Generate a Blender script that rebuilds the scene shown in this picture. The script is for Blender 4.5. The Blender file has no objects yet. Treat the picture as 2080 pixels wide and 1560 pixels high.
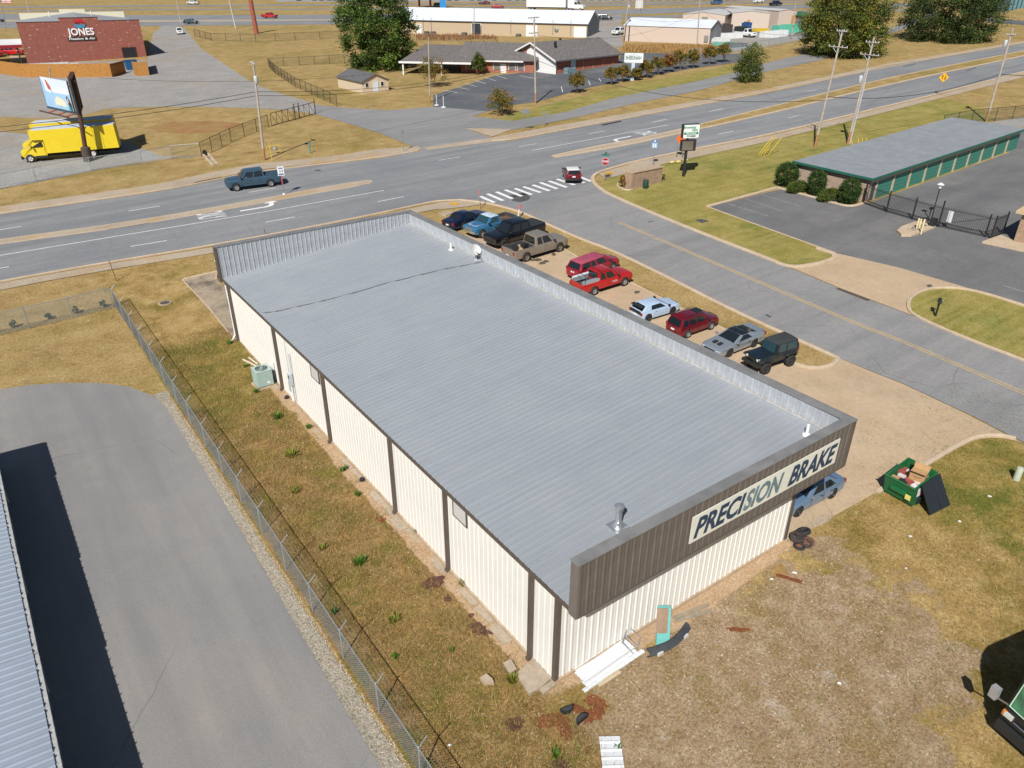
import bpy, bmesh, math, random
from mathutils import Vector, Matrix

R = math.radians
rnd = random.Random(11)
scene = bpy.context.scene
col = scene.collection

# ---------------------------------------------------------------- camera, sky, sun, exposure
FPX, PITCH, ROLL, YAW = 1524.34, 0.502619, 0.004113, 0.94525
CAM = Vector((-11.647, -13.548, 21.546))
_fw = Vector((math.cos(YAW) * math.cos(PITCH), math.sin(YAW) * math.cos(PITCH), -math.sin(PITCH)))
_r0 = Vector((math.sin(YAW), -math.cos(YAW), 0.0))
_u0 = _r0.cross(_fw)
RT = _r0 * math.cos(ROLL) + _u0 * math.sin(ROLL)
UP = -_r0 * math.sin(ROLL) + _u0 * math.cos(ROLL)
FW = _fw
cam_data = bpy.data.cameras.new('camera')
cam = bpy.data.objects.new('camera', cam_data)
col.objects.link(cam)
cam_data.sensor_fit = 'HORIZONTAL'
cam_data.sensor_width = 36.0
cam_data.lens = FPX / 2080.0 * 36.0
cam_data.clip_start = 0.5
cam_data.clip_end = 6000
m3 = Matrix((RT, UP, -FW)).transposed()
cam.matrix_world = Matrix.Translation(CAM) @ m3.to_4x4()
scene.camera = cam

SUN_EL, SUN_AZ = R(43.5), R(37.5 + 180.0)          # the sun stands in the direction SUN_AZ (from +x), shadows run to 37.5 degrees
sun_dir = Vector((math.cos(SUN_AZ) * math.cos(SUN_EL), math.sin(SUN_AZ) * math.cos(SUN_EL), math.sin(SUN_EL)))
sd = bpy.data.lights.new('sun', 'SUN')
sd.energy = 5.0
sd.angle = R(0.5)
sd.color = (1.0, 0.965, 0.91)
so = bpy.data.objects.new('sun', sd)
col.objects.link(so)
so.rotation_euler = sun_dir.to_track_quat('Z', 'Y').to_euler()
so.location = (0, 0, 60)
w = bpy.data.worlds.new('World')
scene.world = w
w.use_nodes = True
wn = w.node_tree.nodes
sky = wn.new('ShaderNodeTexSky')
sky.sky_type = 'NISHITA'
sky.sun_disc = False
sky.sun_elevation = SUN_EL
sky.sun_rotation = R(90) - SUN_AZ                    # clockwise from +y
sky.air_density = 1.0
sky.dust_density = 0.6
sky.ozone_density = 1.4
wn['Background'].inputs['Strength'].default_value = 0.05
w.node_tree.links.new(sky.outputs[0], wn['Background'].inputs['Color'])
scene.view_settings.view_transform = 'Standard'
scene.view_settings.look = 'None'
scene.view_settings.exposure = 0.22
scene.view_settings.gamma = 1.0
scene.view_settings.use_curve_mapping = False
scene.render.engine = 'CYCLES'
scene.cycles.max_bounces = 5
scene.cycles.diffuse_bounces = 2
scene.cycles.glossy_bounces = 3
scene.cycles.transparent_max_bounces = 8
scene.cycles.use_denoising = True

# ---------------------------------------------------------------- the lie of the land
SA, SB, SC_, CAP = 0.0318, 0.0128, 0.30, 14.0
def T(x, y):
    return min(CAP, max(0.0, SA * x + SB * y - SC_))
TN = Vector((-SA, -SB, 1.0)).normalized()
def normal_at(x, y):
    z = SA * x + SB * y - SC_
    return TN if 0 < z < CAP else Vector((0, 0, 1))
def ray(px, py):
    return FW * FPX + RT * (px - 1040.0) + UP * (780.0 - py)
def at_z(px, py, z):
    d = ray(px, py)
    return CAM + d * ((z - CAM.z) / d.z)
def G(px, py, dz=0.0):
    """surveyed ground point"""
    d = ray(px, py)
    P = CAM + d * (-CAM.z / d.z)
    if SA * P.x + SB * P.y - SC_ > 0 or d.z >= 0:
        n = Vector((-SA, -SB, 1.0))
        P = CAM + d * ((-SC_ - CAM.dot(n)) / d.dot(n))
        if P.z > CAP:
            P = CAM + d * ((CAP - CAM.z) / d.z)
    return Vector((P.x, P.y, P.z + dz))
def Hh(base, px):
    """height above base of what stands over it and is seen at px"""
    B = base if isinstance(base, Vector) else G(*base)
    d = ray(*px).normalized()
    wv = CAM - B
    b = d.z
    return (wv.z - b * d.dot(wv)) / (1 - b * b)
def top_of(base, px):
    """the point seen at px that lies nearest to the plumb line over base (for things that lean)"""
    B = base if isinstance(base, Vector) else G(*base)
    d = ray(*px).normalized()
    wv = CAM - B
    b = d.z
    t = (b * wv.z - d.dot(wv)) / (1 - b * b)
    return CAM + d * t

# ---------------------------------------------------------------- materials
MATS = {}
def _nt(name):
    m = bpy.data.materials.new(name)
    m.use_nodes = True
    nt = m.node_tree
    return m, nt, nt.nodes, nt.links, nt.nodes['Principled BSDF']
def c4(c):
    return (c[0], c[1], c[2], 1.0)
def srgb(r, g, b, k=1.0):
    f = lambda v: ((v / 255.0) / 12.92 if v <= 10 else (((v / 255.0) + 0.055) / 1.055) ** 2.4) * k
    return (f(r), f(g), f(b))
def noise(N, L, vec, scale, detail=4, rough=0.6, dist=0.0):
    n = N.new('ShaderNodeTexNoise')
    n.inputs['Scale'].default_value = scale
    n.inputs['Detail'].default_value = detail
    n.inputs['Roughness'].default_value = rough
    n.inputs['Distortion'].default_value = dist
    L.new(vec, n.inputs['Vector'])
    return n.outputs['Fac']
def ramp(N, L, fac, stops):
    r = N.new('ShaderNodeValToRGB')
    e = r.color_ramp.elements
    e[0].position, e[0].color = stops[0][0], c4(stops[0][1]) if not isinstance(stops[0][1], (int, float)) else (stops[0][1],) * 3 + (1,)
    e[1].position, e[1].color = stops[-1][0], c4(stops[-1][1]) if not isinstance(stops[-1][1], (int, float)) else (stops[-1][1],) * 3 + (1,)
    for p, cc in stops[1:-1]:
        k = e.new(p)
        k.color = c4(cc) if not isinstance(cc, (int, float)) else (cc,) * 3 + (1,)
    L.new(fac, r.inputs['Fac'])
    return r.outputs['Color']
def mixc(N, L, fac, a, b, mode='MIX'):
    m = N.new('ShaderNodeMix')
    m.data_type = 'RGBA'
    m.blend_type = mode
    for s, v in ((m.inputs[0], fac), (m.inputs[6], a), (m.inputs[7], b)):
        if hasattr(v, 'is_output') or hasattr(v, 'links'):
            L.new(v, s)
        elif isinstance(v, (int, float)):
            s.default_value = v if s == m.inputs[0] else (v, v, v, 1)
        else:
            s.default_value = c4(v)
    return m.outputs[2]
def math_n(N, L, op, a, b=0.0, c=None):
    m = N.new('ShaderNodeMath')
    m.operation = op
    for i, v in enumerate((a, b) if c is None else (a, b, c)):
        if hasattr(v, 'links'):
            L.new(v, m.inputs[i])
        else:
            m.inputs[i].default_value = v
    return m.outputs[0]
def bump(N, L, bsdf, h, strength, dist=0.02):
    b = N.new('ShaderNodeBump')
    b.inputs['Strength'].default_value = strength
    b.inputs['Distance'].default_value = dist
    L.new(h, b.inputs['Height'])
    L.new(b.outputs[0], bsdf.inputs['Normal'])
def world_pos(N):
    return N.new('ShaderNodeNewGeometry').outputs['Position']
def mat(name, color, rough=0.6, metal=0.0, var=0.12, scale=3.0, spec=0.5, coat=0.0, bmp=0.0, bscale=40.0, dirt=None, dirt_amt=0.0, obj=True):
    """plain surface with a little uneven colour, optional dirt and fine relief"""
    if name in MATS:
        return MATS[name]
    m, nt, N, L, B = _nt(name)
    if var > 0 or bmp > 0 or dirt:
        vec = N.new('ShaderNodeTexCoord').outputs['Object'] if obj else world_pos(N)
    if var > 0:
        f = noise(N, L, vec, scale, 5, 0.62)
        lo = tuple(max(0, v * (1 - var)) for v in color)
        hi = tuple(min(1, v * (1 + var)) for v in color)
        cc = ramp(N, L, f, [(0.3, lo), (0.7, hi)])
    else:
        cc = None
    if dirt:
        f2 = noise(N, L, vec, scale * 0.6 + 0.3, 6, 0.7)
        k = ramp(N, L, f2, [(0.5, 0.0), (0.72, dirt_amt)])
        cc = mixc(N, L, k, cc if cc is not None else color, dirt)
    if cc is not None:
        L.new(cc, B.inputs['Base Color'])
    else:
        B.inputs['Base Color'].default_value = c4(color)
    B.inputs['Roughness'].default_value = rough
    B.inputs['Metallic'].default_value = metal
    B.inputs['Specular IOR Level'].default_value = spec
    if coat:
        B.inputs['Coat Weight'].default_value = coat
        B.inputs['Coat Roughness'].default_value = 0.08
    if bmp:
        bump(N, L, B, noise(N, L, vec, bscale, 3, 0.6), bmp)
    MATS[name] = m
    return m
def paint(name, color, rough=0.35, metal=0.25, coat=0.6):
    return mat('paint_' + name, color, rough, metal, 0.05, 2.0, 0.5, coat)
def ground_color(N, L, pos, stops, scale, patch=None, patch_scale=0.12, patch_rng=(0.5, 0.65), fine=7.0, fine_amt=0.35, streak=None, extra=None, cracks=0.0, crack_scale=0.25, nr=0.74):
    cc = ramp(N, L, noise(N, L, pos, scale, 9, nr), stops)
    if patch:
        k = ramp(N, L, noise(N, L, pos, patch_scale, 7, 0.68), [(patch_rng[0], 0.0), (patch_rng[1], 1.0)])
        cc = mixc(N, L, k, cc, patch)
    if extra:
        for (colr, sc, lo, hi, amt) in extra:
            k = ramp(N, L, noise(N, L, pos, sc, 8, 0.72), [(lo, 0.0), (hi, amt)])
            cc = mixc(N, L, k, cc, colr)
    if streak:
        mp = N.new('ShaderNodeMapping')
        mp.inputs['Rotation'].default_value = (0, 0, streak[0])
        mp.inputs['Scale'].default_value = (streak[1], streak[2], 1)
        L.new(pos, mp.inputs['Vector'])
        k = ramp(N, L, noise(N, L, mp.outputs[0], 1.0, 5, 0.65), [(0.42, 0.0), (0.68, streak[4])])
        cc = mixc(N, L, k, cc, streak[3])
    f = noise(N, L, pos, fine, 5, 0.8)
    f2 = ramp(N, L, f, [(0.3, 1.0 - fine_amt), (0.7, 1.0 + fine_amt * 0.8)])
    cc = mixc(N, L, 1.0, cc, f2, 'MULTIPLY')
    if cracks:
        v = N.new('ShaderNodeTexVoronoi')
        v.feature = 'DISTANCE_TO_EDGE'
        v.inputs['Scale'].default_value = crack_scale
        wob = N.new('ShaderNodeTexNoise')
        wob.inputs['Scale'].default_value = 0.9
        wob.inputs['Detail'].default_value = 5
        L.new(pos, wob.inputs['Vector'])
        L.new(mixc(N, L, 0.35, pos, wob.outputs['Color'], 'ADD'), v.inputs['Vector'])
        k = ramp(N, L, v.outputs['Distance'], [(0.0, cracks), (0.035 * crack_scale, 0.0)])
        gate = ramp(N, L, noise(N, L, pos, 0.11, 3), [(0.48, 0.0), (0.6, 1.0)])
        cc = mixc(N, L, mixc(N, L, 1.0, k, gate, 'MULTIPLY'), cc, (0.045, 0.043, 0.042))
    return cc, f
def ground_mat(name, stops, scale, bmp=0.5, rough=0.95, spec=0.15, **kw):
    m, nt, N, L, B = _nt(name)
    cc, f = ground_color(N, L, world_pos(N), stops, scale, **kw)
    L.new(cc, B.inputs['Base Color'])
    B.inputs['Roughness'].default_value = rough
    B.inputs['Specular IOR Level'].default_value = spec
    if bmp:
        bump(N, L, B, f, bmp, 0.05)
    MATS[name] = m
    return m
def blend_ground(name, base, layers, bmp=0.8):
    """base and layers are ground_color settings; each layer has an ellipse (cx, cy, rx, ry) where it holds, with a ragged edge"""
    m, nt, N, L, B = _nt(name)
    pos = world_pos(N)
    cc, f = ground_color(N, L, pos, **base)
    sep = N.new('ShaderNodeSeparateXYZ')
    L.new(pos, sep.inputs[0])
    for (kw, (cx, cy, rx, ry), ragged) in layers:
        c2, _ = ground_color(N, L, pos, **kw)
        dx = math_n(N, L, 'DIVIDE', math_n(N, L, 'SUBTRACT', sep.outputs[0], cx), rx)
        dy = math_n(N, L, 'DIVIDE', math_n(N, L, 'SUBTRACT', sep.outputs[1], cy), ry)
        d = math_n(N, L, 'ADD', math_n(N, L, 'MULTIPLY', dx, dx), math_n(N, L, 'MULTIPLY', dy, dy))
        n1 = noise(N, L, pos, 0.35, 8, 0.72)
        d = math_n(N, L, 'ADD', d, math_n(N, L, 'MULTIPLY', math_n(N, L, 'SUBTRACT', n1, 0.5), ragged))
        k = ramp(N, L, d, [(0.75, 1.0), (1.0, 0.0)])
        cc = mixc(N, L, k, cc, c2)
    L.new(cc, B.inputs['Base Color'])
    B.inputs['Roughness'].default_value = 0.95
    B.inputs['Specular IOR Level'].default_value = 0.12
    bump(N, L, B, f, bmp, 0.05)
    MATS[name] = m
    return m
def glass_mat(name, color=(0.012, 0.016, 0.02), rough=0.06):
    return mat(name, color, rough, 0.0, 0.0, spec=0.8)

# ---------------------------------------------------------------- mesh helpers
class MB:
    """collects faces for one mesh object"""
    def __init__(s):
        s.v, s.f, s.m = [], [], []
        s.mi = 0
    def add(s, vs, fs, mi=None):
        o = len(s.v)
        s.v += [tuple(p) for p in vs]
        for f in fs:
            s.f.append(tuple(i + o for i in f))
            s.m.append(s.mi if mi is None else mi)
        return s
    def quad(s, a, b, c, d, mi=None):
        return s.add([a, b, c, d], [(0, 1, 2, 3)], mi)
    def box(s, x0, x1, y0, y1, z0, z1, mi=None):
        vs = [(x0, y0, z0), (x1, y0, z0), (x1, y1, z0), (x0, y1, z0), (x0, y0, z1), (x1, y0, z1), (x1, y1, z1), (x0, y1, z1)]
        return s.add(vs, [(0, 3, 2, 1), (4, 5, 6, 7), (0, 1, 5, 4), (1, 2, 6, 5), (2, 3, 7, 6), (3, 0, 4, 7)], mi)
    def hexa(s, vs, mi=None):
        return s.add(vs, [(0, 3, 2, 1), (4, 5, 6, 7), (0, 1, 5, 4), (1, 2, 6, 5), (2, 3, 7, 6), (3, 0, 4, 7)], mi)
    def prism(s, poly, z0, z1, mi=None):
        n = len(poly)
        vs = [(p[0], p[1], z0) for p in poly] + [(p[0], p[1], z1) for p in poly]
        fs = [tuple(range(n - 1, -1, -1)), tuple(range(n, 2 * n))] + [(i, (i + 1) % n, n + (i + 1) % n, n + i) for i in range(n)]
        return s.add(vs, fs, mi)
    def tube(s, pts, r, n=6, r2=None, cap=True, mi=None):
        pts = [Vector(p) for p in pts]
        k = len(pts)
        vs = []
        for i, p in enumerate(pts):
            d = (pts[min(i + 1, k - 1)] - pts[max(i - 1, 0)]).normalized()
            a = d.cross(Vector((0, 0, 1)))
            if a.length < 1e-3:
                a = Vector((1, 0, 0))
            a.normalize()
            b = d.cross(a)
            rr = r if r2 is None else r + (r2 - r) * i / (k - 1)
            for j in range(n):
                t = 2 * math.pi * j / n
                vs.append(p + a * (rr * math.cos(t)) + b * (rr * math.sin(t)))
        fs = []
        for i in range(k - 1):
            for j in range(n):
                fs.append((i * n + j, i * n + (j + 1) % n, (i + 1) * n + (j + 1) % n, (i + 1) * n + j))
        if cap:
            fs += [tuple(range(n)), tuple((k - 1) * n + j for j in range(n - 1, -1, -1))]
        return s.add(vs, fs, mi)
    def lathe(s, prof, c=(0, 0, 0), axis='z', n=16, mi=None, cap=True):
        """prof: list of (radius, height)"""
        vs = []
        for (r, h) in prof:
            for j in range(n):
                t = 2 * math.pi * j / n
                p = (r * math.cos(t), r * math.sin(t), h)
                if axis == 'y':
                    p = (p[0], p[2], p[1])
                elif axis == 'x':
                    p = (p[2], p[0], p[1])
                vs.append((p[0] + c[0], p[1] + c[1], p[2] + c[2]))
        fs = []
        k = len(prof)
        for i in range(k - 1):
            for j in range(n):
                fs.append((i * n + j, i * n + (j + 1) % n, (i + 1) * n + (j + 1) % n, (i + 1) * n + j))
        if cap:
            fs.append(tuple(range(n - 1, -1, -1)))
            fs.append(tuple((k - 1) * n + j for j in range(n)))
        return s.add(vs, fs, mi)
    def mesh(s, name, mats, smooth=None, fix=True):
        me = bpy.data.meshes.new(name)
        me.from_pydata(s.v, [], s.f)
        for m in (mats if isinstance(mats, (list, tuple)) else [mats]):
            me.materials.append(m)
        if any(s.m):
            me.polygons.foreach_set('material_index', s.m)
        if fix:
            bm = bmesh.new()
            bm.from_mesh(me)
            bmesh.ops.recalc_face_normals(bm, faces=bm.faces)
            bm.to_mesh(me)
            bm.free()
        if smooth is not None:
            me.polygons.foreach_set('use_smooth', [True] * len(me.polygons))
            me.set_sharp_from_angle(angle=R(smooth))
        me.update()
        return me
    def build(s, name, mats, parent=None, smooth=None, loc=None, rz=0.0, fix=True):
        return put(name, s.mesh(name, mats, smooth, fix), parent, loc, rz)
def put(name, me, parent=None, loc=None, rz=0.0):
    o = bpy.data.objects.new(name, me)
    col.objects.link(o)
    if parent is not None:
        o.parent = parent
    if loc is not None:
        o.location = loc
    if rz:
        o.rotation_euler.z = rz
    return o
LABELS = []
def tag(o, label=None, cat=None, group=None, kind=None):
    if label:
        o['label'] = label
        LABELS.append(label)
    if cat:
        o['category'] = cat
    if group:
        o['group'] = group
    if kind:
        o['kind'] = kind
    return o
def root(name, loc, label, cat, rz=0.0, group=None):
    o = bpy.data.objects.new(name, None)
    o.empty_display_size = 0.3
    col.objects.link(o)
    o.location = loc
    o.rotation_euler.z = rz
    return tag(o, label, cat, group)
def copy_tree(o, parent=None):
    c = o.copy()
    col.objects.link(c)
    c.parent = parent
    for ch in [q for q in o.children]:
        copy_tree(ch, c)
    return c
def on_slope(o, x, y, heading, dz=0.0):
    n = normal_at(x, y)
    f = Vector((math.cos(heading), math.sin(heading), 0))
    f = (f - n * f.dot(n)).normalized()
    l = n.cross(f)
    mw = Matrix((f, l, n)).transposed().to_4x4()
    o.matrix_world = Matrix.Translation((x, y, T(x, y) + dz)) @ mw

def xy(p):
    """pixel pair or ('w', x, y) -> world xy"""
    if p[0] == 'w':
        return (p[1], p[2])
    g = G(p[0], p[1])
    return (g.x, g.y)
def drape_mesh(name, poly, dz, m, cut=None):
    bm = bmesh.new()
    vs = [bm.verts.new((x, y, 0)) for x, y in poly]
    f = bm.faces.new(vs)
    if f.normal.z < 0:
        f.normal_flip()
    bm.normal_update()
    bmesh.ops.triangulate(bm, faces=bm.faces[:])
    n = Vector((SA, SB, 0)).normalized()
    k = math.hypot(SA, SB)
    for d in (SC_ / k, (CAP + SC_) / k):
        geom = bm.verts[:] + bm.edges[:] + bm.faces[:]
        bmesh.ops.bisect_plane(bm, geom=geom, plane_co=n * d, plane_no=n, dist=1e-5)
    bm.normal_update()
    for v in bm.verts:
        v.co.z = T(v.co.x, v.co.y) + dz
    for f in bm.faces:
        f.normal_update()
        if f.normal.z < 0:
            f.normal_flip()
    me = bpy.data.meshes.new(name)
    bm.to_mesh(me)
    bm.free()
    me.materials.append(m)
    return me
def sheet(name, pts, m, dz, kind='structure', parent=None):
    o = put(name, drape_mesh(name, [xy(p) for p in pts], dz, m), parent)
    if kind:
        o['kind'] = kind
    return o
def resample(poly, step):
    out = []
    for (a, b) in zip(poly[:-1], poly[1:]):
        n = max(1, int(math.hypot(b[0] - a[0], b[1] - a[1]) / step))
        for i in range(n):
            t = i / n
            out.append((a[0] + (b[0] - a[0]) * t, a[1] + (b[1] - a[1]) * t))
    out.append(poly[-1])
    return out
def smooth_line(poly, it=2):
    for _ in range(it):
        q = [poly[0]]
        for a, b in zip(poly[:-1], poly[1:]):
            q.append((a[0] * .75 + b[0] * .25, a[1] * .75 + b[1] * .25))
            q.append((a[0] * .25 + b[0] * .75, a[1] * .25 + b[1] * .75))
        q.append(poly[-1])
        poly = q
    return poly
def ribbon(mb, line, wid, h, base=0.0, mi=None, off=0.0):
    """kerb-like strip along a world xy line, draped on the land"""
    n = len(line)
    prof = [(-wid / 2, 0), (-wid / 2, h * 0.85), (-wid / 2 + wid * .12, h), (wid / 2 - wid * .12, h), (wid / 2, h * 0.85), (wid / 2, 0)]
    vs = []
    for i, p in enumerate(line):
        a, b = line[max(i - 1, 0)], line[min(i + 1, n - 1)]
        dx, dy = b[0] - a[0], b[1] - a[1]
        l = math.hypot(dx, dy) or 1
        nx, ny = -dy / l, dx / l
        for (o, z) in prof:
            x, y = p[0] + nx * (o + off), p[1] + ny * (o + off)
            vs.append((x, y, T(x, y) + base + z))
    k = len(prof)
    fs = []
    for i in range(n - 1):
        for j in range(k - 1):
            fs.append((i * k + j, i * k + j + 1, (i + 1) * k + j + 1, (i + 1) * k + j))
    fs += [tuple(range(k)), tuple((n - 1) * k + j for j in range(k - 1, -1, -1))]
    mb.add(vs, fs, mi)
def kerb(name, pts, m, wid=0.18, h=0.13, sm=2, kind='structure', parent=None, step=6.0):
    line = smooth_line([xy(p) for p in pts], sm) if sm else [xy(p) for p in pts]
    mb = MB()
    ribbon(mb, resample(line, step), wid, h)
    o = mb.build(name, m, parent, smooth=40)
    if kind:
        o['kind'] = kind
    return o
def strip(pts, wid):
    """flat paint stroke polygon between two pixels"""
    a, b = Vector(xy(pts[0])), Vector(xy(pts[1]))
    d = (b - a).normalized()
    n = Vector((-d.y, d.x)) * wid / 2
    return [tuple(a + n), tuple(b + n), tuple(b - n), tuple(a - n)]
def text_mesh(name, s, size, m, depth=0.02, bold=0.0, shear=0.0, align='CENTER', width=None, space=1.0):
    cu = bpy.data.curves.new(name, 'FONT')
    cu.body = s
    cu.size = size
    cu.extrude = depth
    cu.offset = bold
    cu.shear = shear
    cu.align_x = align
    cu.align_y = 'CENTER'
    cu.space_character = space
    cu.resolution_u = 3
    o = bpy.data.objects.new(name, cu)
    col.objects.link(o)
    dg = bpy.context.evaluated_depsgraph_get()
    me = bpy.data.meshes.new_from_object(o.evaluated_get(dg))
    bpy.data.objects.remove(o)
    me.name = name
    me.materials.clear()
    me.materials.append(m)
    if width:
        xs = [v.co.x for v in me.vertices]
        k = width / (max(xs) - min(xs))
        for v in me.vertices:
            v.co.x *= k
    return me
def frame_at(o, origin, xdir, updir):
    """place an object whose local xy plane is a face: x along xdir, y along updir"""
    x = Vector(xdir).normalized()
    y = (Vector(updir) - x * Vector(updir).dot(x)).normalized()
    z = x.cross(y)
    o.matrix_local = Matrix.Translation(origin) @ Matrix((x, y, z)).transposed().to_4x4()
    return o
# ---------------------------------------------------------------- ground, roads, lots
_a, _b = G(0, 519), G(520, 434)
RDA = math.atan2(_b.y - _a.y, _b.x - _a.x)
_a, _b = G(1515, 562), G(2035, 780)
SDA = math.atan2(_b.y - _a.y, _b.x - _a.x)
straw = srgb(196, 168, 112)
g_dry = ground_mat('dry_grass_ground', [(0.28, (0.19, 0.125, 0.045)), (0.45, (0.33, 0.225, 0.088)), (0.6, (0.41, 0.295, 0.13)), (0.78, (0.50, 0.385, 0.20))], 0.55,
                   patch=(0.23, 0.18, 0.045), patch_scale=0.09, patch_rng=(0.5, 0.72), fine=7.0, fine_amt=0.5, bmp=0.8,
                   extra=[((0.20, 0.115, 0.045), 0.35, 0.55, 0.75, 0.7), ((0.16, 0.105, 0.035), 1.1, 0.52, 0.66, 0.5), ((0.50, 0.39, 0.22), 1.9, 0.55, 0.68, 0.55), ((0.15, 0.14, 0.03), 0.06, 0.54, 0.68, 0.45)])
g_lawn = ground_mat('mown_lawn_ground', [(0.3, (0.16, 0.15, 0.03)), (0.5, (0.25, 0.21, 0.055)), (0.72, (0.36, 0.285, 0.10))], 0.4,
                    patch=(0.12, 0.155, 0.028), patch_scale=0.16, patch_rng=(0.5, 0.68), fine=5.8, fine_amt=0.35, bmp=0.6,
                    extra=[((0.28, 0.17, 0.06), 0.22, 0.58, 0.75, 0.6)], streak=(0.62, 0.06, 1.9, (0.37, 0.31, 0.12), 0.45))
g_yard = ground_mat('weedy_yard_ground', [(0.25, (0.11, 0.07, 0.025)), (0.42, (0.22, 0.14, 0.05)), (0.58, (0.31, 0.21, 0.085)), (0.8, (0.42, 0.32, 0.17))], 0.9,
                    patch=(0.125, 0.115, 0.022), patch_scale=0.28, patch_rng=(0.5, 0.68), fine=8.3, fine_amt=0.65, bmp=1.0,
                    extra=[((0.17, 0.085, 0.035), 0.45, 0.55, 0.72, 0.75), ((0.40, 0.31, 0.21), 0.8, 0.57, 0.7, 0.75)])
g_dirt = ground_mat('gravelly_dirt_ground', [(0.28, (0.20, 0.135, 0.075)), (0.5, (0.33, 0.24, 0.15)), (0.75, (0.46, 0.37, 0.26))], 0.8,
                    patch=(0.20, 0.15, 0.045), patch_scale=0.3, patch_rng=(0.47, 0.62), fine=6.4, fine_amt=0.6, bmp=0.9,
                    extra=[((0.42, 0.37, 0.30), 0.5, 0.56, 0.7, 0.8), ((0.24, 0.15, 0.06), 1.1, 0.52, 0.7, 0.6), ((0.6, 0.54, 0.45), 7.0, 0.64, 0.7, 0.7)])
g_red = ground_mat('red_clay_ground', [(0.3, (0.15, 0.05, 0.022)), (0.7, (0.24, 0.09, 0.04))], 2.0, fine=6.4, fine_amt=0.4, bmp=0.6)
g_clay = ground_mat('pale_clay_ground', [(0.3, (0.24, 0.13, 0.05)), (0.7, (0.38, 0.21, 0.10))], 0.5, patch=(0.30, 0.20, 0.075), patch_scale=0.25, patch_rng=(0.46, 0.58), fine=5.8, fine_amt=0.4, bmp=0.5)
asphalt = ground_mat('road_asphalt', [(0.3, (0.225, 0.222, 0.222)), (0.7, (0.275, 0.268, 0.262))], 0.35, patch=(0.215, 0.213, 0.215), patch_scale=0.06,
                     fine=4.5, fine_amt=0.16, bmp=0.25, rough=0.85, spec=0.3, cracks=0.55, crack_scale=0.16, streak=(-SDA, 0.02, 0.6, (0.175, 0.173, 0.172), 0.6))
asphalt_main = ground_mat('main_road_asphalt', [(0.3, (0.21, 0.214, 0.222)), (0.7, (0.26, 0.26, 0.262))], 0.35, patch=(0.195, 0.20, 0.208), patch_scale=0.06,
                     fine=4.5, fine_amt=0.16, bmp=0.25, rough=0.85, spec=0.3, cracks=0.4, crack_scale=0.13, streak=(-RDA, 0.012, 0.62, (0.155, 0.16, 0.17), 0.75))
asphalt_smooth = ground_mat('yard_asphalt', [(0.3, (0.215, 0.21, 0.205)), (0.7, (0.265, 0.255, 0.243))], 0.2, patch=(0.30, 0.27, 0.235), patch_scale=0.1,
                            patch_rng=(0.56, 0.78), fine=12.8, fine_amt=0.16, bmp=0.15, rough=0.8, spec=0.35, cracks=0.5, crack_scale=0.1, streak=(0.0, 0.42, 0.03, (0.165, 0.165, 0.17), 0.6), extra=[((0.31, 0.275, 0.235), 0.07, 0.5, 0.7, 0.7), ((0.12, 0.12, 0.12), 0.9, 0.68, 0.74, 0.4)])
asphalt_dark = ground_mat('dark_asphalt', [(0.3, (0.085, 0.092, 0.105)), (0.7, (0.13, 0.135, 0.145))], 0.25, patch=(0.17, 0.168, 0.165), patch_scale=0.1,
                          patch_rng=(0.5, 0.7), fine=4.5, fine_amt=0.15, bmp=0.2, rough=0.85, cracks=0.3)
asphalt_store = ground_mat('storage_lot_asphalt', [(0.3, (0.13, 0.13, 0.135)), (0.7, (0.18, 0.178, 0.176))], 0.18, patch=(0.215, 0.205, 0.195), patch_scale=0.12,
                           patch_rng=(0.5, 0.72), fine=4.5, fine_amt=0.15, bmp=0.2, rough=0.85, cracks=0.3, streak=(0.5, 0.05, 0.35, (0.10, 0.10, 0.105), 0.5))
gravel_lot = ground_mat('gravel_lot', [(0.3, (0.24, 0.232, 0.222)), (0.7, (0.33, 0.315, 0.295))], 0.2, patch=(0.30, 0.25, 0.19), patch_scale=0.06,
                        patch_rng=(0.52, 0.7), fine=3.2, fine_amt=0.28, bmp=0.6)
gravel_strip = ground_mat('pea_gravel', [(0.3, (0.27, 0.235, 0.18)), (0.7, (0.42, 0.375, 0.30))], 3.0, fine=10.2, fine_amt=0.75, bmp=1.0,
                          extra=[((0.30, 0.17, 0.08), 0.5, 0.58, 0.68, 0.7)])
concrete = ground_mat('tan_concrete', [(0.3, (0.40, 0.29, 0.185)), (0.7, (0.50, 0.38, 0.255))], 0.25, patch=(0.36, 0.29, 0.21), patch_scale=0.12,
                      patch_rng=(0.5, 0.7), fine=4.5, fine_amt=0.14, bmp=0.15, rough=0.8, spec=0.3, extra=[((0.22, 0.17, 0.115), 0.3, 0.6, 0.72, 0.6), ((0.30, 0.19, 0.09), 0.12, 0.55, 0.7, 0.5)], cracks=0.4, crack_scale=0.11)
concrete_walk = ground_mat('weathered_concrete', [(0.3, (0.33, 0.265, 0.195)), (0.7, (0.44, 0.365, 0.28))], 0.3, patch=(0.40, 0.27, 0.14), patch_scale=0.2,
                           patch_rng=(0.52, 0.66), fine=5.1, fine_amt=0.2, bmp=0.2, rough=0.85)
concrete_stained = ground_mat('stained_concrete', [(0.3, (0.27, 0.215, 0.155)), (0.7, (0.42, 0.34, 0.25))], 0.5, patch=(0.13, 0.11, 0.09), patch_scale=0.35, patch_rng=(0.5, 0.66), fine=5, fine_amt=0.2, bmp=0.2, rough=0.85)
kerb_mat = ground_mat('kerb_concrete', [(0.3, (0.42, 0.32, 0.215)), (0.7, (0.54, 0.435, 0.32))], 0.8, fine=5.1, fine_amt=0.15, bmp=0.15, rough=0.85)
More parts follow.
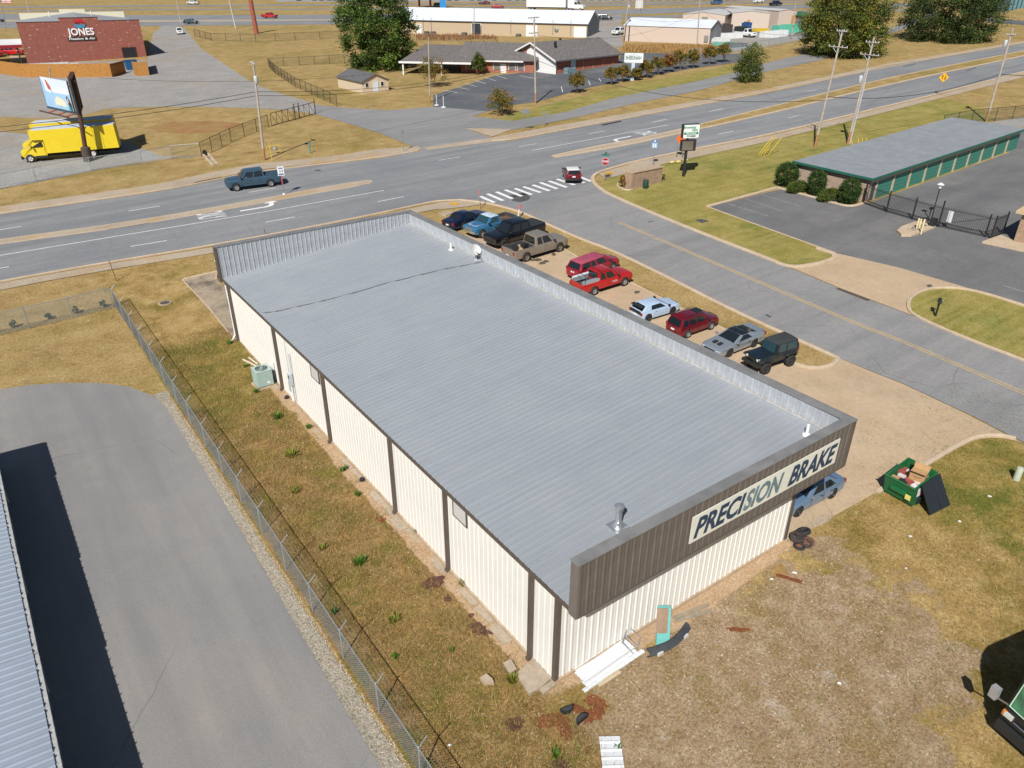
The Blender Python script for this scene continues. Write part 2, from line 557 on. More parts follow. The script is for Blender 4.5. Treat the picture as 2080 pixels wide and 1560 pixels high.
paint_white = ground_mat('road_paint_white', [(0.3, (0.62, 0.62, 0.62)), (0.7, (0.74, 0.74, 0.74))], 2.0, patch=(0.42, 0.42, 0.42), patch_scale=1.5,
                         patch_rng=(0.56, 0.7), fine=4.5, fine_amt=0.1, bmp=0)
paint_yellow = ground_mat('road_paint_yellow', [(0.3, (0.46, 0.33, 0.16)), (0.7, (0.52, 0.38, 0.20))], 2.0, patch=(0.33, 0.27, 0.19), patch_scale=0.8,
                          patch_rng=(0.5, 0.7), fine=4.5, fine_amt=0.1, bmp=0)

sheet('ground', [('w', -3000, -300), ('w', 3000, -300), ('w', 3000, 3500), ('w', -3000, 3500)], g_dry, -0.02)

# main road
MAIN_FAR = [(-160, 459), (0, 436), (312, 391), (400, 375), (520, 350), (770, 322), (855, 307), (1000, 286), (1040, 286), (1215, 252), (1560, 189), (1810, 135), (2080, 88), (2300, 48)]
MAIN_NEAR_R = [(2300, 103), (2080, 146), (1910, 190), (1735, 232), (1560, 275), (1415, 302), (1290, 328), (1235, 344), (1212, 352), (1202, 361), (1204, 370)]
SIDE_R = [(1220, 385), (1240, 397), (1340, 440), (1465, 490), (1577, 533), (1710, 588), (1852, 641), (1960, 688), (2080, 733), (2250, 797)]
SIDE_L = [(2250, 975), (2080, 899), (1960, 838), (1835, 780), (1760, 750), (1697, 725), (1490, 632), (1360, 565), (1240, 507), (1190, 490), (1115, 457), (1065, 433), (1015, 418), (975, 410), (935, 406)]
MAIN_NEAR_L = [(890, 409), (862, 414), (712, 447), (430, 500), (225, 533), (0, 573), (-160, 601)]
sheet('main_road', MAIN_FAR + MAIN_NEAR_R + SIDE_R[:2] + [(1150, 440), (1065, 433)] + SIDE_L[-3:] + MAIN_NEAR_L, asphalt_main, 0.012)
sheet('side_road', [(1204, 369)] + SIDE_R + SIDE_L[:-3], asphalt, 0.016)
# footways
FARWALK = [(-160, 443), (0, 420), (212, 390), (330, 372), (440, 348), (520, 333), (670, 318), (770, 303), (850, 297)]
sheet('pavement', FARWALK + [(855, 304), (770, 319), (520, 346), (400, 371), (312, 388), (0, 433), (-160, 456)], concrete_walk, 0.03)
kerb('kerb', [(-160, 458), (0, 435), (312, 390), (400, 374), (520, 349), (770, 321), (850, 307)], kerb_mat)
sheet('pavement', [(860, 300), (1000, 280), (1040, 272), (1190, 245), (1300, 226), (1560, 180), (1810, 128), (2080, 83), (2080, 87), (1810, 133), (1560, 187), (1215, 250), (1040, 284), (870, 305)], concrete_walk, 0.03)
kerb('kerb', [(1000, 286), (1040, 285), (1215, 251), (1560, 188), (1810, 134), (2080, 87)], kerb_mat)
NEARWALK = [(-160, 604), (0, 576), (225, 536), (430, 503), (712, 450), (862, 418), (900, 411)]
sheet('pavement', NEARWALK + [(930, 419), (870, 428), (712, 462), (430, 515), (225, 548), (90, 572), (0, 590), (-160, 618)], concrete_walk, 0.03)
kerb('kerb', MAIN_NEAR_L[::-1] + [(935, 407)], kerb_mat)
sheet('pavement', [(2080, 147), (1910, 192), (1735, 234), (1560, 277), (1415, 304), (1290, 330), (1238, 346), (1216, 353), (1228, 362), (1245, 360), (1300, 346), (1350, 333), (1420, 318), (1560, 288), (1735, 244), (1910, 200), (2080, 157)], concrete_walk, 0.03)
kerb('kerb', [(2080, 146), (1910, 190), (1735, 232), (1560, 275), (1415, 302), (1290, 328), (1235, 344), (1212, 352), (1203, 361), (1205, 372), (1220, 385), (1240, 397), (1340, 440), (1465, 490), (1560, 526), (1600, 543), (1640, 541), (1685, 530), (1697, 523), (1690, 515), (1660, 505)], kerb_mat, wid=0.42)
kerb('kerb', [(935, 407), (975, 411), (1015, 419), (1065, 434), (1115, 458), (1190, 491), (1240, 508), (1360, 566), (1490, 633), (1697, 726), (1702, 730), (1692, 742), (1665, 749), (1635, 747), (1610, 738)], kerb_mat, wid=0.3)
kerb('kerb', [(1610, 738), (1500, 682), (1375, 622), (1277, 571), (1170, 521), (1142, 503)], kerb_mat, wid=0.14, h=0.05)
sheet('pavement', [(892, 412), (940, 408), (985, 415), (940, 421), (905, 425), (860, 427)], concrete_walk, 0.034)
mb_tactile = [[(917, 411), (932, 413), (930, 418), (912, 416)], [(1229, 350), (1245, 350), (1243, 355), (1224, 356)]]
for q in mb_tactile:
    sheet('kerb_ramp_paint', q, mat('tactile_yellow', (0.55, 0.30, 0.03), 0.8, var=0.15, obj=False), 0.05)

# medians
MED_L = [(-160, 510), (0, 487), (260, 452), (520, 407), (650, 382), (742, 367), (754, 367), (757, 370), (745, 375), (600, 400), (520, 415), (260, 461), (0, 496), (-160, 519)]
mo = put('median', drape_mesh('median', [xy(p) for p in MED_L], 0.05, concrete_walk)); mo['kind'] = 'structure'
kerb('kerb', MED_L[:7], kerb_mat, sm=1, wid=.12, h=.06)
kerb('kerb', MED_L[7:], kerb_mat, sm=1, wid=.12, h=.06)
MED_R1 = [(1122, 318), (1200, 300), (1290, 284), (1377, 265), (1560, 219), (1810, 157), (2080, 104), (2300, 58)]
MED_R2 = [(2300, 66), (2080, 114), (1810, 170), (1560, 232), (1377, 272), (1290, 292), (1200, 308), (1126, 320)]
mo = put('median', drape_mesh('median', [xy(p) for p in MED_R1 + MED_R2], 0.09, g_dry)); mo['kind'] = 'structure'
sheet('median', [(1122, 318), (1200, 300), (1290, 284), (1400, 259), (1400, 266), (1290, 292), (1200, 308), (1126, 320)], concrete_walk, 0.098)
kerb('kerb', MED_R1, kerb_mat, wid=0.3)
kerb('kerb', MED_R2, kerb_mat, wid=0.45)

# paint on the roads
def stripe(name, a, b, wid, m=None, dz=0.024):
    me = drape_mesh(name, strip((a, b), wid), dz, m or paint_white)
    o = put(name, me)
    o['kind'] = 'structure'
    return o
def line_marking(name, pts, wid, m, dz=0.024, off=0.0):
    ln = resample(smooth_line([xy(p) for p in pts], 2), 3.0)
    vs = []
    for i, p in enumerate(ln):
        a, b = ln[max(i - 1, 0)], ln[min(i + 1, len(ln) - 1)]
        d = Vector((b[0] - a[0], b[1] - a[1])).normalized()
        n = Vector((-d.y, d.x))
        for k in (-wid / 2, wid / 2):
            x, y = p[0] + n.x * (k + off), p[1] + n.y * (k + off)
            vs.append((x, y, T(x, y) + dz))
    o = MB().add(vs, [(2 * i, 2 * i + 1, 2 * i + 3, 2 * i + 2) for i in range(len(ln) - 1)]).build(name, m)
    o['kind'] = 'structure'
line_marking('lane_line', [(-160, 546), (0, 519), (520, 434), (707, 400), (780, 387)], 0.13, paint_white)
line_marking('lane_line', [(1081, 306), (1357, 254)], 0.13, paint_white)
for a, b in [((-60, 556), (19, 542)), ((265, 501), (339, 489)), ((539, 452), (599, 441)), ((767, 410), (820, 400)), ((-30, 472), (45, 460)), ((261, 429), (325, 419)),
             ((505, 391), (560, 382)), ((892, 326), (935, 319)), ((1054, 298), (1090, 292)), ((1196, 272), (1229, 266)), ((1325, 249), (1355, 242)), ((1440, 227), (1469, 221)),
             ((1457, 273), (1489, 267)), ((1640, 186), (1657, 183)), ((1600, 240), (1626, 234))]:
    stripe('lane_dash', a, b, 0.13)
for a, b in [((975, 399), (1004, 412)), ((990, 394), (1022, 408)), ((1008, 390), (1041, 404)), ((1026, 386), (1060, 399)), ((1046, 383), (1080, 396)), ((1063, 379.5), (1098, 391.5)),
             ((1082, 376), (1116, 388)), ((1097, 371), (1132, 384)), ((1115, 368), (1151, 381)), ((1131, 364), (1167, 376)), ((1150, 360), (1187, 372)), ((1169, 356), (1201, 369))]:
    stripe('crossing_stripe', a, b, 0.42, dz=0.026)
line_marking('centre_line', [(1257, 452), (1380, 504), (1515, 562), (1760, 667), (1810, 684), (2035, 780), (2300, 893)], 0.11, paint_yellow, 0.027, 0.13)
line_marking('centre_line', [(1257, 452), (1380, 504), (1515, 562), (1760, 667), (1810, 684), (2035, 780), (2300, 893)], 0.11, paint_yellow, 0.027, -0.13)
def arrow_marking(px, d, k, turn):
    """turn arrow: shaft along d, then hooking to the left"""
    o = Vector(xy(px)); d = Vector(d).normalized(); n = Vector((-d.y, d.x)) * turn
    pl = [(-2.2, -.12), (-.2, -.12), (.35, .02), (.6, .5), (.62, .95), (1.0, .95), (.45, 1.7), (-.1, .95), (.28, .95), (.22, .6), (.05, .28), (-.3, .14), (-2.2, .14)]
    poly = [tuple(o + d * (a * k) + n * (b * k)) for a, b in pl]
    q = put('turn_arrow', drape_mesh('turn_arrow', poly, 0.025, paint_white)); q['kind'] = 'structure'
md = Vector(xy((520, 434))) - Vector(xy((0, 519)))
arrow_marking((545, 420), md, 1.25, 1)
md2 = Vector(xy((1081, 306))) - Vector(xy((1357, 254)))
arrow_marking((1250, 283), md2, 1.25, 1)
def word_marking(s, px, d, hgt, wid):
    me = text_mesh('road_lettering', s, 1.0, paint_white, 0.0, 0.012)
    xs = [v.co.x for v in me.vertices]; ys = [v.co.y for v in me.vertices]
    o = Vector(xy(px)); d = Vector(d).normalized(); n = Vector((d.y, -d.x))
    for v in me.vertices:
        u = (v.co.x / (max(xs) - min(xs))) * wid; t = (v.co.y / (max(ys) - min(ys))) * hgt
        p = o + n * u + d * t
        v.co = (p.x, p.y, T(p.x, p.y) + 0.026)
    q = put('road_lettering', me); q['kind'] = 'structure'
word_marking('ONLY', (426, 438), md, 2.6, 2.3)
word_marking('ONLY', (1313, 270), md2, 2.6, 2.3)
# repairs and covers
tar = mat('tar_patch', (0.07, 0.07, 0.072), 0.9, var=0.25, scale=2, obj=False)
for q in [[(1046, 396), (1068, 392), (1078, 401), (1072, 407), (1056, 411), (1040, 408)], [(1027, 399), (1050, 394), (1062, 391), (1072, 396), (1048, 399), (1040, 404)],
          [(1412, 447), (1425, 445), (1440, 449), (1425, 453)], [(1319, 450), (1332, 449), (1315, 453)], [(1556, 638), (1566, 643), (1570, 640), (1564, 646), (1555, 641)], [(1880, 580), (1890, 578), (1895, 582), (1886, 584)]]:
    sheet('road_patch', q, tar, 0.022)
iron = mat('cast_iron', (0.09, 0.07, 0.055), 0.8, var=0.2)
def manhole(px, r, ring, label):
    g = G(*px)
    t = root('manhole_cover', (g.x, g.y, g.z), label, 'manhole cover')
    MB().lathe([(r * 1.35, 0.0), (r * 1.35, 0.045), (r * 1.3, 0.05), (r, 0.05)], n=20).build('collar', ring, t, 40)
    b = MB().lathe([(r * .96, 0.0), (r * .96, 0.058), (r * .8, 0.062), (0.02, 0.062)], n=20)
    b.build('lid', iron, t, 40)
manhole((335, 616), 0.36, concrete_walk, 'round manhole cover set in the grass beside the concrete apron')
manhole((645, 347), 0.36, asphalt, 'dark manhole cover in the far lane behind the blue pickup')
for a, b in [((396, 373), (452, 362)), ((1222, 255), (1262, 247)), ((1834, 136), (1860, 130)), ((1962, 144), (1982, 138)), ((1700, 586), (1765, 611))]:
    o = stripe('drain_inlet', a, b, 0.34, iron, 0.14 if a[0] < 1690 else 0.03)
# the building's own lot, the strip of grass and the small apron
LOT = [(1592, 1096), (1670, 1047), (1682, 1055), (1790, 995), (1872, 952), (1950, 906), (1985, 891), (2030, 889), (2062, 896), (2080, 902), (1960, 840), (1835, 781), (1760, 751), (1704, 728), (1692, 742), (1665, 749),
       (1635, 747), (1610, 738), (1500, 682), (1375, 622), (1277, 571), (1170, 521), (1142, 503), (1090, 474), (1040, 452), ('w', 19.0, 41.5), ('w', 8.0, 41.5), ('w', 8.0, 2.0)]
sheet('concrete_lot', LOT, concrete, 0.02)
sheet('concrete_step', [(1592, 1100), (1684, 1059), (1690, 1052), (1670, 1047), (1592, 1096)], concrete_walk, 0.006)
kerb('kerb', [(1782, 1001), (1800, 990), (1872, 950), (1950, 903), (1985, 888), (2030, 886), (2062, 893)], kerb_mat, wid=0.22, h=0.15)
sheet('concrete_apron', [(369, 567), (440, 550), ('w', 2.0, 45), ('w', 2.0, 33.5), (477, 690), (462, 672)], concrete_stained, 0.02)
kerb('kerb', [(372, 569), (442, 553), ('w', 2.0, 45)], kerb_mat, sm=0, wid=0.22, h=0.14)
kerb('kerb', [(370, 568), (420, 620), (464, 675)], kerb_mat, sm=0, wid=0.1, h=0.03)
# yard between fence and wall, dirt in front, lawns
K_dry = dict(stops=[(0.28, (0.21, 0.13, 0.042)), (0.45, (0.34, 0.23, 0.085)), (0.6, (0.42, 0.295, 0.125)), (0.78, (0.49, 0.37, 0.185))], scale=0.7, patch=(0.20, 0.145, 0.034), patch_scale=0.22, patch_rng=(0.48, 0.64), fine=8.0, fine_amt=0.5,
             extra=[((0.25, 0.155, 0.06), 0.4, 0.52, 0.7, 0.7), ((0.46, 0.36, 0.2), 1.6, 0.56, 0.7, 0.6)])
K_green = dict(stops=[(0.3, (0.17, 0.13, 0.03)), (0.5, (0.27, 0.20, 0.055)), (0.7, (0.38, 0.28, 0.11))], scale=0.7, patch=(0.115, 0.125, 0.022), patch_scale=0.4, patch_rng=(0.46, 0.62), fine=8.0, fine_amt=0.5,
               extra=[((0.08, 0.11, 0.018), 0.9, 0.58, 0.68, 0.8)])
K_dirt = dict(stops=[(0.28, (0.22, 0.145, 0.08)), (0.5, (0.335, 0.24, 0.15)), (0.75, (0.46, 0.36, 0.25))], scale=1.2, patch=(0.25, 0.175, 0.075), patch_scale=0.33, patch_rng=(0.48, 0.68), fine=9.0, fine_amt=0.6,
              extra=[((0.46, 0.40, 0.32), 0.7, 0.57, 0.7, 0.8), ((0.24, 0.15, 0.06), 1.7, 0.55, 0.7, 0.6), ((0.58, 0.52, 0.43), 4.5, 0.66, 0.74, 0.5)])
K_yard = dict(stops=[(0.25, (0.095, 0.06, 0.022)), (0.42, (0.20, 0.125, 0.045)), (0.58, (0.31, 0.205, 0.085)), (0.8, (0.46, 0.35, 0.19))], scale=1.1, patch=(0.16, 0.145, 0.03), patch_scale=0.42, patch_rng=(0.49, 0.64), fine=9.0, fine_amt=0.65,
              extra=[((0.17, 0.085, 0.035), 0.55, 0.55, 0.72, 0.75), ((0.44, 0.34, 0.23), 0.9, 0.6, 0.7, 0.75), ((0.42, 0.25, 0.09), 0.5, 0.5, 0.64, 0.55)])
K_clay = dict(stops=[(0.3, (0.38, 0.25, 0.14)), (0.7, (0.50, 0.36, 0.235))], scale=1.2, fine=9.0, fine_amt=0.4)
g_front = blend_ground('front_yard_ground', K_dry, [(K_green, (27.0, -3.0, 8.5, 9.0), 1.6), (K_dirt, (6.0, -4.2, 8.5, 6.0), 4.0), (K_clay, (6.0, -0.3, 7.5, 0.55), 2.2), (K_yard, (-6.5, -2.0, 6.4, 16.0), 1.0)])
g_side = blend_ground('side_yard_ground', K_yard, [(K_green, (-3.0, 31.0, 3.0, 7.0), 1.6), (K_clay, (-0.2, 12.0, 0.55, 17.0), 3.0), (K_dry, (-3.5, 47.0, 9.0, 13.0), 1.0)])
sheet('front_yard', [('w', -5.6, -14), ('w', -5.6, 0.0), ('w', 0.3, 0.0), ('w', 0.3, 0.3), ('w', 13.2, 0.3), (1684, 1059), (1790, 1000), (1872, 955), (1950, 908), (1985, 892), (2030, 890), (2062, 898), (2250, 980), ('w', 34, -14)], g_front, -0.006)
sheet('side_yard', [('w', -5.6, 0.0), ('w', -5.6, 52), ('w', 3.0, 52), ('w', 0.3, 36), ('w', 0.3, 0.0)], g_side, -0.008)
for q, m_ in [([(1215, 386), (1236, 399), (1340, 441), (1465, 491), (1577, 532), (1640, 540), (1690, 528), (1697, 518), (1630, 492), (1560, 465), (1440, 420), (1455, 411), (1530, 391), (1580, 381), (1757, 411), (2058, 272), (2010, 232), (1990, 215), (1910, 200), (1735, 244), (1560, 288), (1420, 318), (1350, 333), (1300, 346), (1228, 364)], g_lawn),
              ([(1852, 640), (1960, 687), (2080, 731), (2300, 820), (2300, 690), (2080, 622), (1985, 592), (1930, 584), (1880, 587), (1848, 605), (1844, 620)], g_lawn),
              ([(1000, 245), (1100, 215), (1300, 168), (1490, 132), (1490, 150), (1390, 172), (1250, 200), (1140, 232), (1045, 248)], g_lawn)]:
    sheet('lawn', q, m_, -0.006)
kerb('kerb', [(2300, 692), (2080, 622), (1985, 592), (1930, 584), (1880, 587), (1848, 605), (1843, 622), (1852, 641), (1960, 688), (2080, 733), (2300, 822)], kerb_mat, wid=0.24)
paint_worn = ground_mat('worn_bay_paint', [(0.35, (0.2, 0.2, 0.2)), (0.65, (0.42, 0.42, 0.40))], 3.0, fine=6, fine_amt=.3, bmp=0)
# storage place: driveway, lots
sheet('concrete_driveway', [(1600, 541), (1710, 587), (1851, 640), (1843, 622), (1848, 605), (1880, 587), (1930, 583), (1985, 591), (1830, 545), (1697, 514), (1697, 524), (1640, 541)], concrete, 0.02)
STORE_LOT = [(1440, 421), (1560, 466), (1640, 494), (1700, 514), (1830, 546), (1985, 592), (2080, 622), (2300, 690), (2400, 330), (2180, 250), (2060, 268), (2050, 310), (1765, 412), (1740, 416), (1590, 384), (1560, 390)]
sheet('storage_lot', STORE_LOT, asphalt_store, 0.008)
kerb('kerb', [(1697, 514), (1560, 465), (1437, 420)], kerb_mat, wid=0.14, h=0.05, sm=0)
kerb('kerb', [(1437, 420), (1580, 381)], kerb_mat, wid=0.35, sm=0)
kerb('kerb', [(1576, 381), (1640, 398), (1700, 415), (1724, 420), (1745, 417), (1757, 411)], kerb_mat, wid=0.3)
for a, b in [((1514, 404), (1590, 429)), ((1546, 395), (1625, 419)), ((1480, 414), (1560, 439)), ((2038, 580), (2080, 593))]:
    stripe('bay_line', a, b, 0.08, paint_worn, 0.012)
sheet('gravel_bed', [(2060, 268), (1995, 262), (1960, 262), (2000, 250), (2080, 238), (2200, 225), (2220, 240), (2080, 256)], gravel_lot, 0.004)
# left neighbour's asphalt and gravel edge
sheet('asphalt_yard', [(-200, 830), (0, 791), (60, 782), (120, 778), (200, 778), (260, 785), (310, 803), (340, 830), (400, 930), (460, 1030), (520, 1130), (600, 1270), (700, 1440), (790, 1585), ('w', -9.0, -12), ('w', -40, -12), ('w', -40, 33)], asphalt_smooth, 0.004)
sheet('gravel_strip', [(310, 802), (340, 793), (345, 798), ('w', -5.75, 28), ('w', -5.75, -12), ('w', -9.2, -12), (790, 1587), (700, 1441), (600, 1271), (520, 1131), (460, 1031), (400, 931), (340, 831)], gravel_strip, -0.003)
# far side of the main road
sheet('gravel_yard', [(-40, 125), (60, 128), (300, 122), (310, 70), (330, 52), (352, 50), (375, 57), (390, 76), (410, 100), (470, 140), (520, 172), (570, 190), (615, 203), (650, 214), (640, 232), (590, 224), (520, 220), (420, 217), (325, 217), (240, 219), (212, 222), (150, 240), (-40, 240)], gravel_lot, 0.004)
sheet('truck_yard', [(-60, 262), (0, 268), (60, 260), (250, 285), (330, 318), (420, 318), (330, 322), (200, 344), (100, 365), (0, 383), (-60, 395)], gravel_lot, 0.002)
sheet('grass_bank', [(-60, 234), (60, 240), (150, 238), (215, 222), (330, 218), (520, 220), (545, 235), (480, 262), (410, 296), (330, 318), (260, 290), (200, 282), (0, 268), (-60, 262)], g_dry, 0.008)
sheet('clay_patch', [(300, 258), (340, 248), (420, 246), (490, 250), (500, 256), (450, 268), (380, 272), (320, 268)], g_clay, 0.012)
DRIVE = [(640, 213), (700, 219), (790, 224), (882, 217), (990, 226), (960, 236), (1040, 246), (1147, 228), (1252, 198), (1402, 168), (1490, 148), (1560, 127), (1647, 107), (1785, 67), (1847, 42), (1900, 24),
         (1910, 30), (1860, 50), (1772, 82), (1667, 122), (1560, 145), (1497, 162), (1415, 185), (1290, 210), (1165, 240), (1040, 264), (1000, 262), (942, 259), (1005, 283), (1000, 286), (856, 307), (845, 300), (770, 270), (695, 247), (640, 232)]
sheet('frontage_road', DRIVE, asphalt, 0.014)
sheet('traffic_island', [(942, 260), (1040, 263), (1000, 278)], concrete_walk, 0.03)
CHURCH_LOT = [(880, 193), (945, 173), (1007, 153), (1085, 145), (1160, 146), (1252, 130), (1265, 107), (1340, 108), (1415, 111), (1512, 109), (1512, 125), (1490, 128), (1400, 140), (1290, 160), (1195, 178), (1090, 207), (1040, 213), (992, 226), (880, 217)]
sheet('church_lot', CHURCH_LOT, asphalt_dark, 0.01)
for a, b in [((899, 183), (929, 188)), ((925, 176), (952, 182)), ((945, 170), (969, 176)), ((965, 164), (987, 170)), ((985, 158), (1008, 164)), ((1007, 153), (1030, 160)), ((1055, 153), (1090, 161)), ((1195, 164), (1199, 173)),
             ((1216, 159), (1222, 167)), ((1140, 176), (1143, 187)), ((1248, 131), (1300, 128)), ((1305, 120), (1345, 123))]:
    stripe('bay_line', a, b, 0.12, paint_white, 0.016)
# highway beyond: carriageways, verges
HW = [
    ('highway', [(-80, 60), (0, 57), (280, 53), (700, 49), (900, 47), (1220, 40), (1500, 31), (1660, 26), (1900, 22), (1900, 18), (1660, 21), (1500, 27), (1220, 35), (900, 41), (700, 41), (280, 45), (0, 44), (-80, 46)]),
    ('highway', [(-80, 42), (0, 40), (280, 41), (700, 39), (900, 37), (1220, 31), (1500, 22), (1660, 16), (1900, 14), (1900, 7), (1660, 8), (1500, 13), (1220, 20), (900, 28), (700, 30), (280, 31), (0, 28), (-80, 30)]),
    ('highway', [(-80, 25), (0, 24), (300, 20.5), (700, 19.5), (1000, 16), (1240, 12), (1660, 5), (1660, 2.5), (1240, 9), (1000, 13), (700, 17.5), (300, 18), (0, 21), (-80, 22)]),
    ('highway', [(-80, 18), (0, 16), (300, 13.5), (700, 11.5), (1000, 9), (1240, 7.5), (1660, 0), (1660, -2), (1240, 5), (1000, 6.5), (700, 8.5), (300, 10.5), (0, 13), (-80, 15)]),
]
for nm, q in HW:
    sheet(nm, q, asphalt_dark if 0 else asphalt_main, 0.012)
sheet('verge', [(0, 44), (280, 45), (700, 41), (900, 41), (900, 37), (700, 39), (280, 41), (0, 40)], concrete_walk, 0.016)
sheet('dealer_lot', [(560, 4), (900, 3.5), (1240, 3), (1560, -2), (1560, -30), (560, -24)], gravel_lot, 0.01)
sheet('far_lot', [(1190, 100), (1265, 95), (1262, 30), (1225, 33), (1190, 45)], gravel_lot, 0.004)
sheet('work_yard', [(1440, 60), (1480, 105), (1560, 92), (1640, 78), (1640, 50), (1560, 40)], gravel_lot, 0.004)
sheet('highway', [(2010, 36), (2080, 43), (2200, 60), (2200, 72), (2080, 51), (2000, 44)], asphalt_dark, 0.012)
sheet('jones_apron', [(20, 128), (20, 112), (60, 118), (62, 128)], concrete_walk, 0.008)
# ---------------------------------------------------------------- the brake shop
def at_x(px, py, X):
    d = ray(px, py); return CAM + d * ((X - CAM.x) / d.x)
def at_y(px, py, Y):
    d = ray(px, py); return CAM + d * ((Y - CAM.y) / d.y)
def roof_z(x):
    return 4.5 + 0.0935 * (x + 0.3)
cream = mat('cream_metal_siding', (0.69, 0.67, 0.625), 0.5, 0.0, 0.06, 0.8, 0.4, dirt=(0.50, 0.44, 0.36), dirt_amt=0.35)
brown = mat('dark_brown_trim', (0.105, 0.083, 0.068), 0.55, 0.0, 0.12, 2.0, 0.4)
brownp = mat('brown_fascia_siding', (0.12, 0.102, 0.088), 0.5, 0.0, 0.1, 1.0, 0.45, dirt=(0.2, 0.18, 0.16), dirt_amt=0.35)
capm = mat('grey_cap_flashing', (0.21, 0.208, 0.205), 0.5, 0.15, 0.18, 1.2, 0.5, dirt=(0.32, 0.31, 0.30), dirt_amt=0.5)
galv = mat('galvalume_panel', (0.52, 0.545, 0.575), 0.42, 0.45, 0.12, 2.5, 0.5)
white_plastic = mat('white_pipe', (0.78, 0.78, 0.76), 0.5, var=0.05)
def roof_material():
    m, nt, N, L, B = _nt('weathered_metal_roof')
    pos = world_pos(N)
    cc = ramp(N, L, noise(N, L, pos, 0.35, 7, 0.66), [(0.3, (0.278, 0.302, 0.328)), (0.55, (0.298, 0.322, 0.348)), (0.75, (0.318, 0.34, 0.362))])
    mp = N.new('ShaderNodeMapping'); mp.inputs['Scale'].default_value = (0.25, 6.0, 1); L.new(pos, mp.inputs['Vector'])
    k = ramp(N, L, noise(N, L, mp.outputs[0], 1.0, 5, 0.7), [(0.45, 0.0), (0.7, 0.35)])
    cc = mixc(N, L, k, cc, (0.205, 0.226, 0.25))
    mp2 = N.new('ShaderNodeMapping'); mp2.inputs['Scale'].default_value = (1.6, 0.12, 1); L.new(pos, mp2.inputs['Vector'])
    k2 = ramp(N, L, noise(N, L, mp2.outputs[0], 1.0, 4, 0.6), [(0.6, 0.0), (0.72, 0.18)])
    cc = mixc(N, L, k2, cc, (0.36, 0.36, 0.35))
    L.new(cc, B.inputs['Base Color'])
    B.inputs['Roughness'].default_value = 0.5
    B.inputs['Metallic'].default_value = 0.1
    return m
roofm = roof_material()
def ribbed(w, h, ribs=3, depth=0.03, base=0.075, top=0.03, first=0.02, minor=True):
    """profile points (u, d) of one sheet, ribs proud"""
    p = w / ribs
    pts = [(0.0, 0.0)]
    for i in range(ribs):
        u = i * p + first
        pts += [(u, 0.0), (u + (base - top) / 2, depth), (u + (base + top) / 2, depth), (u + base, 0.0)]
        if minor:
            for q in (0.42, 0.7):
                c = i * p + p * q
                pts += [(c - 0.012, 0.0), (c, 0.006), (c + 0.012, 0.0)]
    pts.append((w, 0.0))
    return pts
def sheet_mesh(name, prof, along, outward, len_vec, m, o=Vector((0, 0, 0))):
    a, d, l = Vector(along), Vector(outward), Vector(len_vec)
    vs = []
    for (u, q) in prof:
        p = o + a * u + d * q
        vs += [p, p + l]
    n = len(prof)
    return MB().add(vs, [(2 * i, 2 * i + 2, 2 * i + 3, 2 * i + 1) for i in range(n - 1)]).mesh(name, m, fix=False)
shop = root('brake_shop', (0, 0, 0), 'long cream metal workshop with pale grey ribbed roof and brown sign fascia', 'building')
YB, XR = 33.9, 12.7
core = MB().box(0.06, XR - 0.06, 0.06, YB - 0.3, -0.3, 4.35)
core_o = core.build('wall', cream, shop)
# left wall
wl = MB().box(-0.005, 0.05, 0.0, YB, 0.10, 4.40).build('wall', cream, shop)
npan = 37; pw = YB / npan
pm = sheet_mesh('wall_panel', ribbed(pw, 4.3), (0, 1, 0), (-1, 0, 0), (0, 0, 4.30), cream)
for i in range(npan):
    put('wall_panel', pm, wl, (-0.008, i * pw, 0.11))
wf = MB().box(0.0, XR, -0.005, 0.05, 0.10, 4.38).build('wall', cream, shop)
npan = 14; pw = XR / npan
pm = sheet_mesh('wall_panel', ribbed(pw, 4.3, depth=0.036, base=0.10, top=0.05), (1, 0, 0), (0, -1, 0), (0, 0, 4.27), cream)
for i in range(npan):
    put('wall_panel', pm, wf, (i * pw, -0.008, 0.11))
MB().box(XR - 0.05, XR, 0.06, YB, -0.3, 5.4).build('wall', cream, shop)
MB().box(0.06, XR, YB - 0.3, YB, -0.3, 4.45).build('wall', cream, shop)
found = mat('foundation_concrete', (0.40, 0.30, 0.20), 0.9, var=0.25, scale=1.5, bmp=0.4)
MB().box(-0.09, 0.0, -0.09, YB, -0.1, 0.10).box(0.0, XR, -0.09, -0.01, -0.1, 0.10).build('footing', found, shop)
# posts and downspouts along the left wall
for (bx, by) in [(483, 692), (573, 790), (671, 898), (803, 1042), (910, 1158), (1075, 1335)]:
    yy = at_x(bx, by, -0.12).y
    MB().box(-0.17, -0.042, yy - 0.09, yy + 0.09, 0.05, 4.42).box(-0.24, -0.10, yy - 0.075, yy + 0.075, 0.02, 0.16).build('downspout', brown, shop)
MB().box(-0.06, 0.10, -0.07, 0.10, 0.0, 4.42).build('corner_trim', brown, shop)
MB().box(XR - 0.10, XR + 0.06, -0.07, 0.06, 0.0, 4.44).build('corner_trim', brown, shop)
MB().box(-0.36, -0.22, -1.02, YB + 0.05, 4.34, 4.47).box(-0.36, -0.34, -1.02, YB + 0.05, 4.47, 4.50).build('gutter', brown, shop)
MB().box(-0.20, -0.02, -1.04, -0.08, 4.10, 4.42).build('overhang_side', cream, shop)
MB().box(-0.015, XR, -1.04, -0.09, 4.345, 4.375).build('soffit', brown, shop)
# white downspout at the far corner
wd = MB().tube([(-0.30, YB - 0.02, 4.3), (-0.10, YB + 0.02, 4.0), (-0.08, YB + 0.02, 0.35), (-0.32, YB - 0.15, 0.10), (-0.75, YB - 0.5, 0.06)], 0.05, 6)
wd.build('downspout', white_plastic, shop)
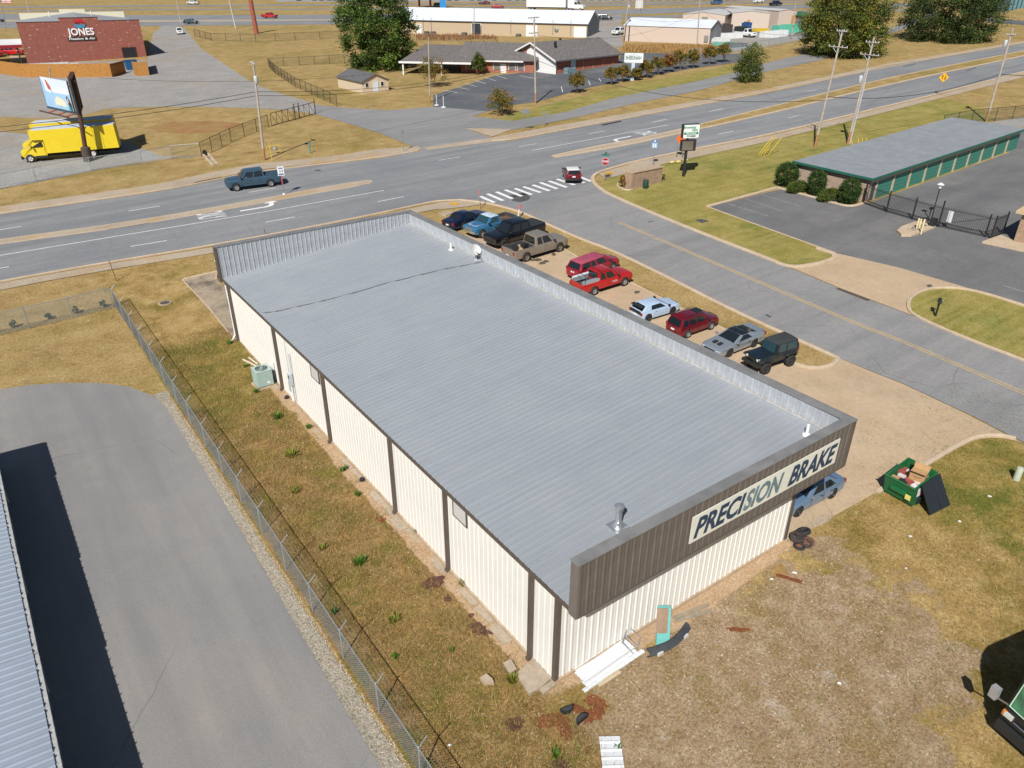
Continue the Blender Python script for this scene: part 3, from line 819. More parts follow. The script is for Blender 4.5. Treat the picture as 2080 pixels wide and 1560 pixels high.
# louvred vents high on the left wall
slat = mat('vent_slat', (0.40, 0.39, 0.37), 0.5, var=0.05)
for (qa, qb) in [((629, 736), (650, 781)), ((919, 1012), (949, 1072))]:
    a, b = at_x(qa[0], qa[1], -0.05), at_x(qb[0], qb[1], -0.05)
    y0, y1 = min(a.y, b.y), max(a.y, b.y)
    z1 = 4.24; z0 = z1 - 1.05
    v = MB().box(-0.075, -0.041, y0, y1, z0, z0 + 0.05).box(-0.075, -0.041, y0, y1, z1 - 0.05, z1).box(-0.075, -0.041, y0, y0 + 0.06, z0 + 0.05, z1 - 0.05).box(-0.075, -0.041, y1 - 0.06, y1, z0 + 0.05, z1 - 0.05).build('vent', brown, shop)
    for i in range(14):
        z = z0 + 0.06 + i * (z1 - z0 - 0.13) / 14
        MB().add([(-0.046, y0 + .06, z + .055), (-0.046, y1 - .06, z + .055), (-0.07, y1 - .06, z), (-0.07, y0 + .06, z)], [(0, 1, 2, 3)]).build('slat', slat, v, fix=False)
# roof sheets
Y0, Y1, X0, X1 = -1.06, 33.32, -0.32, 13.06
rf = MB().hexa([(X0 + .03, Y0, roof_z(X0) - .12), (X1, Y0, roof_z(X1) - .12), (X1, Y1, roof_z(X1) - .12), (X0 + .03, Y1, roof_z(X0) - .12), (X0 + .03, Y0, roof_z(X0) - .012), (X1, Y0, roof_z(X1) - .012), (X1, Y1, roof_z(X1) - .012), (X0 + .03, Y1, roof_z(X0) - .012)]).build('roof', roofm, shop)
npan = 38; pw = (Y1 - Y0) / npan
sl = Vector((X1 - X0, 0, roof_z(X1) - roof_z(X0)))
pm = sheet_mesh('roof_panel', ribbed(pw, 1, depth=0.045, base=0.085, top=0.035, minor=True), (0, 1, 0), (0, 0, 1), sl, roofm)
for i in range(npan):
    put('roof_panel', pm, rf, (X0, Y0 + i * pw, roof_z(X0)))
sc = MB()
rs = random.Random(3)
for k in range(9):
    x = 0.1 + k * 1.58
    for i in range(npan * 3):
        y = Y0 + (i + 0.62) * pw / 3 + rs.uniform(-.01, .01)
        if rs.random() < 0.8:
            z = roof_z(x) + 0.004; r = 0.016
            sc.add([(x - r, y - r, z), (x + r, y - r, z), (x + r, y + r, z), (x - r, y + r, z), (x, y, z + 0.016)], [(0, 1, 4), (1, 2, 4), (2, 3, 4), (3, 0, 4)])
o = sc.build('screw', mat('screw_heads', (0.24, 0.25, 0.26), 0.5, 0.3, 0), rf); o['kind'] = 'stuff'
# parapets: front fascia, right, far
FX0, FX1, FY = -0.487, 13.416, -1.40
fas = MB().box(FX0 + .01, FX1 - .01, FY + 0.04, -1.075, 4.50, 6.54).build('fascia', brownp, shop)
npan = 15; pw = (FX1 - FX0 - 0.16) / npan
pm = sheet_mesh('fascia_panel', ribbed(pw, 1, depth=0.034, base=0.10, top=0.05), (1, 0, 0), (0, -1, 0), (0, 0, 2.06), brownp)
for i in range(npan):
    put('fascia_panel', pm, fas, (FX0 + 0.08 + i * pw, FY + 0.036, 4.48))
MB().box(FX0, FX0 + 0.085, FY - 0.01, -1.07, 4.44, 6.55).build('fascia_trim', mat('brown_corner_trim', (0.16, 0.135, 0.118), .55, var=.1), shop)
MB().box(FX1 - 0.085, FX1, FY - 0.01, -1.07, 4.44, 6.55).build('fascia_trim', brown, shop)
MB().box(FX0 + 0.085, FX1 - 0.085, FY - 0.012, FY + 0.10, 4.42, 4.49).build('fascia_trim', brown, shop)
MB().box(FX0 - 0.02, FX1 + 0.01, FY - 0.03, -1.03, 6.55, 6.605).build('cap', capm, shop)
rp = MB().box(13.09, FX1, -1.03, YB - 0.3, 4.44, 6.55).build('parapet', brownp, shop)
MB().box(13.0, FX1 + 0.012, -1.028, 33.27, 6.552, 6.607).build('cap', capm, shop)
n2 = 38; pw = (33.3 + 1.06) / n2
pm = sheet_mesh('parapet_panel', ribbed(pw, 1, depth=0.03, base=0.08, top=0.035), (0, 1, 0), (-1, 0, 0), (0, 0, 6.55 - roof_z(13.0) + 0.02), galv)
for i in range(n2):
    put('parapet_panel', pm, rp, (13.085, -1.06 + i * pw, roof_z(13.0) - 0.02))
MB().box(12.98, 13.06, -1.0, 33.3, roof_z(13) + 0.0, roof_z(13) + 0.06).build('flashing', mat('pale_flashing', (0.42, 0.41, 0.38), 0.6, 0.1, 0.2, 2), shop)
fp = MB().box(FX0 + 0.05, 13.08, 33.34, 33.66, 4.40, 6.55).build('parapet', brownp, shop)
MB().box(FX0, FX1 + 0.012, 33.28, 33.70, 6.554, 6.609).build('cap', capm, shop)
n3 = 15; pw = (13.08 - FX0 - 0.1) / n3
for i in range(n3):
    x0 = FX0 + 0.1 + i * pw
    zb = roof_z(x0) - 0.02
    put('parapet_panel', sheet_mesh('parapet_panel', ribbed(pw, 1, depth=0.035, base=0.09, top=0.04), (1, 0, 0), (0, -1, 0), (0, 0, 6.55 - zb), galv), fp, (x0, 33.335, zb))
MB().box(FX0 - .01, FX0 + 0.1, 33.26, 33.68, 4.30, 6.553).build('corner_trim', brown, shop)
# sign board
a, b, c, d = [at_y(*p, FY - 0.03) for p in ((1408.7, 1053), (1707.6, 889), (1695, 940), (1399, 1105.5))]
sx0, sx1 = (a.x + d.x) / 2, (b.x + c.x) / 2
sz0, sz1 = (c.z + d.z) / 2, (a.z + b.z) / 2
signboard = MB().box(sx0, sx1, FY - 0.035, FY - 0.002, sz0, sz1).build('sign_board', mat('sign_cream', (0.66, 0.655, 0.57), 0.5, var=0.05, scale=1.0), shop)
navy = mat('sign_navy', (0.022, 0.045, 0.085), 0.6, var=0.4, scale=5)
navy2 = mat('sign_faded_navy', (0.13, 0.19, 0.21), 0.6, var=0.3, scale=5)
sw, sh = sx1 - sx0, sz1 - sz0
def sign_word(s, u0, u1, m):
    me = text_mesh('lettering', s, 1.0, m, 0.006, 0.03, 0.0)
    xs = [v.co.x for v in me.vertices]; ys = [v.co.y for v in me.vertices]
    kx = (u1 - u0) * sw / (max(xs) - min(xs)); ky = sh * 0.76 / (max(ys) - min(ys))
    mx, my = (max(xs) + min(xs)) / 2, (max(ys) + min(ys)) / 2
    for v in me.vertices:
        vy = (v.co.y - my) * ky
        v.co.x = (v.co.x - mx) * kx + vy * 0.22
        v.co.y = vy
    frame_at(put('lettering', me, signboard), (sx0 + (u0 + u1) / 2 * sw, FY - 0.045, (sz0 + sz1) / 2), (1, 0, 0), (0, 0, 1))
sign_word('PRECI', 0.03, 0.32, navy)
sign_word('SION', 0.335, 0.575, navy2)
sign_word('BRAKE', 0.645, 0.975, navy)
# things on the roof
fl = MB()
galv2 = mat('galvanised_flue', (0.50, 0.52, 0.55), 0.32, 0.7, 0.1, 6)
def on_roof(px):
    d = ray(*px)
    n = Vector((-0.0935, 0, 1.0)); k = 4.5 + 0.0935 * 0.3
    return CAM + d * ((k - CAM.dot(n)) / d.dot(n))
p = on_roof((1255, 1070))
t = root('exhaust_flue', p, 'galvanised exhaust flue with round cap on the shop roof', 'flue')
MB().box(-0.3, 0.3, -0.3, 0.3, 0.0, 0.045).build('base_plate', galv2, t)
MB().lathe([(0.23, 0.04), (0.15, 0.14), (0.125, 0.22), (0.125, 0.24)]).build('storm_collar', galv2, t, 40)
MB().lathe([(0.115, 0.2), (0.115, 0.72), (0.15, 0.74), (0.15, 0.84), (0.12, 0.85)]).build('pipe', galv2, t, 40)
MB().lathe([(0.17, 0.87), (0.19, 0.88), (0.18, 0.91), (0.02, 0.98)]).build('cap', galv2, t, 40)
for (px, top, lb) in [((916, 508), (914, 494), 'white vent pipe on the shop roof near the far parapet'), ((1638, 884), (1644, 863), 'white vent pipe on the shop roof behind the sign fascia')]:
    p = on_roof(px); h = Hh(p, top)
    t = root('vent_pipe', p, lb, 'pipe')
    MB().lathe([(0.17, 0.0), (0.16, 0.05), (0.09, 0.08), (0.075, 0.1)], n=12).build('boot', white_plastic, t, 40)
    MB().lathe([(0.065, 0.05), (0.065, max(.45, h)), (0.05, max(.45, h))], n=12).build('pipe', white_plastic, t, 40)
p = on_roof((984, 524))
t = root('satellite_dish', (12.72, p.y, roof_z(12.72)), 'small satellite dish beside the inner face of the right parapet', 'satellite dish')
dm = mat('dish_grey', (0.55, 0.55, 0.54), 0.5, var=0.06)
dsh = MB().lathe([(0.02, -0.09), (0.18, -0.06), (0.30, 0.0), (0.36, 0.05), (0.355, 0.06), (0.29, 0.012), (0.02, -0.075)], n=20).build('dish', dm, t, 50)
dsh.location = (-0.05, 0, 0.72); dsh.rotation_euler = (R(50), R(-25), R(20))
MB().tube([(0.0, 0, 0.0), (0.0, 0.0, 0.5), (-0.05, 0.02, 0.68)], 0.025, 6).box(-.12, .12, -.12, .12, 0.03, .05).build('mast', dm, t)
MB().tube([(-0.05, -0.1, 0.62), (-0.15, -0.5, 0.60)], 0.016, 5).box(-.19, -.11, -.56, -.48, .56, .64).build('feed_arm', mat('dark_plastic', (0.02, 0.022, 0.025), .6, var=0), t)
pts = [on_roof(q) for q in [(532, 637), (560, 634), (600, 625), (640, 616), (690, 604), (740, 590), (785, 576)]]
pts2 = [on_roof(q) for q in [(820, 568), (860, 558), (910, 546), (950, 539), (983, 532)]]
o = MB().tube([(q.x, q.y, q.z + 0.045) for q in pts + pts2], 0.013, 5).build('roof_cable', mat('black_cable', (0.015, 0.015, 0.016), .6, var=0))
tag(o, 'thin black cable lying across the shop roof to the dish', 'cable')
q0 = on_roof((452, 553))
o = MB().tube([(q0.x + .1, q0.y - .2, q0.z + .06), (q0.x - .25, q0.y + .35, q0.z + .75)], 0.05, 6).build('loose_pipe', white_plastic)
tag(o, 'white pipe leaning on the far parapet at the roof corner', 'pipe')
# services on the left wall
grey_box = mat('meter_box_grey', (0.50, 0.55, 0.58), 0.45, 0.2, 0.08)
mp = at_x(585, 735, -0.12)
t = root('electric_meter', (-0.05, mp.y, 0), 'grey electric meter boxes with conduits on the left wall', 'meter')
MB().box(-0.18, 0.0, -0.16, 0.16, 1.25, 1.95).build('meter_box', grey_box, t)
MB().lathe([(0.09, -0.0), (0.09, 0.09), (0.02, 0.11)], c=(-0.18, 0, 1.75), axis='x', n=12).build('meter', mat('meter_glass', (0.10, 0.12, 0.15), .15, var=0), t).rotation_euler = (0, 0, 0)
MB().box(-0.14, 0.0, 0.10, 0.36, 0.75, 1.2).build('switch_box', grey_box, t)
MB().tube([(-0.08, 0.1, 1.95), (-0.08, 0.1, 4.1)], 0.022, 6).build('conduit', grey_box, t)
MB().tube([(-0.08, -0.3, 0.3), (-0.08, -0.3, 3.3)], 0.02, 6).build('conduit', grey_box, t)
MB().tube([(-0.08, 0.2, 0.1), (-0.08, 0.2, 0.8)], 0.03, 6).tube([(-0.08, 0, 0.1), (-0.08, 0, 1.3)], 0.03, 6).build('conduit', white_plastic, t)
ap = at_x(690 / 4 + 380, 560 / 4 + 600, -0.1)
t = root('disconnect_box', (-0.05, ap.y, 0), 'small white switch box on the left wall behind the condenser', 'switch box')
MB().box(-0.13, 0.0, -0.12, 0.12, 0.85, 1.3).build('box', white_plastic, t)
MB().tube([(-0.08, 0.0, 0.85), (-0.12, 0.05, 0.5), (-0.3, 0.12, 0.3)], 0.02, 6).build('conduit', mat('black_cable2', (0.02, 0.02, 0.02), .6, var=0), t)
# condenser on its pad
g = G(527, 787)
green_ac = mat('condenser_green', (0.36, 0.48, 0.44), 0.45, 0.1, 0.06)
t = root('condenser', (g.x + .32, g.y + .12, 0), 'pale green air conditioning condenser on a concrete pad by the left wall', 'air conditioner')
a_ = 0.46
MB().box(-0.58, 0.60, -0.58, 0.58, -0.05, 0.10).build('pad', found, t)
body = MB().box(-a_, a_, -a_, a_, 0.16, 1.08).build('cabinet', green_ac, t)
MB().box(-a_ - .015, a_ + .015, -a_ - .015, a_ + .015, 1.08, 1.13).build('top_panel', green_ac, t)
MB().lathe([(0.36, 0), (0.36, 0.012), (0.02, 0.012)], c=(0, 0, 1.132), n=24).build('fan_opening', mat('fan_black', (0.02, 0.022, 0.024), .5, var=0), t)
for r in (0.12, 0.2, 0.28, 0.355):
    MB().tube([(r * math.cos(k * math.pi / 12), r * math.sin(k * math.pi / 12), 1.165) for k in range(25)], 0.008, 4, cap=False).build('guard_ring', green_ac, t)
MB().lathe([(0.09, 1.13), (0.09, 1.16), (0.03, 1.175)], n=12).build('fan_hub', galv2, t)
for i in range(9):
    z = 0.22 + i * 0.09
    MB().box(-a_ - .008, -a_ + .002, -a_ + .05, a_ - .05, z, z + .035).box(-a_ + .05, a_ - .05, -a_ - .008, -a_ + .002, z, z + .035).build('louvre', green_ac, t)
MB().box(.1, .26, -a_ - .012, -a_ - .001, .3, .42).build('badge', white_plastic, t)
# ---------------------------------------------------------------- vehicles
tyre_m = mat('tyre_rubber', (0.022, 0.022, 0.023), 0.85, var=0.2, scale=6)
rim_m = mat('alloy_rim', (0.42, 0.43, 0.44), 0.35, 0.6, 0.1)
rim_dark = mat('dark_rim', (0.04, 0.042, 0.045), 0.45, 0.3, 0.1)
chrome = mat('chrome', (0.6, 0.61, 0.62), 0.15, 0.9, 0.03)
trim_b = mat('black_trim', (0.018, 0.019, 0.02), 0.6, var=0.1)
under = mat('underbody', (0.01, 0.01, 0.01), 0.9, var=0)
glass = glass_mat('tinted_glass')
glass_b = glass_mat('blue_tinted_glass', (0.02, 0.05, 0.065))
lamp_w = mat('headlamp', (0.62, 0.63, 0.62), 0.12, 0.2, 0.05)
lamp_r = mat('taillamp', (0.22, 0.012, 0.015), 0.15, var=0.1)
plate_m = mat('number_plate', (0.68, 0.68, 0.66), 0.5, var=0.05)
bed_m = mat('bed_liner', (0.05, 0.05, 0.052), 0.8, var=0.3)
WHEELS = {}
def wheel_meshes(r, wdt, rim):
    key = (round(r, 3), round(wdt, 3), rim.name)
    if key not in WHEELS:
        tw = wdt / 2
        ty = MB().lathe([(r * .6, -tw), (r * .92, -tw), (r, -tw * .7), (r, tw * .7), (r * .92, tw), (r * .6, tw)], axis='y', n=20, cap=False).mesh('tyre', tyre_m, 50)
        b = MB().lathe([(r * .63, -tw * .8), (r * .64, tw * .86), (r * .6, tw * .92), (r * .56, tw * .6), (r * .2, tw * .5), (r * .16, tw * .8), (.01, tw * .82)], axis='y', n=20)
        for k in range(5):
            a = 2 * math.pi * k / 5
            ca, sa = math.cos(a), math.sin(a)
            n_, o_ = (-sa, ca), r * .065
            p0, p1 = r * .14, r * .58
            b.add([(ca * p0 + n_[0] * o_, tw * .8, sa * p0 + n_[1] * o_), (ca * p0 - n_[0] * o_, tw * .8, sa * p0 - n_[1] * o_), (ca * p1 - n_[0] * o_, tw * .86, sa * p1 - n_[1] * o_), (ca * p1 + n_[0] * o_, tw * .86, sa * p1 + n_[1] * o_)], [(0, 1, 2, 3), (3, 2, 1, 0)])
        WHEELS[key] = (ty, b.mesh('rim', rim, 40))
    return WHEELS[key]
def interp(tab, x):
    if x <= tab[0][0]:
        return tab[0][1]
    for (a, va), (b, vb) in zip(tab[:-1], tab[1:]):
        if x <= b:
            t = (x - a) / (b - a) if b > a else 1
            return va + (vb - va) * t
    return tab[-1][1]
def vehicle(name, label, cat, S, body_m, roof_m=None, group=None, lod=0):
    """S: L, W, wb, fo (front overhang), r (tyre radius), sill, top=[(x from the front, height)], shoulder,
    cab = dict(rb, rt, ft, fb: rear base, rear top, front top, front base as distance from the front; h: roof height; tw: roof half-width factor),
    pillars: list of (u0, u1) windows along the side, bed = (x0, x1, floor) for a pickup"""
    t = root(name, (0, 0, 0), label, cat, group=group)
    L, W, wb, fo, r = S['L'], S['W'], S['wb'], S['fo'], S['r']
    X = lambda d: L / 2 - d                     # distance from the nose -> local x
    xf, xr = X(fo), X(fo + wb)
    hw = W / 2
    sill, top = S['sill'], S['top']
    sh = S['shoulder']
    ra = r * S.get('arch', 1.18)
    ds = set([0.0, 0.06, 0.16, 0.35, L - 0.35, L - 0.16, L - 0.06, L])
    st = 0.22 if lod == 0 else 0.5
    for i in range(int(L / st) + 1):
        ds.add(round(i * st, 3))
    for wx in (fo, fo + wb):
        for k in range(-4, 5):
            ds.add(round(wx + ra * math.sin(k * math.pi / 8), 4))
    bed = S.get('bed')
    if bed:
        ds |= {bed[0], bed[0] + .02, bed[1], bed[1] - .02}
    for p in top:
        ds.add(p[0])
    ds = sorted(d for d in ds if 0 <= d <= L)
    rows, isbed = [], []
    for d in ds:
        x = X(d)
        e = min(d, L - d)
        tap = S.get('taper', 0.12)
        pl = 1 - tap * max(0, 1 - e / 0.45) ** 2 - 0.02 * max(0, 1 - e / 1.2)
        h = hw * pl
        z0 = sill + 0.10 * max(0, 1 - e / 0.3)
        for wx in (xf, xr):
            q = abs(x - wx)
            if q < ra:
                z0 = max(z0, r + math.sqrt(max(0, ra * ra - q * q)) * 0.98)
        zt = interp(top, d)
        zs = min(interp(sh, d) if isinstance(sh, list) else sh, zt - 0.03)
        zm = z0 + (zs - z0) * 0.55
        inb = bed and bed[0] + .01 < d < bed[1] - .01
        if inb:
            fl = bed[2]
            sec = [(h * .95, z0), (h, zm), (h * .985, zs), (h * .955, zt), (h * .90, zt), (h * .89, fl), (h * .45, fl), (0, fl)]
        else:
            cr = S.get('crown', 0.035)
            sec = [(h * .95, z0), (h, zm), (h * .975, zs), (h * .90, zt), (h * .82, zt + cr * .35), (h * .55, zt + cr * .8), (h * .3, zt + cr), (0, zt + cr)]
        rows.append([(x, y, z) for (y, z) in sec])
        isbed.append(bool(inb))
    b = MB()
    n = 8
    vs = []
    for sec in rows:
        vs += sec + [(x, -y, z) for (x, y, z) in sec[-2::-1]]
    m = 2 * n - 1
    fs, ms = [], []
    for i in range(len(rows) - 1):
        for j in range(m - 1):
            fs.append((i * m + j, i * m + j + 1, (i + 1) * m + j + 1, (i + 1) * m + j))
            ms.append(1 if (isbed[i] or isbed[i + 1]) and bed and 4 <= j <= m - 6 else 0)
    for f_, mi in zip(fs, ms):
        pass
    o = len(b.v)
    b.v += vs
    b.f += fs + [tuple(range(m)), tuple((len(rows) - 1) * m + j for j in range(m))]
    b.m += ms + [0, 0]
    cab = S['cab']
    zb = cab.get('zb', interp(top, cab['fb']) - 0.03)
    zr = cab['h']
    bw, tw = hw * cab.get('bw', .93), hw * cab['tw']
    x0, x1, x2, x3 = X(cab['rb']), X(cab['rt']), X(cab['ft']), X(cab['fb'])
    zb0 = cab.get('zbr', zb)
    # cabin: rounded frustum built by rings
    bs = [(x0, bw * .96, zb0), (x3, bw * .97, zb)]
    ring = lambda xr_, xf_, w_, zz, zf: [(xr_, -w_ * .9, zz), (xr_ + .04, -w_, zz), (xf_ - .06, -w_, zf), (xf_, -w_ * .82, zf), (xf_ + .03, 0, zf), (xf_, w_ * .82, zf), (xf_ - .06, w_, zf), (xr_ + .04, w_, zz), (xr_, w_ * .9, zz), (xr_ - .02, 0, zz)]
    k1 = 0.86
    lerp = lambda a, c, u: a + (c - a) * u
    r0 = ring(x0, x3, bw, zb0, zb)
    r1 = ring(lerp(x0, x1, .9), lerp(x3, x2, .9), lerp(bw, tw, .9), lerp(zb0, zr, .9), lerp(zb, zr, .9))
    r2 = ring(lerp(x0, x1, 1) + .05, lerp(x3, x2, 1) - .06, tw * .95, zr - .012, zr - .02)
    r3 = ring(x1 + .35 * (x2 - x1), x2 - .35 * (x2 - x1), tw * .5, zr + .025, zr + .025)
    q = 10
    cv = r0 + r1 + r2 + r3
    cf = []
    cm = []
    for lv in range(3):
        for j in range(q):
            cf.append((lv * q + j, lv * q + (j + 1) % q, (lv + 1) * q + (j + 1) % q, (lv + 1) * q + j))
            cm.append(2 if lv >= 1 else 0)
    cf.append(tuple(3 * q + j for j in range(q))); cm.append(2)
    oo = len(b.v)
    b.v += cv
    b.f += [tuple(i + oo for i in f_) for f_ in cf]
    b.m += cm
    b.build('body', [body_m, S.get('bed_m', bed_m), roof_m or body_m], t, 32)
    MB().box(X(L - .25), X(.25), -hw * .72, hw * .72, sill - .02, min(interp(top, L * .5), interp(top, .6)) - .1 if not bed else bed[2] - .02).build('underbody', under, t)
    # glass
    gm = S.get('glass', glass)
    def cpt(u, v, side):
        """u along the cabin side 0 rear..1 front, v 0 belt..1 roof"""
        xr_, xf_ = lerp(x0, x1, v) + .04, lerp(x3, x2, v) - .06
        zz = lerp(lerp(zb0, zr, v), lerp(zb, zr, v), u)
        return Vector((lerp(xr_, xf_, u), side * (lerp(bw, tw, v) + .008), zz))
    v0, v1 = S.get('gv', (0.08, 0.84))
    for (u0, u1) in S['side']:
        for s_ in (-1, 1):
            pr = [cpt(u0, v0, s_), cpt(u1, v0, s_), cpt(u1, v1, s_), cpt(u0, v1, s_)]
            MB().add(pr, [(0, 1, 2, 3)]).build('side_window', gm, t)
    def endglass(nm, xa, xb, za, wa, wb_, out, va=.06, vb=.9):
        f = lambda v, s_: Vector((lerp(xa, xb, v) + out * .03, s_ * lerp(wa, wb_, v), lerp(za, zr, v) + .004))
        fm = lambda v: Vector((lerp(xa, xb, v) + out * .055, 0, lerp(za, zr, v) + .008))
        MB().add([f(va, -1), fm(va), f(va, 1), f(vb, 1), fm(vb), f(vb, -1)], [(0, 1, 4, 5), (1, 2, 3, 4)]).build(nm, gm, t)
    endglass('windshield', x3, x2, zb, bw * .84, tw * .82, 1)
    if S.get('rearglass', True):
        endglass('rear_window', x0, x1, zb0, bw * .82, tw * .78, -1, *S.get('rgv', (.1, .88)))
    # wheels
    ty, rm = wheel_meshes(r, S.get('tw', .22), S.get('rim', rim_m))
    for wx in (xf, xr):
        for s_ in (-1, 1):
            wo = bpy.data.objects.new('wheel', None); wo.empty_display_size = .1
            col.objects.link(wo); wo.parent = t
            wo.location = (wx, s_ * (hw - S.get('tw', .22) / 2 + S.get('wout', -.02)), r)
            if s_ < 0:
                wo.rotation_euler.z = math.pi
            put('tyre', ty, wo); put('rim', rm, wo)
    # lamps, bumpers, plate
    zt0, ztl = interp(top, .1), interp(top, L - .1)
    hz = S.get('lampz', zt0 - .16)
    fb_m = S.get('bumper_m', body_m)
    for s_ in (-1, 1):
        MB().hexa([(X(.34), s_ * hw * .60, hz - .07), (X(.03), s_ * hw * .60, hz - .07), (X(.10), s_ * hw * .90, hz - .07), (X(.36), s_ * hw * .955, hz - .07), (X(.34), s_ * hw * .60, hz + .06), (X(.05), s_ * hw * .60, hz + .06), (X(.12), s_ * hw * .89, hz + .06), (X(.38), s_ * hw * .945, hz + .06)]).build('headlight', lamp_w, t)
        tz = S.get('tailz', ztl - .2)
        MB().box(X(L) - .012, X(L - .10), s_ * hw * .70 if s_ > 0 else -hw * .90, s_ * hw * .90 if s_ > 0 else -hw * .70, tz - .12, tz + .12).build('taillight', lamp_r, t)
    bz = S.get('bumpz', sill + .2)
    def bumper(xc, sgn, nm):
        b_ = MB()
        p = [(xc - sgn * .28, -hw * .97), (xc - sgn * .02, -hw * .86), (xc + sgn * .05, -hw * .5), (xc + sgn * .06, 0), (xc + sgn * .05, hw * .5), (xc - sgn * .02, hw * .86), (xc - sgn * .28, hw * .97), (xc - sgn * .3, hw * .8), (xc - sgn * .3, -hw * .8)]
        b_.prism(p, bz - .12, bz + .10)
        b_.build(nm, fb_m, t, 40)
    bumper(X(0), 1, 'front_bumper'); bumper(X(L), -1, 'rear_bumper')
    MB().box(X(0) - .02, X(0) + .035, -hw * .5, hw * .5, hz - .12, hz + .06).build('grille', S.get('grille_m', trim_b), t)
    if lod == 0:
        MB().box(X(L) - .065 if S.get('plate', 'b') == 'b' else X(L) - .02, X(L) + .0, -.17, .17, S.get('platez', bz + .16), S.get('platez', bz + .16) + .12).build('plate', plate_m, t)
        xm = lerp(x3, x2, .12) - .1
        for s_ in (-1, 1):
            MB().hexa([(xm - .06, s_ * (hw * .95), zb + .06), (xm + .10, s_ * (hw * .95), zb + .05), (xm + .06, s_ * (hw + .16), zb + .06), (xm - .05, s_ * (hw + .16), zb + .06), (xm - .06, s_ * hw * .95, zb + .19), (xm + .10, s_ * hw * .95, zb + .17), (xm + .06, s_ * (hw + .16), zb + .2), (xm - .05, s_ * (hw + .16), zb + .2)]).build('mirror', S.get('mirror_m', trim_b), t, 40)
        for (d0, d1) in S.get('doors', []):
            for s_ in (-1, 1):
                zs = interp(sh, (d0 + d1) / 2) if isinstance(sh, list) else sh
                zlo = sill + .06
                zm = sill + (zs - sill) * .55
                x_a, x_b = X(d1), X(d0)
                dpts = []
                for (yy, zz) in ((hw * .957, zlo), (hw * 1.004, zm), (hw * .981, zs)):
                    dpts += [(x_a, s_ * yy, zz), (x_b, s_ * yy, zz)]
                do = MB().add(dpts, [(0, 1, 3, 2), (2, 3, 5, 4)]).build('door', body_m, t)
                MB().box(x_a + .10, x_a + .26, s_ * hw * .99 - .012, s_ * hw * .99 + .022 * s_ + .012, zs - .10, zs - .065).build('handle', S.get('handle_m', trim_b), do)
                for xx in (x_a, x_b):
                    MB().add([(xx - .009, s_ * (hw * .957 + .004), zlo), (xx + .009, s_ * (hw * .957 + .004), zlo), (xx - .009, s_ * (hw * 1.004 + .004), zm), (xx + .009, s_ * (hw * 1.004 + .004), zm), (xx - .009, s_ * (hw * .981 + .004), zs), (xx + .009, s_ * (hw * .981 + .004), zs)], [(0, 1, 3, 2), (2, 3, 5, 4)]).build('seam', trim_b, do)
    return t
def by_wheels(t, S, front, rear, side, dz=0.02):
    """stand a vehicle so that its two wheels on one side touch the ground where they are seen"""
    f, q = G(*front), G(*rear)
    hd = math.atan2(f.y - q.y, f.x - q.x)
    sc_ = max(.78, min(1.05, (f - q).length / S['wb']))
    k = (S['W'] / 2 - S.get('tw', .22)) * sc_
    nx, ny = (math.sin(hd), -math.cos(hd)) if side == 'L' else (-math.sin(hd), math.cos(hd))
    cx, cy = (f.x + q.x) / 2 + nx * k, (f.y + q.y) / 2 + ny * k
    off = (S['L'] / 2 - S['fo'] - S['wb'] / 2) * sc_      # wheelbase centre ahead of the body centre
    cx -= math.cos(hd) * off; cy -= math.sin(hd) * off
    on_slope(t, cx, cy, hd, dz)
    t.scale = (sc_,) * 3
    return hd, cx, cy
def pickup(L=5.85, W=1.98, wb=3.63, fo=.95, r=.39, cabl='ext', H=1.88, hood=1.14, rail=1.22, **kw):
    fb = 1.45; ft = 2.05
    rt = {'reg': 3.0, 'ext': 3.45, 'crew': 3.95}[cabl]; rb = rt + .12
    S = dict(L=L, W=W, wb=wb, fo=fo, r=r, sill=.42, shoulder=hood - .12, crown=.04,
             top=[(0, hood - .22), (.12, hood - .06), (.5, hood - .02), (fb, hood + .02), (rb - .05, hood + .03), (rb + .08, rail), (L, rail)],
             cab=dict(rb=rb, rt=rt, ft=ft, fb=fb, h=H, tw=.74, bw=.92, zb=hood), bed=(rb + .16, L - .08, .78),
             side={'reg': [(.14, .80)], 'ext': [(.08, .36), (.42, .86)], 'crew': [(.06, .44), (.50, .88)]}[cabl],
             doors={'reg': [(1.55, 2.8)], 'ext': [(1.55, 2.65)], 'crew': [(1.55, 2.6), (2.66, 3.7)]}[cabl], lampz=hood - .2, tailz=rail - .25, bumpz=.62, taper=.07, tw=.26, platez=.6)
    S.update(kw)
    return S
def sedan(L=4.8, W=1.85, wb=2.8, fo=.95, r=.33, hood=.92, H=1.42, deck=.98, rb=4.2, rt=3.5, ft=2.35, fb=1.5, **kw):
    S = dict(L=L, W=W, wb=wb, fo=fo, r=r, sill=.26, shoulder=hood - .1, top=[(0, hood - .3), (.15, hood - .14), (.6, hood - .06), (fb, hood + .02), (rb, deck), (L - .1, deck - .05), (L, deck - .14)],
             cab=dict(rb=rb, rt=rt, ft=ft, fb=fb, h=H, tw=.70, zb=hood, zbr=deck - .02), side=[(.12, .46), (.52, .90)], doors=[(1.75, 2.75), (2.8, 3.6)], lampz=hood - .24, tailz=deck - .2, bumpz=.45, platez=.55)
    S.update(kw)
    return S
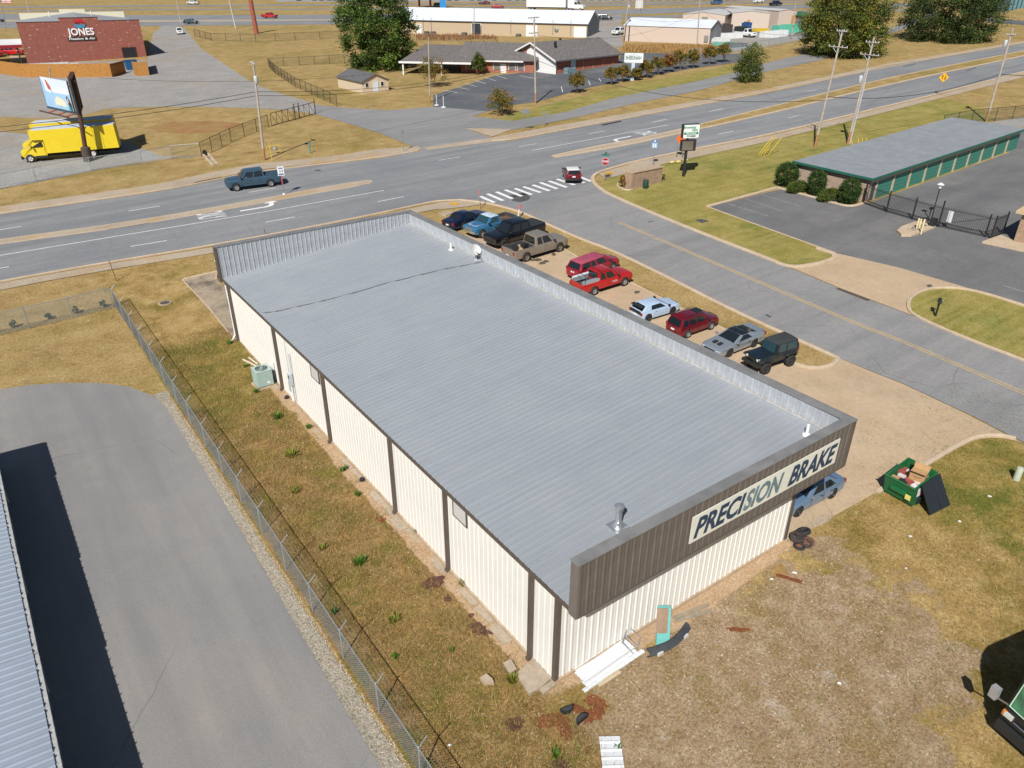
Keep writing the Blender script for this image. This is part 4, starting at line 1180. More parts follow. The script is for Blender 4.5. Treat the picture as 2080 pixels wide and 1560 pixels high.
def suv(L=4.5, W=1.82, wb=2.65, fo=.9, r=.36, hood=1.05, H=1.72, **kw):
    S = dict(L=L, W=W, wb=wb, fo=fo, r=r, sill=.34, shoulder=hood - .1, top=[(0, hood - .3), (.15, hood - .12), (.6, hood - .03), (1.25, hood + .03), (L - .12, hood + .05), (L, hood - .1)],
             cab=dict(rb=L - .06, rt=L - .38, ft=1.95, fb=1.22, h=H, tw=.74, zb=hood, bw=.95), side=[(.06, .26), (.31, .56), (.60, .90)], doors=[(1.55, 2.5), (2.55, 3.4)], lampz=hood - .2, tailz=hood - .02, bumpz=.5, platez=.72)
    S.update(kw)
    return S
C_ = lambda r_, g_, b_: srgb(r_, g_, b_)
P_navy = paint('navy', (0.006, 0.012, 0.04), .25, .2)
P_blue = paint('faded_blue', (0.035, 0.14, 0.27), .4, .1, .3)
P_black = paint('black', (0.006, 0.007, 0.010), .25, .1)
P_tan = paint('pewter', (0.25, 0.215, 0.175), .4, .3, .4)
P_red = paint('red', (0.42, 0.008, 0.010), .3, .1)
P_dred = paint('dark_red', (0.16, 0.006, 0.016), .25, .3)
P_white = paint('bluish_white', (0.42, 0.54, 0.70), .3, .1)
P_silver = paint('silver_blue', (0.32, 0.36, 0.41), .3, .5)
P_teal = paint('slate_blue', (0.05, 0.10, 0.15), .3, .4)
P_yellow = paint('truck_yellow', (0.70, 0.53, 0.02), .4, .0, .3)
P_wht = paint('white', (0.68, 0.68, 0.67), .35, .0, .4)
GR = 'vehicles parked in the shop lot'
# tan pickup
S = pickup(W=1.95, rail=1.18, rim=mat('tan_rim', (0.30, 0.26, 0.19), .5, .3, .1))
tan_t = vehicle('pickup_truck', 'dusty tan extended cab pickup with debris in its open bed', 'pickup truck', S, P_tan, group=GR)
hd, cx, cy = by_wheels(tan_t, S, (1134, 511), (1067, 531), 'R')
LOTH = hd
deb = mat('bed_debris', (0.42, 0.30, 0.17), .9, var=.4, scale=4)
for k, (a, b_, c_, rz_, dx, m_) in enumerate([(.55, .06, .03, .5, -1.7, deb), (.5, .1, .03, -.3, -1.9, deb), (.4, .12, .04, 1.2, -1.4, deb), (.3, .2, .14, .2, -1.2, trim_b), (.35, .25, .12, .8, -2.2, trim_b)]):
    q = MB().box(-a, a, -b_, b_, 0, c_ * 2).build('scrap_piece', m_, tan_t)
    q.location = (dx, rnd.uniform(-.4, .4), .80 + .05 * k); q.rotation_euler = (0, .05, rz_)
# black crew truck with tonneau
S = pickup(L=5.9, W=2.02, wb=3.65, cabl='crew', H=1.96, hood=1.2, rail=1.28, bumper_m=trim_b, bed=None, r=.42, rim=rim_dark)
blk_t = vehicle('pickup_truck', 'black crew cab pickup with covered bed between the blue and tan pickups', 'pickup truck', S, P_black, group=GR)
f_ = G(1021, 504)
def by_front(t, S, front, side, hd, dz=0.02):
    k = S['W'] / 2 - S.get('tw', .22)
    g_ = G(*front)
    nx, ny = (math.sin(hd), -math.cos(hd)) if side == 'L' else (-math.sin(hd), math.cos(hd))
    off = S['L'] / 2 - S['fo']
    on_slope(t, g_.x + nx * k - math.cos(hd) * off, g_.y + ny * k - math.sin(hd) * off, hd, dz)
def by_rear(t, S, rear, side, hd, dz=0.02):
    k = S['W'] / 2 - S.get('tw', .22)
    g_ = G(*rear)
    nx, ny = (math.sin(hd), -math.cos(hd)) if side == 'L' else (-math.sin(hd), math.cos(hd))
    off = S['L'] / 2 - S['fo'] - S['wb']
    on_slope(t, g_.x + nx * k - math.cos(hd) * off, g_.y + ny * k - math.sin(hd) * off, hd, dz)
by_front(blk_t, S, (1021, 505), 'L', R(180 + 4)); blk_t.scale = (.95,) * 3
q = MB().box(-5.9 / 2 + .08, -1.1, -.92, .92, 1.285, 1.325).build('tonneau_cover', mat('tonneau', (0.02, 0.025, 0.03), .7, var=.2), blk_t)
# faded blue old pickup
S = pickup(L=5.3, W=1.98, wb=3.2, fo=.85, cabl='reg', H=1.72, hood=1.12, rail=1.12, bumper_m=chrome, grille_m=chrome, glass=glass_b)
blu_t = vehicle('pickup_truck', 'old faded blue pickup with rust on its bonnet', 'pickup truck', S, P_blue, roof_m=mat('weathered_roof_paint', (0.42, 0.50, 0.58), .6, var=.25, scale=3, dirt=(0.10, 0.08, 0.06), dirt_amt=.6), group=GR)
by_front(blu_t, S, (977, 484), 'L', R(180 + 6)); blu_t.scale = (.95,) * 3
MB().add([(1.25, -.62, 1.165), (2.35, -.58, 1.13), (2.35, .58, 1.13), (1.25, .62, 1.165)], [(0, 1, 2, 3)]).build('hood_panel', mat('rusted_bonnet', (0.30, 0.36, 0.40), .8, var=.3, scale=4, dirt=(0.16, 0.06, 0.03), dirt_amt=.95), blu_t)
for k in range(5):
    q = MB().box(-.35, .35, -.08, .08, 0, .08).build('scrap_piece', mat('rusty_scrap', (0.16, 0.09, 0.06), .9, var=.4), blu_t)
    q.location = (-1.3 - rnd.uniform(0, 1), rnd.uniform(-.5, .5), .82); q.rotation_euler.z = rnd.uniform(0, 3)
# dark blue saloon
S = sedan(L=5.0, W=1.86, wb=2.75, fo=.95, H=1.38, rb=4.0, rt=3.55, ft=2.35, fb=1.75, side=[(.30, .88)], doors=[(1.9, 3.2)], handle_m=chrome)
nav_t = vehicle('saloon_car', 'dark blue old two-door saloon at the far end of the row', 'car', S, P_navy, group=GR)
by_rear(nav_t, S, (939, 466), 'R', R(12)); nav_t.scale = (.93,) * 3
# red pickup with ladder rack
S = pickup(L=5.2, W=1.82, wb=3.15, fo=.85, H=1.72, hood=1.06, rail=1.08, r=.36, bumper_m=trim_b)
red_t = vehicle('pickup_truck', 'bright red pickup with black ladder rack and metal tool boxes', 'pickup truck', S, P_red, group=GR)
by_wheels(red_t, S, (1265, 580), (1204, 599), 'R')
rk = MB()
for s_ in (-1, 1):
    rk.tube([(-2.35, s_ * .80, 1.08), (-2.35, s_ * .80, 1.85)], .022, 5).tube([(-.75, s_ * .80, 1.08), (-.75, s_ * .80, 1.9)], .022, 5)
    rk.tube([(-2.4, s_ * .80, 1.86), (-.75, s_ * .80, 1.9), (1.15, s_ * .80, 1.92)], .022, 5)
for x_ in (-2.35, -.75, 1.15):
    rk.tube([(x_, -.8, 1.87), (x_, .8, 1.87)], .022, 5)
rk.build('ladder_rack', trim_b, red_t)
boxm = mat('aluminium_box', (0.45, 0.50, 0.54), .4, .5, .1)
for s_ in (-1, 1):
    MB().box(-2.4, -.85, s_ * .80 if s_ < 0 else .48, -.48 if s_ < 0 else .80, .95, 1.28).build('tool_box', boxm, red_t)
MB().tube([(-2.5, .55, 1.33), (-.9, .55, 1.35)], .1, 8).build('pipe_roll', mat('pale_pipe', (.5, .55, .6), .5, var=.1), red_t)
frame_at(put('door_lettering', text_mesh('door_lettering', 'SERVICE', .12, mat('decal_white', (.7, .6, .6), .5, var=0), .001, .004), red_t), (.55, -.925, .82), (1, 0, 0), (0, 0, 1)) if 0 else None
MB().box(.30, .85, -.921, -.914, .78, .84).box(.45, .95, -.921, -.914, .68, .73).build('door_decal', mat('decal_pale', (.55, .35, .38), .5, var=.2), red_t)
# red vehicle with topper behind it
S = suv(L=5.1, W=1.80, wb=3.0, fo=.9, hood=1.0, H=1.62, side=[(.05, .34), (.38, .52), (.60, .90)])
top_t = vehicle('estate_car', 'faded red wagon with sun-bleached roof behind the red pickup', 'car', S, paint('cherry', (0.30, 0.008, 0.025), .35, .1), roof_m=mat('bleached_red_roof', (0.32, 0.06, 0.10), .6, var=.35, scale=5), group=GR)
g_ = G(1160, 558)
hh = R(6)
on_slope(top_t, g_.x + 1.6, g_.y - .75, hh, .02); top_t.scale = (.9,) * 3
# pale blue white hatch
S = sedan(L=4.25, W=1.80, wb=2.65, fo=.85, r=.34, hood=.95, H=1.40, deck=1.0, rb=4.12, rt=3.55, ft=2.05, fb=1.2, side=[(.30, .88)], doors=[(1.55, 2.9)], rim=rim_dark)
hat_t = vehicle('hatchback', 'pale icy blue hatchback with black tail beside the dark red SUV', 'car', S, P_white, group=GR)
by_wheels(hat_t, S, (1363, 638), (1314, 653), 'R')
MB().box(-2.13, -1.72, -.66, .66, 1.33, 1.37).build('spoiler', trim_b, hat_t)
MB().box(-2.14, -2.05, -.62, .62, .72, .98).build('hatch_panel', trim_b, hat_t)
# dark red SUV
S = suv(L=4.45, W=1.80, wb=2.62)
esc_t = vehicle('sport_utility_vehicle', 'dark red SUV with sunroof beside the pale hatchback', 'car', S, P_dred, group=GR)
by_wheels(esc_t, S, (1441, 669), (1394, 686), 'R')
MB().box(-.1, .65, -.42, .42, 1.74, 1.752).build('sunroof', glass, esc_t)
rr = MB()
for s_ in (-1, 1):
    rr.tube([(-1.7, s_ * .6, 1.74), (-1.5, s_ * .6, 1.79), (.3, s_ * .6, 1.79), (.5, s_ * .6, 1.75)], .02, 5)
rr.build('roof_rail', trim_b, esc_t)
# silver coupe
S = sedan(L=4.9, W=1.88, wb=2.57, fo=1.15, r=.33, hood=.86, H=1.29, deck=1.0, rb=4.45, rt=3.15, ft=2.55, fb=1.55, side=[(.36, .88)], doors=[(1.85, 3.2)], tw=.24, rim=rim_dark, mirror_m=P_silver, rgv=(.3, .95))
cou_t = vehicle('sports_coupe', 'silver sports coupe with dark glass roof beside the black jeep', 'car', S, P_silver, roof_m=glass, group=GR)
by_wheels(cou_t, S, (1477, 724), (1527, 704), 'L')
MB().box(-2.35, -2.1, -.75, .75, 1.03, 1.07).build('spoiler', P_silver, cou_t)
MB().box(1.45, 1.85, -.35, -.1, .84, .93).box(1.45, 1.85, .1, .35, .84, .93).build('bonnet_scoop', trim_b, cou_t)
# black jeep
P_jeep = paint('jeep_black', (0.010, 0.018, 0.026), .35, .2)
soft = mat('soft_top_canvas', (0.03, 0.034, 0.037), .85, var=.2, bmp=.3, bscale=60)
S = dict(L=3.75, W=1.55, wb=2.37, fo=.62, r=.42, sill=.62, shoulder=1.05, arch=1.25, top=[(0, 1.05), (.1, 1.14), (1.35, 1.2), (3.75, 1.2)], taper=.1,
         cab=dict(rb=3.68, rt=3.55, ft=1.62, fb=1.42, h=1.86, tw=.84, bw=.97, zb=1.19), side=[(.08, .52), (.58, .92)], doors=[(1.6, 2.45)], lampz=.98, tailz=1.0, bumpz=.72, bumper_m=trim_b, tw=.32, wout=.16, rim=rim_dark, platez=.9, glass=glass_b)
jee_t = vehicle('offroad_jeep', 'black open-road jeep with canvas top and wide tyres', 'jeep', S, P_jeep, roof_m=soft, group=GR)
by_wheels(jee_t, dict(S, W=S['W'] + .36), (1551, 757), (1597, 742), 'L'); jee_t.scale = (.84, .84, .93)
fl_ = MB()
for wx, s0 in ((3.75 / 2 - .62, 1), (3.75 / 2 - .62 - 2.37, 1)):
    for s_ in (-1, 1):
        fl_.add([(wx - .62, s_ * .74, .82), (wx - .40, s_ * .74, 1.0), (wx + .40, s_ * .74, 1.02), (wx + .58, s_ * .74, .92), (wx - .62, s_ * 1.0, .80), (wx - .40, s_ * 1.0, .97), (wx + .40, s_ * 1.0, .99), (wx + .58, s_ * 1.0, .90)], [(0, 1, 5, 4), (1, 2, 6, 5), (2, 3, 7, 6)])
fl_.build('fender_flare', trim_b, jee_t)
MB().box(3.75 / 2 - .05, 3.75 / 2 + .22, -.78, .78, .58, .76).tube([(2.05, -.35, .76), (2.05, -.3, 1.0), (2.05, .3, 1.0), (2.05, .35, .76)], .03, 6).build('winch_bumper', trim_b, jee_t)
for s_ in (-.5, .5):
    MB().lathe([(.09, 0), (.10, .05), (.02, .07)], c=(1.86, s_, 1.0), axis='x', n=12).build('round_lamp', lamp_w, jee_t, 40)
MB().lathe([(.42, -.13), (.42, .13), (.3, .16), (.1, .16)], c=(-1.98, .1, 1.05), axis='x', n=18).build('spare_wheel', tyre_m, jee_t, 40)
# silver blue car under the sign fascia
S = sedan(L=4.75, W=1.83, wb=2.8, fo=.9, rim=rim_dark, mirror_m=P_silver)
can_t = vehicle('saloon_car', 'silver blue saloon half hidden under the sign fascia', 'car', S, paint('canopy_silver', (0.16, 0.25, 0.38), .3, .4))
by_wheels(can_t, S, (1615, 1047), (1684, 1010), 'L')
# little red car with white roof
S = suv(L=3.85, W=1.73, wb=2.5, fo=.68, r=.31, hood=.95, H=1.42, side=[(.08, .40), (.45, .90)], bumper_m=trim_b)
min_t = vehicle('small_hatchback', 'little dark red car with white roof crossing the zebra stripes', 'car', S, paint('mini_red', (0.17, 0.006, 0.018), .25, .3), roof_m=P_wht)
a_, b_ = G(1147, 372), G(1181, 371)
mid = (a_ + b_) / 2
hdm = math.atan2(*( (Vector(xy((1110, 352))) - Vector(xy((1190, 372)))).yx ))
lat = (b_ - a_).normalized()
hdm = math.atan2(lat.x, -lat.y)
on_slope(min_t, mid.x + math.cos(hdm) * 1.35, mid.y + math.sin(hdm) * 1.35, hdm, .03)
for s_ in (-.28, .28):
    MB().box(-1.2, 1.75, s_ - .06, s_ + .06, 1.10, 1.115).build('stripe', P_wht, min_t) if 0 else None
# slate blue pickup driving
S = pickup(L=5.85, W=2.02, wb=3.63, cabl='crew', H=1.95, hood=1.2, rail=1.25, bed=None, rim=rim_m)
dri_t = vehicle('pickup_truck', 'slate blue crew cab pickup driving in the far lane', 'pickup truck', S, P_teal)
by_wheels(dri_t, S, (481.5, 388), (551, 379), 'L', .03)
MB().box(-5.85 / 2 + .08, -1.12, -.92, .92, 1.262, 1.30).build('tonneau_cover', mat('tonneau_slate', (0.03, 0.06, 0.09), .6, var=.15), dri_t)
# box trucks
def box_truck(label, fl, rl, group):
    P = P_yellow
    t = root('box_truck', (0, 0, 0), label, 'truck', group=group)
    L = 9.6
    # cab with bonnet (forward +x)
    cb = MB()
    prof = [(4.75, .62), (4.80, 1.25), (4.65, 1.48), (3.75, 1.66), (3.15, 2.42), (2.1, 2.46), (2.0, .62)]
    def loft(prof, w0, w1):
        n = len(prof); vs = []
        for s_ in (-1, 1):
            for (x, z) in prof:
                wv = w0 if z < 1.7 else w1
                if x > 4.6: wv *= .9
                vs.append((x, s_ * wv, z))
        cb.add(vs, [tuple(range(n)), tuple(range(2 * n - 1, n - 1, -1))] + [(i, (i + 1) % n, n + (i + 1) % n, n + i) for i in range(n)])
    loft(prof, 1.08, .98)
    cb.build('cab', P, t, 25)
    for s_ in (-1, 1):
        MB().add([(3.42, s_ * 1.045, 1.72), (2.95, s_ * 1.0, 2.32), (2.25, s_ * 1.0, 2.32), (2.2, s_ * 1.065, 1.72)], [(0, 1, 2, 3)]).build('side_window', glass, t)
        MB().box(2.15, 3.5, s_ * 1.086 - .012, s_ * 1.086 + .012, .72, 1.66).build('door', P, t)
        MB().lathe([(.56, -.02), (.60, 0), (.60, .05), (.5, .06)], c=(3.95, s_ * .62, .55), axis='y', n=16).build('wheel_arch', P, t, 40)
        MB().box(4.62, 4.80, s_ * .62 if s_ > 0 else -.92, .92 if s_ > 0 else -.62, 1.02, 1.22).build('headlight', lamp_w, t)
        MB().tube([(3.4, s_ * 1.05, 1.7), (3.42, s_ * 1.35, 1.75)], .02, 5).box(3.36, 3.44, s_ * 1.42 - .1, s_ * 1.42 + .1, 1.6, 2.0).build('mirror', trim_b, t)
    MB().add([(3.70, -.95, 1.70), (3.70, .95, 1.70), (3.17, .88, 2.38), (3.17, -.88, 2.38)], [(0, 1, 2, 3)]).build('windshield', glass, t).location = (.03, 0, .03)
    MB().box(4.70, 4.90, -1.08, 1.08, .42, .78).build('front_bumper', trim_b, t)
    MB().box(4.78, 4.83, -.6, .6, .85, 1.2).build('grille', trim_b, t)
    # cargo box with peak over the cab
    bx_ = MB()
    prof = [(-6.1, .95), (1.95, .95), (1.95, 2.55), (3.3, 2.62), (3.3, 3.7), (-6.1, 3.7)]
    n = 6
    vs = [(x, s_ * 1.25, z) for s_ in (-1, 1) for (x, z) in prof]
    bx_.add(vs, [tuple(range(n)), tuple(range(2 * n - 1, n - 1, -1))] + [(i, (i + 1) % n, n + (i + 1) % n, n + i) for i in range(n)])
    cargo = bx_.build('cargo_box', P, t)
    MB().box(-6.05, 3.0, -1.2, 1.2, 3.70, 3.735).build('box_roof', mat('translucent_roof', (0.48, 0.52, 0.56), .6, var=.12), t)
    for x_ in (-3.6, -4.5):
        MB().box(x_ - .015, x_ + .015, -1.262, -1.249, 1.0, 3.65).box(x_ - .015, x_ + .015, 1.249, 1.262, 1.0, 3.65).build('seam', mat('seam_olive', (.25, .2, .02), .6, var=0), t)
    MB().box(-6.12, -6.095, -1.1, 1.1, 1.0, 3.5).build('roll_door', mat('yellow_door', (.6, .46, .03), .6, var=.05), t)
    MB().box(-6.0, 4.5, -.45, .45, .5, .93).build('chassis', under, t)
    MB().box(2.0, 3.3, -1.1, -.6, .45, .72).box(2.0, 3.3, .6, 1.1, .45, .72).build('side_step', trim_b, t)
    ty, rm = wheel_meshes(.48, .3, mat('white_steel_rim', (.6, .6, .58), .5, var=.1))
    for wx in (3.95, -3.0):
        for s_ in (-1, 1):
            wo = bpy.data.objects.new('wheel', None); wo.empty_display_size = .1
            col.objects.link(wo); wo.parent = t; wo.location = (wx, s_ * 1.0, .48)
            if s_ < 0: wo.rotation_euler.z = math.pi
            put('tyre', ty, wo); put('rim', rm, wo)
    f, q = G(*fl), G(*rl)
    hd = math.atan2(f.y - q.y, f.x - q.x)
    k = (f - q).length / 6.95
    nx, ny = math.sin(hd), -math.cos(hd)
    on_slope(t, (f.x + q.x) / 2 + nx * 1.0 - math.cos(hd) * .475, (f.y + q.y) / 2 + ny * 1.0 - math.sin(hd) * .475, hd, .01)
    t.scale = (k, 1.0, 1.0)
    return t, hd
bt, bth = box_truck('yellow box truck beside the billboard post', (65, 330), (192, 319), 'yellow box trucks')
bt2 = copy_tree(bt)
tag(bt2, 'yellow box truck mostly hidden behind the first one', None)
lx = Vector((math.cos(bth + math.pi / 2), math.sin(bth + math.pi / 2)))
s1 = -1 if lx.y < 0 else 1
mwx, mwy = bt.matrix_world.translation.x, bt.matrix_world.translation.y
on_slope(bt2, mwx + s1 * lx.x * 4.3 + math.cos(bth) * .6, mwy + s1 * lx.y * 4.3 + math.sin(bth) * .6, bth, .01)
bt2.scale = bt.scale
# semi truck on the highway
def lorry():
    a, b_ = G(1072, 20), G(1187, 22)
    hd = math.atan2(b_.y - a.y, b_.x - a.x)
    Lx = (b_ - a).length
    t = root('semi_truck', (0, 0, 0), 'white semi truck with long trailer on the highway', 'truck')
    MB().box(-Lx / 2, Lx / 2 - 7.0, -1.3, 1.3, 1.1, 4.1).build('trailer', P_wht, t)
    cb = MB(); n = 8
    prof = [(Lx / 2 - 6.3, .9), (Lx / 2 - .1, .7), (Lx / 2, 1.2), (Lx / 2 - .3, 1.9), (Lx / 2 - 2.0, 2.15), (Lx / 2 - 2.9, 3.1), (Lx / 2 - 4.5, 3.9), (Lx / 2 - 6.3, 3.9)]
    vs = [(x, s_ * (1.2 if z > 1 else 1.1), z) for s_ in (-1, 1) for (x, z) in prof]
    cb.add(vs, [tuple(range(n)), tuple(range(2 * n - 1, n - 1, -1))] + [(i, (i + 1) % n, n + (i + 1) % n, n + i) for i in range(n)])
    cb.build('cab', P_wht, t)
    for s_ in (-1, 1):
        MB().add([(Lx / 2 - 2.2, s_ * 1.21, 2.2), (Lx / 2 - 2.95, s_ * 1.21, 3.0), (Lx / 2 - 3.6, s_ * 1.21, 3.0), (Lx / 2 - 3.6, s_ * 1.21, 2.2)], [(0, 1, 2, 3)]).build('side_window', glass, t)
    MB().add([(Lx / 2 - 2.03, -1.0, 2.2), (Lx / 2 - 2.03, 1.0, 2.2), (Lx / 2 - 2.85, 1.0, 3.05), (Lx / 2 - 2.85, -1.0, 3.05)], [(0, 1, 2, 3)]).build('windshield', glass, t).location = (.04, 0, .03)
    ty, rm = wheel_meshes(.5, .5, rim_m)
    for wx in (Lx / 2 - 1.2, Lx / 2 - 5.2, Lx / 2 - 6.4, -Lx / 2 + 1.2, -Lx / 2 + 2.4):
        for s_ in (-1, 1):
            wo = bpy.data.objects.new('wheel', None); col.objects.link(wo); wo.parent = t; wo.location = (wx, s_ * 1.0, .5)
            put('tyre', ty, wo); put('rim', rm, wo)
    MB().box(-Lx / 2 + .3, Lx / 2 - .6, -.4, .4, .7, 1.08).build('chassis', under, t)
    m_ = (a + b_) / 2
    on_slope(t, m_.x, m_.y, hd, .02)
lorry()
# cars farther off
FAR = [  # kind, paint, centre px, pixel heading towards, label
    ('pk', paint('far_white', (.66, .66, .66)), (393, 9), (350, 9), 'white pickup on the far carriageway above the brick shop drive', 'pickup truck'),
    ('suv', paint('far_teal', (.012, .03, .04)), (389, 49), (440, 48), 'dark teal SUV on the near highway lane', 'car'),
    ('suv', P_wht, (366, 69), (372, 80), 'white SUV waiting at the gravel drive gate', 'car'),
    ('pk', P_red, (548, 37), (590, 37), 'red pickup on the highway beside the rust red pole', 'pickup truck'),
    ('suv', P_black, (1229, 41), (1245, 41), 'black jeep parked at the end of the tan metal building', 'car'),
    ('pk', P_wht, (1258, 70), (1248, 72), 'white pickup behind the end of the white shed', 'pickup truck'),
    ('sed', paint('maroon', (.09, .008, .03)), (984, 9), (960, 9.5), 'maroon car on the far carriageway over the tan building', 'car'),
    ('sed', paint('crimson', (.28, .01, .02)), (1011, 17), (1040, 17), 'crimson car on the highway over the tan building', 'car'),
    ('suv', paint('far_blue', (.06, .14, .28)), (1455, 9), (1430, 10), 'light blue SUV on the far carriageway', 'car'),
    ('suv', P_wht, (1540, 6), (1510, 8), 'white SUV on the far carriageway over the pale sheds', 'car'),
    ('pk', paint('far_navy', (.01, .02, .05)), (1575, 12), (1610, 9), 'dark navy pickup on the highway over the pale sheds', 'pickup truck'),
    ('sed', paint('far_purple', (.03, .01, .04)), (-4, 45), (40, 44), 'dark car at the left edge of the highway', 'car'),
    ('suv', paint('far_brown', (.15, .1, .06)), (893, 15), (930, 15), 'brown car beside the blue pylon sign', 'car'),
]
for (kd, pm_, c, h, lb, ct) in FAR:
    S = {'pk': pickup(cabl='crew'), 'suv': suv(L=4.7), 'sed': sedan()}[kd]
    t = vehicle({'pk': 'pickup_truck', 'suv': 'sport_utility_vehicle', 'sed': 'saloon_car'}[kd], lb, ct, S, pm_, lod=1)
    a = G(*c); b_ = G(*h)
    on_slope(t, a.x, a.y, math.atan2(b_.y - a.y, b_.x - a.x), .02)
# white work truck in the yard
S = pickup(L=6.4, wb=4.0, cabl='reg', rail=1.25, hood=1.2, H=2.0)
t = vehicle('work_truck', 'white flatbed work truck with black stake sides in the pallet yard', 'truck', S, P_wht, lod=1)
a, b_ = G(1500, 73), G(1527, 76)
on_slope(t, (a.x + b_.x) / 2, (a.y + b_.y) / 2, math.atan2(b_.y - a.y, b_.x - a.x), .02)
MB().box(-3.2, -.4, -1.0, 1.0, 1.2, 2.3).build('stake_body', mat('stake_black', (.02, .025, .022), .8, var=.3), t)
# red van under the canopy
S = suv(L=5.2, W=2.0, wb=3.3, fo=.9, hood=1.2, H=2.1, r=.38)
t = vehicle('service_van', 'red service van under the white canopy beside the brick shop', 'van', S, P_red, lod=1)
a = G(28, 112)
on_slope(t, a.x, a.y, math.atan2(-.6, 1.0), .02)
t2 = copy_tree(t); tag(t2, 'red service van cut by the left picture edge under the canopy')
on_slope(t2, a.x - 4.2, a.y - .5, math.atan2(-1.0, .5), .02)
# dealership rows
deal = []
dc = [(.03, .05, .12), (.6, .6, .6), (.25, .26, .28), (.01, .012, .015), (.2, .01, .02), (.02, .05, .14), (.35, .37, .4), (.05, .02, .02)]
protos = []
for i, cc in enumerate(dc):
    S = suv(L=4.6) if i % 2 else sedan()
    protos.append(vehicle('dealer_car', ['dark blue saloon', 'white SUV', 'grey saloon', 'black SUV', 'dark red saloon', 'blue SUV', 'silver saloon', 'brown SUV'][i] + ' in the long sales row along the top edge', 'car', S, paint('dealer%d' % i, cc), group='cars in the dealer rows', lod=1))
k = 0
da = G(900, 1.5); db = G(1500, -1.5)
for px0, px1, py in ((600, 735, 1.0), (905, 1500, 0.5)):
    n = int((px1 - px0) / 15)
    for i in range(n):
        if rnd.random() < .08:
            continue
        p = G(px0 + (px1 - px0) * (i + .5) / n, py - (i / n) * 1.0)
        o = protos[k] if k < len(protos) else copy_tree(rnd.choice(protos))
        k += 1
        on_slope(o, p.x, p.y, math.atan2((CAM - p).y, (CAM - p).x) + rnd.uniform(-.25, .25) + (math.pi if rnd.random() < .5 else 0), .02)
# ---------------------------------------------------------------- fences
steel = mat('galvanised_steel', (0.30, 0.35, 0.38), 0.45, 0.4, 0.1)
blackm = mat('black_coated_steel', (0.02, 0.02, 0.021), 0.55, 0.1, 0.15)
def chain_fence(name, pts, label, h, m, spacing=2.9, pitch=0.09, wire=0.0035, post_r=0.03, rail=True, arms=False, group=None, bottom=False):
    """pts: world xy corners; posts are parts, the woven wire of each run is one part"""
    t = root(name, (pts[0][0], pts[0][1], T(*pts[0])), label, 'fence', group=group)
    O = Vector((pts[0][0], pts[0][1], T(*pts[0])))
    posts = []
    for a, b in zip(pts[:-1], pts[1:]):
        L = math.hypot(b[0] - a[0], b[1] - a[1])
        n = max(1, round(L / spacing))
        for i in range(n + (1 if b == pts[-1] else 0)):
            u = i / n
            posts.append((a[0] + (b[0] - a[0]) * u, a[1] + (b[1] - a[1]) * u))
    ph = h + 0.04
    b_ = MB().lathe([(post_r, -0.1), (post_r, ph), (post_r * 1.2, ph), (post_r * 1.1, ph + .03), (0.005, ph + .05)], n=8)
    pm = b_.mesh('post', m, 40)
    am = MB().tube([(0, 0, h), (0.30, 0, h + 0.33)], 0.016, 5).mesh('barb_arm', m) if arms else None
    for (x, y) in posts:
        p = put('post', pm, t, Vector((x, y, T(x, y))) - O)
        if arms:
            put('barb_arm', am, p)
    if rail:
        b_ = MB()
        b_.tube([(x - O.x, y - O.y, T(x, y) + h - O.z) for x, y in posts], post_r * .75, 6)
        if bottom:
            b_.tube([(x - O.x, y - O.y, T(x, y) + .08 - O.z) for x, y in posts], post_r * .5, 5)
        b_.build('rail', m, t)
    for k in range(3 if arms else 0):
        q = (0.09 + .1 * k)
        MB().tube([(x - O.x + q, y - O.y, T(x, y) + h + q * 1.1 - O.z) for x, y in posts], 0.0035, 4).build('barbed_wire', m, t)
    for a, b in zip(pts[:-1], pts[1:]):
        L = math.hypot(b[0] - a[0], b[1] - a[1])
        d = ((b[0] - a[0]) / L, (b[1] - a[1]) / L)
        nx, ny = -d[1] * wire, d[0] * wire
        b_ = MB()
        k = -h
        while k < L:
            for sg in (1, -1):
                u0, z0, u1, z1 = k, 0.03, k + h, h
                if u0 < 0:
                    z0 += -u0; u0 = 0
                if u1 > L:
                    z1 -= u1 - L; u1 = L
                if z1 - z0 < 0.05:
                    continue
                if sg < 0:
                    u0, u1 = L - u0, L - u1
                P = []
                for (u, z) in ((u0, z0), (u1, z1)):
                    x, y = a[0] + d[0] * u, a[1] + d[1] * u
                    P.append(Vector((x - O.x, y - O.y, T(x, y) + z - O.z)))
                w_ = Vector((d[0] * wire, d[1] * wire, -wire * sg * 1.0)); n_ = Vector((nx, ny, 0))
                b_.add([P[0] + w_, P[0] - w_ + n_, P[0] - n_, P[1] + w_, P[1] - w_ + n_, P[1] - n_], [(0, 1, 4, 3), (1, 2, 5, 4), (2, 0, 3, 5)])
            k += pitch
        b_.build('chain_link', m, t, fix=False)
    return t
chain_fence('chain_link_fence', [(-5.5, -11.5), (-5.5, 44.1)], 'long galvanised chain link fence with barbed arms beside the gravel strip', 1.38, steel, 2.78, arms=True, pitch=.10, wire=.003, post_r=.026)
chain_fence('chain_link_fence', [(-5.65, 44.1), (-24.5, 42.9)], 'galvanised chain link fence with small bushes behind it at the left edge', 1.55, steel, 2.72, pitch=.11, wire=.0035)
g = lambda *ps: [xy(p) for p in ps]
chain_fence('chain_link_fence', g((844, 122), (700, 128), (546, 136), (560, 150), (600, 177), (685, 216)), 'black chain link fence around the shed lawn', 1.7, blackm, 3.3, pitch=.3, wire=.006, post_r=.045)
chain_fence('chain_link_fence', g((396, 74), (430, 83), (520, 85), (600, 82), (700, 78)), 'black chain link fence along the highway verge', 1.9, blackm, 5.5, pitch=.4, wire=.008, post_r=.06)
